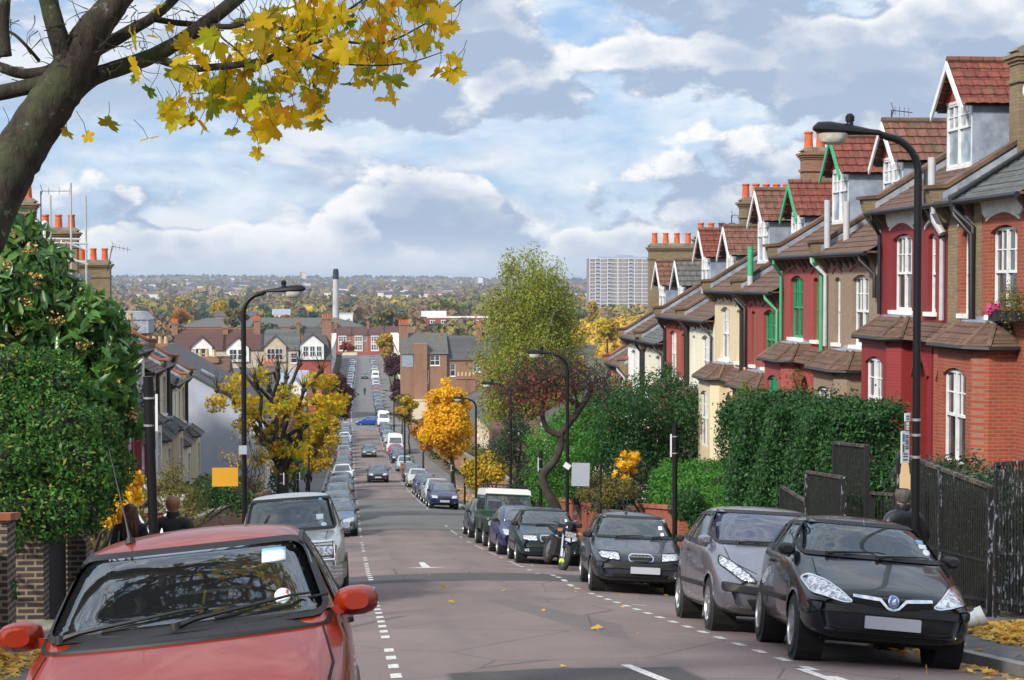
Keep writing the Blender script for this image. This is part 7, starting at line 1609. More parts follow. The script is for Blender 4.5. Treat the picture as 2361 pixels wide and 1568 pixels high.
wall('gate_pier', 'wide dark brick pier nearest the camera under the hedge', -4.45, -3.85, 19.9, 20.4, 1.45, 'brick_dark', .08, grp=GP, cat='pier'); wall('garden_wall', 'dark brick wall beneath the overhanging hedge', -4.5, -4.2, 12, 19.9, 1.2, 'brick_dark', .08); wall('garden_wall', 'low pale wall past the iron gate', -4.3, -4.1, 25.3, 33, .75, 'painted_beige', .06, 'cement')
t_ = empty('iron_gate', (-3.95, 23.4, pz(-3.9, 23.4)), 'black iron gate between two brick piers', 'gate'); z0 = pz(-3.9, 23.4)
mb = MB(); mb.add([(-3.95, 22.35, z0 + .15), (-3.95, 24.55, z0 - .05), (-3.95, 24.55, z0 + 1.25), (-3.95, 22.35, z0 + 1.3), (-3.99, 22.35, z0 + .15), (-3.99, 24.55, z0 - .05), (-3.99, 24.55, z0 + 1.25), (-3.99, 22.35, z0 + 1.3)], [(0, 1, 2, 3), (4, 5, 6, 7), (0, 1, 5, 4), (2, 3, 7, 6)]); mb.build('sheet_panel', 'rail_black', t_)
for i in range(15):
 y = 22.4 + i * .15; mb = MB(); mb.lathe((-3.93, y, z0 + 1.25), [(.008, -.1), (.008, .08), (.02, .10), (.002, .16)], 6); mb.build('finial', 'rail_black', t_)
mb = MB(); mb.box(-3.96, -3.90, 22.3, 22.36, z0 - .1, z0 + 1.4); mb.box(-3.94, -3.91, 22.36, 24.5, z0 + 1.16, z0 + 1.19); mb.build('frame', 'rail_black', t_)
mb = MB(); mb.box(-4.6, -3.5, 20.6, 21.8, pz(-3.9, 21) - .3, pz(-3.9, 21) + .10); tag(mb.build('stone_step', 'cement'), 'worn stone step at the foot of the near gate pier', 'step')
wall('gate_pier', 'white painted gate pier left of the silver off-roader', -4.35, -4.0, 33.0, 33.35, 1.55, 'render_white', .12, 'stone_white', 'painted piers on the left', 'pier'); wall('gate_pier', 'tall white rounded pier behind the left lamp post', -4.2, -3.8, 39.5, 39.9, 1.75, 'painted_white', .12, 'stone_white', 'painted piers on the left', 'pier')
wall('garden_wall', 'stone and brick garden wall between the white piers', -4.3, -4.1, 33.6, 39.3, 1.15, 'brick_stock', .08, 'cement'); wall('garden_wall', 'reddish rendered gate pier before the left lamp post', -4.25, -3.95, 36.8, 37.2, 1.5, 'brick_orange', .08, 'cement'); wall('garden_wall', 'low mixed garden walls along the left pavement', -4.6, -4.4, 44, 97, 1.0, 'brick_brown', .08, 'cement')
t_ = empty('wrapped_bags', (-3.6, 30.5, pz(-3.6, 30.5)), 'white plastic-wrapped builder\'s bags heaped by the left wall', 'bag'); rng = np.random.default_rng(9)
for i, (dx_, dy_, dz_, r_) in enumerate(((0, 0, .3, .42), (.35, .5, .35, .4), (.15, 1.2, .75, .38), (-.35, .4, .4, .35), (.45, 1.3, .3, .4))):
 mb = MB(); n = 10; pts = []
 for a in range(7):
  ph = -math.pi / 2 + math.pi * a / 6
  for b in range(n): th = 2 * math.pi * b / n; q = r_ * (1 + .12 * rng.normal() * .6); pts.append((-3.6 + dx_ + q * math.cos(ph) * math.cos(th), 30.5 + dy_ + q * math.cos(ph) * math.sin(th), pz(-3.6, 30.5) + dz_ + q * .9 * math.sin(ph)))
 mb.add(pts, [(i_ * n + j, i_ * n + (j + 1) % n, (i_ + 1) * n + (j + 1) % n, (i_ + 1) * n + j) for i_ in range(6) for j in range(n)]); mb.build('bag', 'wood_white', t_, smooth='all')
wall('garden_wall', 'red brick garden wall in front of the wheelie bins', 8.25, 8.5, 43.0, 49.5, 1.35, 'brick_orange', .10); wall('gate_pier', 'mossy brick pier left of the wheelie bins', 8.2, 8.6, 50.2, 50.7, 1.25, 'brick_orange', .12, 'coping'); wall('garden_wall', 'mossy slanting wall behind the motorbikes', 8.2, 8.4, 51.0, 57, 1.1, 'brick_stock', .1, 'coping')
wall('garden_wall', 'red brick pier and wall behind the tree trunk', 8.3, 8.6, 59, 70, 1.25, 'brick_orange', .10); wall('garden_wall', 'mixed brick and rendered garden walls down the right pavement', 8.8, 9.1, 93, 262, 1.3, 'brick_brown', .08, 'cement')
wall('garden_wall', 'low brick planter on the build-out round the lamp post', 4.6, 5.6, 157, 159.5, .95, 'brick_red', .05, 'cement')
for k, (x, y) in enumerate(((8.95, 45.8), (8.95, 46.6))):
 t_ = empty('wheelie_bin', (x, y, pz(8.4, y)), ['black wheelie bin behind the red brick wall, lid to the camera', 'second black wheelie bin close behind the first'][k], 'bin', 'wheelie bins'); z0 = pz(8.4, y) + .35
 mb = MB(); mb.add([(x - .24, y - .28, z0), (x + .24, y - .28, z0), (x + .24, y + .28, z0), (x - .24, y + .28, z0), (x - .30, y - .36, z0 + 1.0), (x + .30, y - .36, z0 + 1.0), (x + .30, y + .36, z0 + 1.0), (x - .30, y + .36, z0 + 1.0)], [(0, 3, 2, 1), (4, 5, 6, 7), (0, 1, 5, 4), (1, 2, 6, 5), (2, 3, 7, 6), (3, 0, 4, 7)]); mb.build('body', 'black_trim', t_)
 mb = MB(); mb.prism([(y - .42, z0 + 1.0), (y - .40, z0 + 1.05), (y, z0 + 1.12), (y + .38, z0 + 1.09), (y + .38, z0 + 1.0)], 'x', x - .33, x + .33); mb.build('lid', 'black_trim', t_); mb = MB(); mb.tube([(x - .3, y + .42, z0 + 1.02), (x + .3, y + .42, z0 + 1.02)], .02, 6); mb.build('handle', 'black_trim', t_)
t_ = empty('handrail', (9.6, 43, -6), 'thin black iron handrail on steps before the yellow house', 'handrail'); P = [at(1620, 1140, 44), at(1660, 1098, 44)]
for dz_ in (0, -.42): mb = MB(); mb.tube([(P[0][0], 44, P[0][2] + dz_), (P[1][0] + .2, 44, P[1][2] + dz_ + .15)], .02, 6); mb.build('rail', 'rail_black', t_)
for q in (.2, .6, .95): x = P[0][0] + (P[1][0] - P[0][0]) * q; z = P[0][2] + (P[1][2] - P[0][2]) * q; mb = MB(); mb.tube([(x, 44, z - 1.4), (x, 44, z)], .018, 6); mb.build('upright', 'rail_black', t_)
T0_ = houses[0][1]; c_ = T0_((3.75, -.28, -2.58))
t_ = empty('window_planter', c_, 'trailing plants and magenta flowers on the upper sill of the orange brick house', 'planter'); rg = np.random.default_rng(3)
mb = MB(); mb.rbox((c_[0], c_[1], c_[2] + .1), (.22, .5, .2)); mb.rbox((c_[0], c_[1] - .75, c_[2] + .13), (.22, .9, .2)); mb.build('trough', 'dark_inside', t_)
P = np.array(c_) + rg.normal(size=(170, 3)) * (.08, .13, .07) + (0, .05, .22); V, Fc = instance(QUAD, P, .06, rg); fastmesh('flowers', V, Fc, 'magenta', t_)
P = np.array(c_) + rg.normal(size=(900, 3)) * (.12, .32, .17) + (0, -.8, .38); V, Fc = instance(LENS, P, .06, rg); fastmesh('foliage', V, Fc, 'leaf_olive', t_)
T0_ = houses[7][1]; c_ = T0_((3.3, -.2, -2.45)); t_ = empty('window_planter', c_, 'small green plant in a box on the red brick house sill', 'planter'); mb = MB(); mb.rbox((c_[0], c_[1], c_[2] + .08), (.2, .5, .16)); mb.build('trough', 'dark_inside', t_); P = np.array(c_) + rg.normal(size=(260, 3)) * (.1, .2, .1) + (0, 0, .28); V, Fc = instance(LENS, P, .09, rg); fastmesh('foliage', V, Fc, 'leaf_privet', t_)
c_ = houses[9][1]((3.3, -.2, -2.45)); mb = MB(); mb.lathe((c_[0], c_[1], c_[2]), [(.10, 0), (.14, .2), (.16, .2), (.16, .25)], 10); tag(mb.build('flower_pot', 'terracotta'), 'terracotta pot on the upper sill of the white end house', 'flower pot')
def aerial(label, b, hgt, d_, n=7, L=1.1, tilt=0):
 t_ = empty('tv_aerial', b, label, 'aerial', 'roof aerials'); b = Vector(b); mb = MB(); top = b + Vector((tilt, 0, hgt)); mb.tube([b, top], .022, 5); mb.build('mast', 'pipe_black', t_)
 d_ = Vector(d_).normalized(); mb = MB(); mb.tube([top, top + d_ * L], .014, 4)
 pp = d_.cross(Vector((0, 0, 1))).normalized()
 for k in range(n): c2 = top + d_ * L * (k + .5) / n; mb.tube([c2 - Vector((0, 0, .13)), c2 + Vector((0, 0, .13))] if k % 2 else [c2 - pp * .1, c2 + pp * .1], .008, 3)
 for s_ in (-1, 1): mb.tube([top + d_ * .06, top + d_ * -.02 + Vector((0, 0, .22 * s_))], .012, 3)
 mb.build('antenna', 'pipe_black', t_)
aerial('roof aerial above the first left chimney, long horizontal array', at(95, 540, 62), 1.5, (1, -.1, 0), 6, 1.1); aerial('roof aerial leaning right of the third left chimney', at(248, 625, 82), 1.15, (1, 0, -.2), 9, .85, .22)
aerial('small grid aerial on the ridge above the second dormer', at(2055, 275, 48), .25, (1, 0, -.1), 9, .6); aerial('thin aerial beside the fourth right chimney stack', at(1686, 520, 76), .45, (1, 0, 0), 5, .5)
t_ = empty('scaffold', (-9.5, 66, -9), 'steel scaffold tubes and boards round the left chimneys', 'scaffolding')
Yq = 58
def stube(a, b, w_=8): mb = MB(); mb.tube([at(*a, Yq), at(*b, Yq)], .034, 8); mb.build('tube', 'pipe_grey', t_, smooth=True)
stube((116, 450), (118, 690)); stube((163, 422), (166, 780)); stube((197, 452), (201, 770)); stube((95, 550), (185, 552)); stube((85, 560), (203, 562)); stube((85, 597), (200, 604)); stube((150, 592), (203, 610)); stube((150, 558), (203, 578)); stube((165, 678), (225, 680)); stube((222, 720), (222, 790))
mb = MB(); a = at(128, 660, Yq); b = at(205, 680, Yq); mb.box(a[0], b[0], Yq - .05, Yq, b[2], a[2]); mb.build('toe_board', 'pot_buff', t_)
for a, b in (((272, 1060), (372, 1160)), ((255, 1085), (345, 1230))): mb = MB(); mb.tube([at(*a, 40), at(*b, 34)], .026, 8); tag(mb.build('prop_pole', 'pipe_grey'), 'upper slanting steel pole left of the man' if a[0] == 272 else 'lower slanting steel pole between the couple', 'pole')
for k, (xd, yd, yb) in enumerate(((103, 515, 700), (85, 515, 700))): a = at(xd, yd, 60); b = at(xd, yb, 60); mb = MB(); mb.tube([b, a], .09, 10); mb.lathe(a, [(.09, 0), (.1, .03), (.02, .1)], 10); tag(mb.build('flue_pipe', 'wood_white'), ['white flue pipe by the scaffold, right one', 'white flue pipe by the scaffold, left one'][k], 'flue')
# ------------------------------------------------------------------ people
plain('skin', (.48, .25, .17), .55, var=.08, obj=True); plain('coat_black', (.006, .006, .007), .75, var=.2, vscale=12, obj=True, bump=.3, bscale=14); plain('leather_black', (.008, .0085, .011), .36, var=.3, vscale=10, obj=True, bump=.8, bscale=9, coat=.3)
plain('jeans', (.03, .035, .055), .85, var=.2, obj=True); plain('hair_brown', (.10, .038, .02), .5, var=.4, vscale=9, obj=True, bump=.7, bscale=30); plain('hair_ginger', (.20, .075, .03), .6, var=.3, vscale=20, obj=True, bump=.5); plain('hair_grey', (.07, .06, .055), .8, var=.3, vscale=20, obj=True, bump=.4); plain('shoe', (.02, .018, .016), .5, var=.1, obj=True)
import bmesh
def skinned(nodes, edges, lev=2):
 bm = bmesh.new(); sl = bm.verts.layers.skin.verify(); vs_ = [bm.verts.new(p[:3]) for p in nodes]
 for v, p in zip(vs_, nodes): v[sl].radius = (p[3], p[4] if len(p) > 4 else p[3]); v[sl].use_root = False
 vs_[0][sl].use_root = True
 for a, b in edges: bm.edges.new((vs_[a], vs_[b]))
 me = bpy.data.meshes.new('sk'); bm.to_mesh(me); bm.free(); o = bpy.data.objects.new('sk', me); col.objects.link(o)
 o.modifiers.new('s', 'SKIN').use_smooth_shade = True; md = o.modifiers.new('u', 'SUBSURF'); md.levels = lev
 dg = bpy.context.evaluated_depsgraph_get(); em = o.evaluated_get(dg).to_mesh(); V = [tuple(v.co) for v in em.vertices]; Fc = [tuple(f.vertices) for f in em.polygons]
 o.evaluated_get(dg).to_mesh_clear(); bpy.data.objects.remove(o); bpy.data.meshes.remove(me); return V, Fc
def person(label, X, Y, Hh, z0, sh=.21, top='coat_black', legs_m='jeans', hair='hair_ginger', long_hair=False, bald=False, stride=.16, coatlen=.46, arms='down', turn=0.0, lean=0.0, grp='people on foot', bag=False, group=None):
 """walking figure seen from behind, facing +y; heights as fractions of Hh"""
 t_ = empty('person', (X, Y, z0), label, 'person', grp, rot=(0, 0, turn)); k = Hh / 1.75
 hipz = .92 * k; shz = 1.43 * k
 N = [(0, 0, hipz, .13 * k, .10 * k), (0, .0, 1.10 * k, .135 * k, .10 * k), (0, .01, 1.28 * k, .155 * k, .105 * k), (0, 0, 1.41 * k, .10 * k, .085 * k), (0, .015, 1.50 * k, .055 * k, .055 * k), (0, .035, 1.56 * k, .06 * k, .07 * k), (0, .03, 1.65 * k, .082 * k, .098 * k), (0, .02, 1.71 * k, .06 * k, .075 * k)]
 E = [(0, 1), (1, 2), (2, 3), (3, 4), (4, 5), (5, 6), (6, 7)]
 for s_ in (-1, 1):
  b = len(N); fy = stride * s_
  N += [(s_ * .09 * k, 0, .88 * k, .095 * k), (s_ * .10 * k, fy * .5 + .03, .50 * k, .062 * k), (s_ * .10 * k, fy, .10 * k, .042 * k), (s_ * .105 * k, fy + .13, .035 * k, .04 * k, .035 * k)]
  E += [(0, b), (b, b + 1), (b + 1, b + 2), (b + 2, b + 3)]
  b = len(N); ex = .045 if arms == 'down' else .09
  N += [(s_ * sh * k * .80, 0, 1.395 * k, .062 * k), (s_ * (sh + ex * .6) * k, -.03, 1.14 * k, .05 * k), (s_ * (sh + ex * .3) * k, .10 if arms == 'down' else .12, .93 * k, .036 * k), (s_ * (sh + ex * .2) * k, .13, .85 * k, .03 * k, .022 * k)]
  E += [(3, b), (b, b + 1), (b + 1, b + 2), (b + 2, b + 3)]
  h0 = b + 3; hx, hy, hz = N[h0][:3]
  for f in range(5):
   q = len(N); oy = (f - 1.5) * .02 if f < 4 else .045; L = (.075, .085, .08, .065, .05)[f]
   N += [(hx - s_ * .004, hy + oy, hz - L * .6, .009), (hx - s_ * .018, hy + oy + .01, hz - L, .008)]; E += [(h0, q), (q, q + 1)]
 V, Fc = skinned(N, E); mb = MB(); mb.add(V, Fc)
 for i, f in enumerate(mb.f):
  z = sum(V[j][2] for j in f) / len(f); x = abs(sum(V[j][0] for j in f) / len(f)); mb.m[i] = 1 if (z < .93 * k and x < sh * k * .86 and z > .11 * k) else (2 if z < .11 * k else 0)
 mb.build('body', ['skin', legs_m, 'shoe'], t_, smooth='all', local=True)
 C = [(0, 0, hipz - coatlen * .55, .165 * k, .125 * k), (0, 0, hipz, .16 * k, .125 * k), (0, 0, 1.12 * k, .155 * k, .12 * k), (0, .01, 1.30 * k, .175 * k, .125 * k), (0, 0, 1.425 * k, .13 * k, .10 * k), (0, .012, 1.49 * k, .075 * k, .075 * k)]; E = [(i, i + 1) for i in range(5)]
 for s_ in (-1, 1):
  b = len(C); ex = .05 if arms == 'down' else .11
  C += [(s_ * sh * k * .84, 0, 1.40 * k, .085 * k), (s_ * (sh + ex * .7) * k, -.03, 1.14 * k, .072 * k), (s_ * (sh + ex * .3) * k, .09 if arms == 'down' else .12, .93 * k, .056 * k), (s_ * (sh + ex * .25) * k, .115, .885 * k, .052 * k)]; E += [(4, b), (b, b + 1), (b + 1, b + 2), (b + 2, b + 3)]
 V, Fc = skinned(C, E); mb = MB(); mb.add(V, Fc); ct = mb.build('coat', top, t_, smooth='all', local=True)
 mb = MB(); mb.lathe((0, .01, 1.475 * k), [(.088 * k, -.02), (.092 * k, .03), (.082 * k, .075), (.07 * k, .07)], 18); mb.build('collar', top, ct, smooth=True, local=True)
 hz = 1.645 * k; mb = MB()
 for s_ in (-1, 1): mb.lathe((s_ * .083 * k, .03, hz), [(.004, -.012), (.03, 0), (.026, .012)], 8, 0, 'x')
 mb.build('ear', 'skin', t_, smooth=True, local=True)
 mb = MB(); mb.add([(0, .128 * k, hz + .02), (-.015, .118 * k, hz - .025), (.015, .118 * k, hz - .025), (0, .148 * k, hz - .022)], [(0, 1, 3), (0, 3, 2), (1, 2, 3)]); mb.build('nose', 'skin', t_, local=True)
 for s_ in (-1, 1): mb = MB(); mb.lathe((s_ * .032, .108 * k, hz + .012), [(.002, -.004), (.011, 0), (.002, .01)], 8, 0, 'y'); mb.build('eye', 'sticker_white', t_, local=True)
 mb = MB(); mb.rbox((0, .116 * k, hz - .055), (.045, .012, .01)); mb.build('mouth', 'terracotta', t_, local=True)
 mb = MB(); n = 18; pts = []; rows = 9
 for i in range(rows + 1):
  ph = math.pi / 2 - math.pi * .74 * i / rows
  for j in range(n):
   th = 2 * math.pi * j / n; fwd = max(0, math.sin(th)); lo = 1 - .55 * fwd * (i / rows)
   cp = max(math.cos(ph), .78 if ph < 0 else 0); pts.append((.100 * k * cp * math.cos(th), .012 + .118 * k * cp * math.sin(th), hz + .02 + (.092 if ph > 0 else .13) * k * math.sin(ph) * (1 if ph > 0 else lo)))
 i0 = 3 if bald else 0
 Fh = [(i * n + j, i * n + (j + 1) % n, (i + 1) * n + (j + 1) % n, (i + 1) * n + j) for i in range(i0, rows) for j in range(n) if not (i > 3 and math.sin(2 * math.pi * (j + .5) / n) > .45)]
 mb.add(pts, Fh); hr = mb.build('hair', hair, t_, smooth='all', local=True)
 if long_hair:
  mb = MB(); rg = np.random.default_rng(4)
  for j in range(70):
   th = math.pi + math.pi * (j / 69) * 1.16 - .25; x, y = .088 * k * math.cos(th), .02 + .105 * k * math.sin(th); e = rg.normal(size=2) * .02
   mb.tube([(x, y, hz + .06), (x * 1.1, y - .012, hz - .05), (x * 1.2 + e[0], y - .03 + e[1], hz - .19), (x * 1.15 + e[0] * 2, y - .035, hz - .33 - .04 * rg.random())], [.012, .017, .015, .004], 5)
  mb.build('long_hair', hair, hr, smooth=True, local=True)
 if bag:
  mb = MB(); mb.prism([(-.16, .78 * k), (.14, .80 * k), (.12, 1.02 * k), (-.10, 1.04 * k)], 'x', -sh * k - .10, -sh * k + .0); mb.v = [(x + .02, y - .12, z) for x, y, z in mb.v]; b_ = mb.build('bag', 'leather_black', t_, smooth=True, local=True); b_.parent = t_
  mb = MB(); mb.tube([(-sh * k * .55, .10, 1.43 * k), (-sh * k * .7, -.02, 1.47 * k), (-sh * k * .8, -.12, 1.3 * k), (-sh * k * .95, -.15, 1.03 * k)], .012, 6); mb.build('bag_strap', 'leather_black', t_, smooth=True, local=True)
 return t_
person('balding man in a black leather jacket behind the near right lamp post', 6.83, 20.9, 1.74, pz(6.83, 20.9), sh=.235, top='leather_black', hair='hair_grey', bald=True, arms='out', coatlen=.20, turn=R(16))
person('man in a black coat with short ginger-brown hair walking away', -2.42, 24.0, 1.76, pz(-2.4, 24), sh=.245, top='coat_black', hair='hair_ginger', turn=R(-4))
person('woman in a black coat with long brown hair and shoulder bag', -3.02, 24.2, 1.66, pz(-3, 24.2), sh=.20, top='coat_black', hair='hair_brown', long_hair=True, bag=True, turn=R(6))
def wheel_ring(mb, c_, r, w_=.02, ax='x'): mb.tube([(c_[0], c_[1] + r * math.cos(a), c_[2] + r * math.sin(a)) for a in np.linspace(0, 2 * math.pi, 20)], w_, 5, cap=False)
Yc = 368; Xc = 3.1; zc = road_z(Xc, Yc); t_ = empty('bicycle', (Xc, Yc, zc), 'bicycle ridden away in the middle of the far street', 'bicycle')
mb = MB(); wheel_ring(mb, (Xc, Yc - .5, zc + .34), .34, .03); mb.build('wheel', 'tyre', t_); mb = MB(); wheel_ring(mb, (Xc, Yc + .5, zc + .34), .34, .03); mb.build('wheel', 'tyre', t_)
mb = MB(); mb.tube([(Xc, Yc - .5, zc + .34), (Xc, Yc - .15, zc + .85), (Xc, Yc + .4, zc + .85), (Xc, Yc + .5, zc + .34)], .03, 5); mb.tube([(Xc - .25, Yc + .4, zc + 1.0), (Xc + .25, Yc + .4, zc + 1.0)], .02, 4); mb.build('frame', 'pipe_black', t_)
person('cyclist in dark clothes riding away in the far street', Xc, Yc - .1, 1.7, zc + .12, top='coat_black', hair='hair_grey', stride=.2, grp='people on foot')
person('walker in dark clothes beside the left parked cars', -2.9, 120, 1.72, pz(-2.9, 120), top='coat_black', hair='hair_brown', stride=.12)
person('person at the red porch low behind the rose bushes', -7.4, 62, 1.7, -h(62), top='sign_grey' if False else 'coat_black', hair='hair_brown', stride=.1)
# ------------------------------------------------------------------ motorcycles
def motorcycle(label, X, Y, yaw, lean, retro=False):
 zg_ = road_z(X, Y); t_ = empty('motorcycle', (X, Y, zg_), label, 'motorcycle', 'parked motorcycles', rot=(0, lean, yaw)); b = lambda mb, n_, m_, s_=True, p_=None: mb.build(n_, m_, p_ or t_, smooth=s_, local=True)
 for y in (0, 1.42):
  mb = MB(); mb.tube([(0, y + .29 * math.cos(a), .31 + .29 * math.sin(a)) for a in np.linspace(0, 2 * math.pi, 25)], .062 if y == 0 else .075, 10, cap=False); w_ = b(mb, 'wheel', 'tyre')
  mb = MB(); mb.lathe((0, y, .31), [(.235, -.02), (.245, .02)], 20, 0, 'x'); mb.lathe((0, y, .31), [(.14, -.06), (.14, -.05)], 16, 0, 'x'); b(mb, 'rim', 'rim_alloy', True, w_)
 for s_ in (-1, 1): mb = MB(); mb.tube([(s_ * .10, 0, .31), (s_ * .10, .22, .80), (s_ * .10, .30, 1.0)], [.028, .03, .025], 8); b(mb, 'fork', 'chrome')
 mb = MB(); mb.rbox((0, 0.02, .64), (.13, .40, .03), (-.2, 0, 0)); b(mb, 'mudguard', 'paint_black')
 V, Fc = sub_mesh(*[list(q) for q in ([(s * a, y, z) for y, a, z in ((.35, .10, .92), (.35, .13, .74), (.62, .17, .95), (.62, .17, .68), (.95, .09, .84), (.95, .10, .68)) for s in (-1, 1)], [(0, 1, 3, 2), (4, 0, 2, 6), (1, 5, 7, 3), (0, 4, 5, 1), (2, 3, 7, 6), (8, 4, 6, 10), (5, 9, 11, 7), (4, 8, 9, 5), (6, 7, 11, 10), (8, 10, 11, 9)])], 2)
 mb = MB(); mb.add(V, Fc); b(mb, 'tank', 'paint_black', 'all'); mb = MB(); mb.rbox((0, 1.25, .80), (.24, .65, .10), (.08, 0, 0)); mb.rbox((0, .75, .45), (.26, .5, .4)); mb.tube([(.16, .5, .25), (.17, 1.3, .3), (.18, 1.6, .42)], .045, 8); b(mb, 'seat_and_engine', 'black_trim')
 mb = MB(); mb.tube([(-.36, .42, 1.06), (-.18, .30, 1.03), (.18, .30, 1.03), (.36, .42, 1.06)], .014, 6); b(mb, 'handlebar', 'chrome' if retro else 'black_trim')
 if retro:
  mb = MB(); mb.lathe((0, .1, .95), [(.02, .16), (.09, .1), (.10, .0), (.095, -.02)], 14, 0, 'y'); hl = b(mb, 'headlight', 'chrome'); mb = MB(); mb.lathe((0, .072, .95), [(.085, 0), (.085, .01)], 14, 0, 'y'); b(mb, 'lens', 'lamp_glass', True, hl)
  for s_ in (-1, 1): mb = MB(); mb.tube([(s_ * .28, .4, 1.05), (s_ * .32, .36, 1.24)], .008, 5); mb.lathe((s_ * .33, .34, 1.28), [(.055, 0), (.05, .02)], 10, 0, 'y'); b(mb, 'mirror', 'chrome')
 else:
  V, Fc = sub_mesh([(-.15, .0, .78), (.15, .0, .78), (.17, -.02, .98), (-.17, -.02, .98), (-.19, .35, .70), (.19, .35, .70), (.20, .30, 1.10), (-.20, .30, 1.10), (-.12, .16, 1.24), (.12, .16, 1.24)], [(0, 1, 2, 3), (1, 5, 6, 2), (4, 0, 3, 7), (0, 4, 5, 1), (3, 2, 9, 8), (2, 6, 9), (7, 3, 8), (8, 9, 6, 7), (4, 7, 6, 5)], 2)
  mb = MB(); mb.add(V, Fc); fr_ = b(mb, 'fairing', 'paint_black', 'all'); mb = MB(); mb.prism(rounded([(-.12, .80), (.12, .80), (.13, .93), (-.13, .93)], .03), 'y', -.03, .04); b(mb, 'headlight', 'lamp_glass', True, fr_)
  for s_ in (-1, 1): mb = MB(); mb.rbox((s_ * .25, .12, .92), (.09, .04, .05)); b(mb, 'indicator', 'amber')
  mb = MB(); mb.lathe((-.06, -.08, .22), [(.055, -.04), (.055, .05)], 12, 0, 'x'); mb.v = [(x - .03, y, z) for x, y, z in mb.v]; b(mb, 'disc_lock', 'lock_yellow')
 return t_
plain('lock_yellow', (.55, .75, .05), .5, var=0)
motorcycle('black faired motorcycle with a yellow disc lock, nose to the road', 5.02, 40.9, R(8), R(14)); motorcycle('black retro motorcycle with chrome headlight behind the faired one', 5.85, 46.2, R(-4), R(-6), True)
# ------------------------------------------------------------------ the cars
def rp(pts, r=.03): return rounded(pts, r)
def sticker(x, z, w_, h_, m_, r=None): return (x, z, w_, h_, m_, r)
S = hatch(L=3.7, W=1.59, H=1.44, cowl=1.02, cowlz=.955, roofy=1.78, reary=3.2, hoodz=.76, beltz=.94, rw=.745, wr=.28, mirror=(0, 0, .215, .145),
 lights=[rp([(.42, .56), (.66, .58), (.70, .70), (.48, .70)])], plate=(0, .42, .52), wipers=[(-.60, .97, .10, 1.045), (-.04, .975, .60, 1.06)],
 stickers=[sticker(.43, 1.27, .12, .06, 'sticker_white'), sticker(.43, 1.292, .12, .016, 'sticker_blue'), sticker(.47, 1.07, .08, .065, 'sticker_white', 'round'), sticker(.47, 1.082, .06, .026, 'sticker_red')],
 top_seams=[[(.66, .95), (.70, .55), (.66, .15)]], mirror_mat='paint_red_orange', aerial=(-.34, 1.92, .52, -.09))
S['windscreen'] = rounded([(-.69, .975), (.69, .975), (.575, 1.345), (-.575, 1.345)], .08); S['sealw'] = .03
c_, bv = car('hatchback', 'red-orange hatchback nearest the camera, wipers and windscreen stickers', 'car', S, None, 2, 'red_orange', glass='car_glass_deep')
for s_ in (-1, 1):
 mb = MB()
 P = [cast(bv, s_ * .565, y, 'top')[0] for y in np.linspace(1.74, 2.35, 9)]; P = [q for q in P if q]
 mb.tube([q + Vector((0, 0, .004)) for q in P], .017, 6); mb.build('roof_gutter', 'black_trim', c_, smooth=True, local=True)
 mb = MB(); hit, nn = cast(bv, s_ * .25, .86, 'top'); mb.lathe(tuple(hit), [(.013, -.01), (.010, .012)], 8); mb.build('washer_jet', 'black_trim', c_, local=True)
mb = MB(); patch(mb, bv, rp([(-.70, .925), (.70, .925), (.70, .985), (-.70, .985)], .02), 'front', .012, .01, 2, step=.06); mb.build('scuttle', 'black_trim', c_, smooth='all', local=True)
place(c_, -.705, 7.35, R(0), .095)
SV = hatch(L=3.82, W=1.65, H=1.40, cowl=1.02, cowlz=.965, roofy=1.82, reary=3.38, hoodz=.745, beltz=.955, rw=.72, wr=.295, spokes=10, mirror_mat='black_trim', lamp_chrome=True,
 lights=[rp([(.37, .595), (.44, .585), (.72, .64), (.77, .76), (.70, .80), (.58, .755)], .03)], plate=(.0, .42, .52), wipers=[(-.46, .995, .12, 1.03), (.02, .985, .56, 1.02)],
 stickers=[sticker(.53, 1.19, .075, .035, 'sticker_blue'), sticker(.545, 1.145, .08, .04, 'sticker_white'), sticker(.565, 1.09, .075, .06, 'sticker_white', 'round')],
 front_parts=[(rp([(-.72, .49), (.72, .49), (.76, .57), (.40, .575), (0, .53), (-.40, .575), (-.76, .57)], .03), 'black_trim', .022, 'bumper_strip'), (rp([(-.52, .28), (.52, .28), (.58, .36), (-.58, .36)], .02), 'dark_gap', .006, 'lower_grille'), (rp([(-.38, .585), (0, .55), (.38, .585), (.36, .64), (0, .63), (-.36, .64)], .02), 'dark_gap', .004, 'grille')],
 top_seams=[[(.62, .95), (.64, .5), (.50, .12)]])
SV['seams'] = SV['seams']
c_, bv = car('hatchback', 'glossy black hatchback nearest on the right, chrome V grille bar', 'car', SV, None, 2, 'black')
mb = MB()
for s_ in (-1, 1): line_on(mb, bv, [(s_ * .37, .645), (s_ * .12, .63), (s_ * .05, .56), (0, .545)], 'front', .022, .014)
v_ = mb.build('grille_bar', 'chrome', c_, smooth='all', local=True)
mb = MB(); patch(mb, bv, [(.052 * math.cos(a), .615 + .052 * math.sin(a)) for a in np.linspace(0, 6.28, 20)[:-1]], 'front', .02, .02, 1, step=.05); bd = mb.build('badge', 'chrome', c_, smooth='all', local=True)
mb = MB(); patch(mb, bv, [(.040 * math.cos(a), .615 + .040 * math.sin(a)) for a in np.linspace(0, 6.28, 20)[:-1]], 'front', .026, .004, 1, step=.05); mb.build('badge_field', 'sign_blue', bd, local=True)
mb = MB(); patch(mb, bv, [(-.020, .600), (.006, .592), (.024, .606), (.012, .622), (.022, .640), (-.004, .634), (-.022, .622)], 'front', .030, .003, 1, step=.05); mb.build('badge_emblem', 'chrome', bd, local=True)
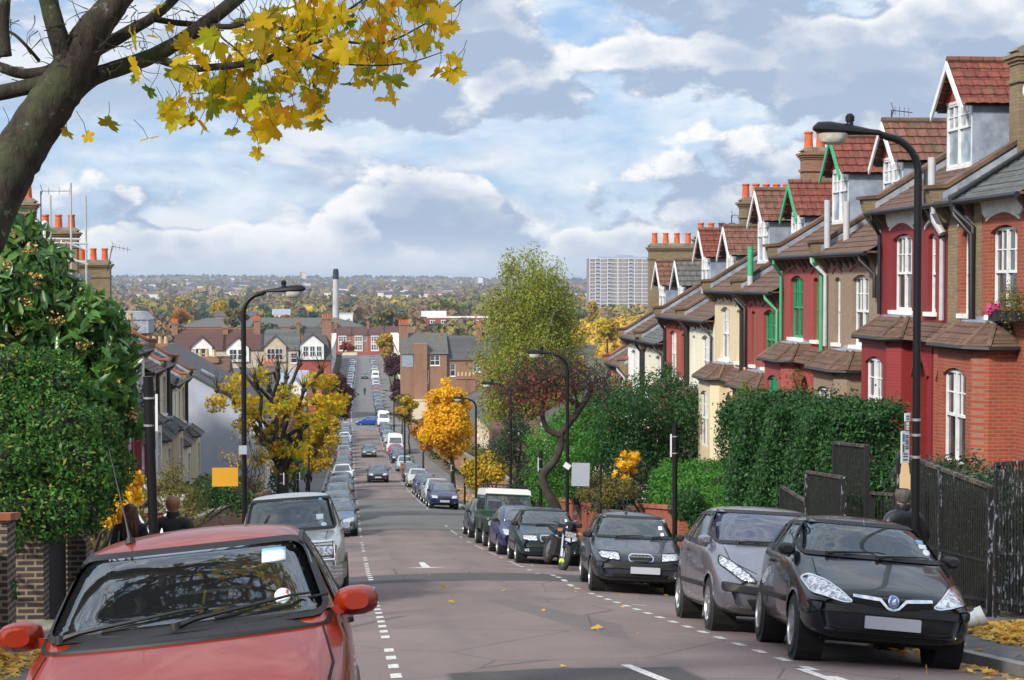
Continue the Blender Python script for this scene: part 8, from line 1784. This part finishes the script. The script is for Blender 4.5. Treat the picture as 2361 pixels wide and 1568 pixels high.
mb = MB(); mb.box(-.028, .028, 1.55, 1.555, 1.17, 1.27); mb.tube([(0, 1.56, 1.27), (0, 1.7, 1.38)], .003, 4); mb.build('air_freshener', 'paint_mint', c_, local=True)
for z in (.30, .325, .345): mb = MB(); line_on(mb, bv, [(-.52, z), (.52, z)], 'front', .006, .016); mb.build('grille_slat', 'black_trim', c_, local=True)
place(c_, 4.98, 15.65, R(-6), -.085)
S = hatch(L=4.2, W=1.76, H=1.52, cowl=.98, cowlz=1.02, roofy=1.95, reary=3.65, hoodz=.73, beltz=1.0, rw=.73, wr=.315, axles=(.85, 3.46), spokes=5, lamp_chrome=False, mirror_mat='paint_silver_grey',
 lights=[rp([(.42, .60), (.60, .62), (.79, .80), (.76, .90), (.66, .84), (.50, .70)], .03)], plate=(.0, .42, .52), wipers=[(-.5, 1.05, .2, 1.06)], stickers=[],
 front_parts=[(rp([(-.80, .50), (-.36, .47), (-.34, .55), (-.80, .60)], .03), 'black_trim', .02, 'bumper_strip'), (rp([(.36, .47), (.80, .50), (.80, .60), (.34, .55)], .03), 'black_trim', .02, 'bumper_strip'), (rp([(-.45, .28), (.45, .28), (.55, .42), (-.55, .42)], .04), 'dark_gap', .006, 'lower_grille'), (rp([(-.28, .62), (.28, .62), (.30, .68), (-.30, .68)], .02), 'dark_gap', .005, 'upper_grille')],
 top_seams=[[(.68, .9), (.66, .5), (.40, .14)]])
c_, bv = car('hatchback', 'silver-grey hatchback with bluish windscreen behind the black one', 'car', S, None, 1, 'silver_grey', glass='car_glass_blue')
mb = MB(); line_on(mb, bv, [(-.3, .68), (.3, .68)], 'front', .02, .012); line_on(mb, bv, [(-.42, .30), (.0, .275), (.42, .30)], 'front', .012, .012); mb.build('chrome_trim', 'chrome', c_, local=True)
place(c_, 5.12, 19.75, R(-3), -.06)
S = hatch(L=4.49, W=1.70, H=1.39, cowl=1.28, cowlz=.93, roofy=2.05, reary=3.25, hoodz=.73, beltz=.92, kind='saloon', tailz=.98, rw=.72, wr=.30, axles=(.83, 3.38), spokes=6, mirror_mat='black_trim',
 lights=[rp([(.36, .60), (.68, .625), (.74, .70), (.70, .735), (.38, .73)], .03)], plate=(.08, .44, .52), wipers=[(-.35, .955, .15, .98), (.30, .95, .62, .985)], stickers=[sticker(.50, 1.14, .075, .06, 'sticker_white'), sticker(.52, 1.03, .07, .06, 'sticker_white', 'round')],
 front_parts=[(rp([(-.78, .46), (.78, .46), (.79, .56), (-.79, .56)], .03), 'black_trim', .02, 'bumper_strip'), (rp([(-.46, .30), (.46, .30), (.5, .38), (-.5, .38)], .02), 'dark_gap', .006, 'lower_grille')], aerial=(-.1, 2.2, .45, .05))
c_, bv = car('saloon', 'dark grey saloon with an oval chrome slatted grille', 'car', S, None, 1, 'dark_slate')
def grille(c_, bv, poly, slats, rimw=.016, vertical=True, rim='chrome', inner='dark_gap'):
 mb = MB(); patch(mb, bv, poly, 'front', .012, .02, 2, step=.06); g_ = mb.build('grille', inner, c_, smooth='all', local=True); mb = MB(); rim_band(mb, bv, poly, 'front', rimw, .022); mb.build('grille_rim', rim, g_, smooth='all', local=True)
 x0, x1 = min(p[0] for p in poly) + .02, max(p[0] for p in poly) - .02; z0, z1 = min(p[1] for p in poly) + .012, max(p[1] for p in poly) - .012
 for i in range(slats):
  mb = MB()
  if vertical: x = x0 + (x1 - x0) * (i + .5) / slats; line_on(mb, bv, [(x, z0 + .01), (x, z1 - .01)], 'front', .007, .018)
  else: z = z0 + (z1 - z0) * (i + .5) / slats; line_on(mb, bv, [(x0, z), (x1, z)], 'front', .008, .018)
  mb.build('grille_slat', rim, g_, local=True)
 return g_
grille(c_, bv, rp([(-.21, .61), (-.16, .585), (.16, .585), (.21, .61), (.22, .66), (.17, .70), (-.17, .70), (-.22, .66)], .05), 16)
place(c_, 5.07, 30.1, R(-4), -.05)
S = hatch(L=4.2, W=1.69, H=1.44, cowl=1.05, cowlz=.96, roofy=1.9, reary=3.5, hoodz=.75, beltz=.94, wr=.30, axles=(.82, 3.33), spokes=6, mirror_mat='black_trim', detail=True,
 lights=[rp([(.34, .60), (.70, .62), (.72, .73), (.36, .73)], .03)], plate=(.08, .45, .52), wipers=[(-.3, .99, .2, 1.0), (.25, .985, .58, 1.01)], stickers=[sticker(.5, 1.12, .06, .06, 'sticker_white')],
 front_parts=[(rp([(-.75, .44), (.75, .44), (.76, .52), (-.76, .52)], .03), 'black_trim', .015, 'bumper_strip'), (rp([(-.30, .33), (.30, .33), (.30, .40), (-.30, .40)], .02), 'dark_gap', .006, 'lower_grille'), (rp([(-.66, .33), (-.54, .33), (-.54, .40), (-.66, .40)], .02), 'lamp_glass', .008, 'fog_lamp')])
c_, bv = car('hatchback', 'dark teal hatchback with a chrome-rimmed black grille', 'car', S, None, 1, 'dark_teal')
grille(c_, bv, rp([(-.25, .595), (.25, .595), (.28, .66), (.25, .73), (-.25, .73), (-.28, .66)], .03), 12, .02, True, 'chrome')
place(c_, 5.05, 43.6, R(-1), -.05)
S = hatch(L=3.8, W=1.64, H=1.43, lights=[rp([(.36, .58), (.68, .60), (.72, .76), (.42, .74)])], plate=(0, .44, .52), mirror_mat='black_trim'); c_, bv = car('hatchback', 'small indigo hatchback between the teal car and the off-roader', 'car', S, None, 0, 'indigo'); place(c_, 5.05, 49.3, R(1), -.05)
t_ = empty('off_roader', (0, 0, 0), 'dark green boxy off-roader with a white roof and roof rack', 'car'); L_ = dict(local=True)
def lb(name, mt, boxes, par=None, bev=0.0, sm=False):
 mb = MB()
 for b_ in boxes: mb.box(*b_)
 return mb.build(name, mt, par or t_, local=True)
mb = MB(); mb.prism([(.0, .62), (.03, .98), (.30, 1.06), (1.30, 1.12), (1.35, 1.15), (4.3, 1.15), (4.3, .55), (.3, .5)], 'x', -.60, .60); mb.prism([(1.3, .55), (1.3, 1.14), (4.32, 1.14), (4.32, .55)], 'x', -.88, .88)
for s_ in (-1, 1): mb.prism([(-.02, .62), (-.02, .93), (.05, .99), (1.0, 1.0), (1.31, 1.0), (1.31, .9), (1.0, .62)], 'x', s_ * .56, s_ * .88)
mb.build('body', 'paint_dark_green', t_, local=True)
mb = MB(); mb.prism([(1.42, 1.14), (1.68, 1.74), (4.3, 1.74), (4.36, 1.14)], 'x', -.78, -.74); mb.prism([(1.42, 1.14), (1.68, 1.74), (4.3, 1.74), (4.36, 1.14)], 'x', .74, .78); cb = mb.build('cab_side', 'paint_dark_green', t_, local=True)
mb = MB(); mb.prism([(-.80, 1.70), (.80, 1.70), (.76, 1.90), (.66, 1.94), (-.66, 1.94), (-.76, 1.90)], 'y', 1.62, 4.36); mb.build('roof', 'paint_white', t_, smooth=True, local=True)
mb = MB(); P0, P1 = (1.34, 1.18), (1.60, 1.70); mb.add([(-.74, P0[0], P0[1]), (.74, P0[0], P0[1]), (.70, P1[0], P1[1]), (-.70, P1[0], P1[1])], [(0, 1, 2, 3)]); w_ = mb.build('windscreen', 'car_glass_clear', t_, local=True)
mb = MB()
for a, b in (((-.78, 1.33, 1.14), (-.74, 1.60, 1.74)), ((.78, 1.33, 1.14), (.74, 1.60, 1.74)), ((-.78, 1.33, 1.15), (.78, 1.33, 1.15)), ((-.74, 1.60, 1.72), (.74, 1.60, 1.72))): mb.tube([a, b], .035, 6)
mb.build('windscreen_frame', 'paint_dark_green', w_, local=True)
lb('dashboard', 'black_trim', [(-.7, .7, 1.5, 1.7, .95, 1.2)]);
for sx in (-.36, .36): lb('seat', 'seat_cloth', [(sx - .24, sx + .24, 2.3, 2.42, .7, 1.5)])
for s_ in (-1, 1):
 for y0, y1 in ((1.75, 2.4), (2.6, 4.1)): lb('side_window', 'car_glass', [(s_ * .785, s_ * .79, y0, y1, 1.22, 1.64)] if s_ > 0 else [(-.79, -.785, y0, y1, 1.22, 1.64)])
lb('grille', 'black_trim', [(-.42, .42, -.06, -.021, .66, .90)]); lb('bumper', 'black_trim', [(-.88, .88, -.24, -.06, .50, .66)])
for s_ in (-1, 1):
 mb = MB(); mb.lathe((s_ * .70, -.03, .78), [(.09, -.03), (.10, .01)], 16, 0, 'y'); hl = mb.build('headlight', 'lamp_glass', t_, smooth=True, local=True); mb = MB(); mb.lathe((s_ * .70, -.035, .78), [(.115, -.01), (.115, .01), (.09, .012)], 16, 0, 'y'); mb.build('lamp_rim', 'chrome', hl, smooth=True, local=True)
 mb = MB(); mb.lathe((s_ * .80, -.03, .92), [(.03, -.02), (.03, .01)], 10, 0, 'y'); mb.build('indicator', 'amber', t_, local=True)
 mb = MB(); mb.tube([(s_ * .80, 1.5, 1.22), (s_ * .95, 1.42, 1.28)], .012, 5); mb.rbox((s_ * 1.0, 1.42, 1.32), (.14, .05, .22)); mb.build('mirror', 'black_trim', t_, local=True)
 for ya in (.55, 3.3): wheel(t_, s_ * .76, ya, .39, .24, n=20, spokes=6)
 for ya in (.55, 3.3): mb = MB(); mb.prism([(ya - .52, .50), (ya - .42, .84), (ya - .2, .92), (ya + .2, .92), (ya + .42, .84), (ya + .52, .5), (ya + .44, .5), (ya + .34, .76), (ya - .34, .76), (ya - .44, .5)], 'x', s_ * .86, s_ * .93); mb.build('wheel_arch', 'black_trim', t_, local=True)
lb('underside', 'dark_gap', [(-.6, .6, .1, 4.2, .38, .7)])
mb = MB()
for s_ in (-1, 1): mb.tube([(s_ * .74, 1.6, 2.06), (s_ * .74, 4.2, 2.06)], .025, 6)
for y in (1.6, 2.2, 2.9, 3.6, 4.2): mb.tube([(-.74, y, 2.06), (.74, y, 2.06)], .02, 6); mb.tube([(-.74, y, 2.06), (-.72, y, 1.93)], .015, 5); mb.tube([(.74, y, 2.06), (.72, y, 1.93)], .015, 5)
mb.build('roof_rack', 'black_trim', t_, local=True); mb = MB(); mb.tube([(.0 + .32 * math.cos(a), 2.1 + .18 * math.sin(a), 1.955) for a in np.linspace(0, 6.28, 20)], .014, 5); mb.build('roof_hatch_ring', 'black_trim', t_, local=True)
place(t_, 5.25, 56.6, R(1), -.06)
S = hatch(L=4.5, W=1.74, H=1.48, kind='estate', reary=3.9, lights=[rp([(.36, .58), (.70, .60), (.74, .74), (.42, .72)])], plate=(0, .44, .52), mirror_mat='black_trim'); c_, bv = car('estate_car', 'dark estate car at the side turning behind the off-roader', 'car', S, None, 0, 'dark_slate'); place(c_, 5.3, 64.6, R(0), -.05)
S = hatch(L=4.7, W=1.80, H=1.86, cowl=1.42, cowlz=1.20, roofy=1.98, reary=4.3, hoodz=1.06, beltz=1.18, tailz=1.2, rw=.78, wr=.385, axles=(.85, 3.55), kind='estate', spokes=6, mirror=(0, 0, .20, .20), mirror_mat='chrome', wout=.03,
 lights=[rp([(.42, .80), (.72, .80), (.76, .95), (.42, .97)], .02)], wipers=[(-.5, 1.24, -.34, 1.5)], stickers=[sticker(.50, 1.42, .12, .09, 'sticker_white'), sticker(.56, 1.29, .10, .06, 'sticker_white', 'round'), sticker(.52, 1.72, .05, .03, 'sticker_blue')],
 front_parts=[(rp([(-.84, .44), (.84, .44), (.86, .70), (-.86, .70)], .05), 'paint_champagne', .06, 'bumper'), (rp([(-.36, .78), (.36, .78), (.36, .95), (-.36, .95)], .02), 'black_trim', .008, 'grille')], top_seams=[[(.62, 1.3), (.60, .3)]])
S['windscreen'] = rounded([(-.76, 1.235), (.76, 1.235), (.665, 1.755), (-.665, 1.755)], .06)
c_, bv = car('off_roader', 'champagne silver off-roader with chrome bull bar on the left', 'car', S, None, 1, 'champagne', glass='car_glass_clear')
mb = MB()
for z in (.74, 1.03): P = []; [P.append(cast(bv, x, min(z, 1.0), 'front')[0]) for x in np.linspace(-.72, .72, 9)]; P = [Vector((q.x, q.y - .09, z)) for q in P if q]; mb.tube(P, .024, 8)
for x in (-.72, -.38, .38, .72): q = cast(bv, x, .9, 'front')[0]; mb.tube([(x, q.y - .09, .6), (x, q.y - .09, 1.04)], .022, 8)
mb.build('bull_bar', 'chrome', c_, smooth=True, local=True)
for z in (.50, .56, .62): mb = MB(); q = cast(bv, 0, .6, 'front')[0]; mb.box(.45, .84, q.y - .05, q.y - .02, z, z + .03); mb.build('bumper_slot', 'chrome', c_, local=True)
place(c_, -.93, 27.6, R(0), .06)
# ---- the two long rows further down: shared bodies, each its own paint
g_hatch = [rp([(.36, .58), (.68, .60), (.72, .74), (.42, .73)])]
PR = {'hatch': (hatch(L=3.85, W=1.64, H=1.46, lights=g_hatch, plate=(0, .44, .52), mirror_mat='black_trim'), 'hatchback'), 'saloon': (hatch(L=4.5, W=1.74, H=1.42, kind='saloon', cowl=1.2, roofy=1.95, reary=3.2, lights=g_hatch, plate=(0, .44, .52)), 'saloon'),
      'estate': (hatch(L=4.5, W=1.74, H=1.50, kind='estate', reary=3.9, lights=g_hatch, plate=(0, .44, .52)), 'estate_car'), 'mpv': (hatch(L=4.2, W=1.74, H=1.62, cowl=.85, cowlz=1.05, roofy=1.7, reary=3.7, hoodz=.82, beltz=1.05, lights=[rp([(.40, .66), (.70, .70), (.74, .86), (.48, .82)])], plate=(0, .44, .52)), 'people_carrier')}
SVN = hatch(L=5.2, W=1.98, H=2.45, cowl=.85, cowlz=1.35, roofy=1.45, reary=5.0, hoodz=1.08, beltz=1.30, tailz=1.4, rw=.86, wr=.34, axles=(.9, 4.1), lights=[rp([(.55, .80), (.86, .82), (.86, 1.02), (.60, 1.0)])], plate=(0, .5, .52), mirror=(0, 0, .16, .28), mirror_mat='black_trim'); SVN['windscreen'] = rounded([(-.88, 1.36), (.88, 1.36), (.80, 2.02), (-.80, 2.02)], .06); SVN['side_windows'] = [rounded([(1.2, 1.42), (2.0, 1.42), (2.0, 1.95), (1.6, 1.95)], .04)]
SVN['front_parts'] = [(rp([(-.55, .70), (.55, .70), (.5, .86), (-.5, .86)], .03), 'black_trim', .01, 'grille')]
PR['van'] = (SVN, 'van')
for k_ in ('hatch', 'saloon', 'estate', 'mpv'): PR[k_][0]['front_parts'] = [(rp([(-.32, .56), (.32, .56), (.28, .68), (-.28, .68)], .03), 'black_trim', .008, 'grille'), (rp([(-.55, .27), (.55, .27), (.58, .36), (-.58, .36)], .02), 'dark_gap', .008, 'lower_grille')]
proto = {}
def get_car(kind, paintn, label, group, X, Y, yaw=0, roll=None, keep=1.0):
 S_, nm = PR[kind]
 if kind not in proto:
  r_, _ = car(nm, label, 'van' if kind == 'van' else 'car', S_, group, 0, 'black'); proto[kind] = r_
  allk = {}
  for o in bpy.data.objects:
   if o.parent: allk.setdefault(o.parent, []).append(o)
  proto[kind + '_k'] = allk; r = r_; proto[kind + '_used'] = True
 else: r = copy_tree(proto[kind], proto[kind + '_k']); r['label'] = label; r['group'] = group
 for o in [o for o in bpy.data.objects if o.parent == r]:
  for i, sl in enumerate(o.material_slots):
   if sl.material and sl.material.name.startswith('paint_'): sl.link = 'OBJECT'; sl.material = MATS['paint_' + paintn]
 place(r, X, Y, yaw, roll); return r
GR, GL = 'cars parked along the right kerb', 'cars parked along the left kerb'
ORD = ['first', 'second', 'third', 'fourth', 'fifth', 'sixth', 'seventh', 'eighth', 'ninth', 'tenth', 'eleventh', 'twelfth', 'thirteenth', 'fourteenth', 'fifteenth', 'sixteenth', 'seventeenth', 'eighteenth', 'nineteenth', 'twentieth', 'twenty-first', 'twenty-second', 'twenty-third', 'twenty-fourth', 'twenty-fifth']
TONE = dict(navy='navy blue', silver='silver', grey='mid grey', indigo='indigo', mint='mint green', red='red', white='white', slate_blue='slate blue', steel_blue='steel blue', dark_slate='dark grey', silver_grey='silver-grey', black='black', pale_gold='pale gold', blue='bright blue', maroon='maroon', champagne='champagne', dark_teal='dark teal', dark_green='dark green')
KN = dict(hatch='hatchback', saloon='saloon', estate='estate car', mpv='people carrier', van='van')
row = [('hatch', 'navy', 181.7, 'navy blue hatchback leading the right row past the side turning'), ('estate', 'silver', 170, 'silver estate tucked behind the navy hatchback'), ('saloon', 'slate_blue', 158, 'dark slate car third in the right row'), ('hatch', 'indigo', 147, 'indigo hatchback fourth in the right row'), ('saloon', 'champagne', 131, 'champagne saloon before the brick planter'), ('hatch', 'dark_slate', 121, 'dark grey hatchback right at the brick planter'),
       ('hatch', 'mint', 105.6, 'mint green hatchback beyond the brick planter'), ('hatch', 'navy', 94, 'navy car behind the mint green one'), ('hatch', 'steel_blue', 90, 'steel blue car two behind the mint green one'), ('mpv', 'red', 87.5, 'red people carrier in front of the first white van'), ('van', 'white', 84, 'first white van in the right row'), ('hatch', 'grey', 81, 'grey hatchback just beyond the first white van'),
       ('saloon', 'silver', 78, 'silver saloon between the two white vans'), ('hatch', 'silver_grey', 73.5, 'silver-grey hatchback between the white vans'), ('saloon', 'slate_blue', 69.5, 'slate blue saloon near the second white van'), ('hatch', 'navy', 66.5, 'dark blue hatchback right before the second white van'), ('van', 'white', 62.6, 'second white van beside the crossing blue car')]
for kd, pn, xo, lb_ in row:
 Y = 4150 * 4.0 / xo / 4.0 * 1.0 * 4.0 / 4.0; Y = 16600.0 / xo; W_ = PR[kd][0]['W']
 get_car(kd, pn, lb_, GR, 4.28 + W_ / 2, Y * 1.03, R(1), -.04)
lrow = [('hatch', 'steel_blue', 67, 'steel blue hatchback just behind the champagne off-roader', .12), ('saloon', 'slate_blue', 80, 'slate blue saloon second behind the off-roader', .12), ('hatch', 'dark_slate', 94, 'dark hatchback with black mirrors third in the left row', 0), ('estate', 'steel_blue', 110, 'pale blue estate fourth in the left row', .05), ('saloon', 'dark_slate', 123, 'dark saloon before the white people carrier on the left', .1),
  ('mpv', 'white', 137, 'white people carrier alone in the left row', .1), ('hatch', 'grey', 152, 'grey hatchback behind the white people carrier', 0), ('hatch', 'navy', 166, 'navy hatchback in front of the red car on the left', 0), ('hatch', 'red', 180, 'bright red car in the left row', .0)]
for kd, pn, Y, lb_, dx_ in lrow: get_car(kd, pn, lb_, GL, .18 - PR[kd][0]['W'] / 2 + dx_, Y, 0, .04)
cyc = ['slate_blue', 'silver', 'steel_blue', 'dark_slate', 'silver', 'white', 'grey', 'silver_grey', 'navy', 'silver', 'pale_gold', 'steel_blue', 'silver']
i = 0; y = 189
while y < 258:
 pn = cyc[i % len(cyc)]; kd = ('hatch', 'saloon', 'estate')[i % 3]; get_car(kd, pn, '%s %s, %s car behind the red one in the left row' % (TONE[pn], KN[kd], ORD[i]), GL, .15 - .85, y, 0, .04); y += 7.6; i += 1
cyr = ['silver', 'maroon', 'dark_teal', 'silver_grey', 'steel_blue', 'slate_blue', 'steel_blue', 'red', 'steel_blue', 'champagne', 'silver', 'white', 'navy', 'dark_slate', 'silver', 'grey', 'silver', 'steel_blue', 'grey']
y = 292
for i, pn in enumerate(cyr):
 kd = 'van' if pn == 'white' else ('hatch', 'saloon', 'estate', 'mpv')[i % 4]; get_car(kd, pn, '%s %s, %s car past the crossing in the right row' % (TONE[pn], KN[kd], ORD[i]), GR, 5.3 + shift(y), y, 0, -.03); y += 10.5 + i * .45
y = 338
for i, pn in enumerate(['slate_blue', 'silver', 'white', 'silver', 'steel_blue', 'silver_grey', 'silver', 'champagne', 'steel_blue', 'silver', 'white', 'grey', 'silver', 'white']):
 kd = ('hatch', 'saloon', 'hatch', 'estate')[i % 4]; get_car(kd, pn, '%s %s, %s car past the crossing in the left row' % (TONE[pn], KN[kd], ORD[i]), GL, -.85 + shift(y), y, 0, .03); y += 13.2 if i != 1 else 26
GM = 'cars driving up the street'
c_ = get_car('saloon', 'dark_slate', 'dark grey coupe driving up the middle of the road', GM, 2.22, 139, 0, 0)
c_ = get_car('saloon', 'grey', 'mid grey car driving up behind the dark coupe', GM, 2.13, 197, 0, 0)
c_ = get_car('mpv', 'grey', 'grey car driving away in the far street', GM, 3.4 + shift(440) * .3, 440, 0, 0)
c_ = get_car('hatch', 'blue', 'bright blue hatchback crossing at the foot of the hill', 'cars on the cross street', 3.0, 276, 0, 0)
c_.rotation_euler = (0, 0, R(-90)); c_.location = (.9, 277, -h(277) - .1)
# ------------------------------------------------------------------ haze over the valley
hm = bpy.data.materials.new('haze_air'); hm.use_nodes = True; tt = NT(hm.node_tree); tt.n.clear(); o_ = tt.add('ShaderNodeOutputMaterial'); pvn = tt.add('ShaderNodeVolumePrincipled')
pvn.inputs['Color'].default_value = (.72, .84, 1.0, 1); pvn.inputs['Density'].default_value = HAZE; pvn.inputs['Anisotropy'].default_value = .2
tt.link(pvn.outputs[0], o_.inputs['Volume']); MATS['haze_air'] = hm
mb = MB(); mb.box(-6500, 6500, -62, 16500, -64, 60)
tag(mb.build('haze', hm), 'thin blue air over the valley', 'haze', kind='stuff')
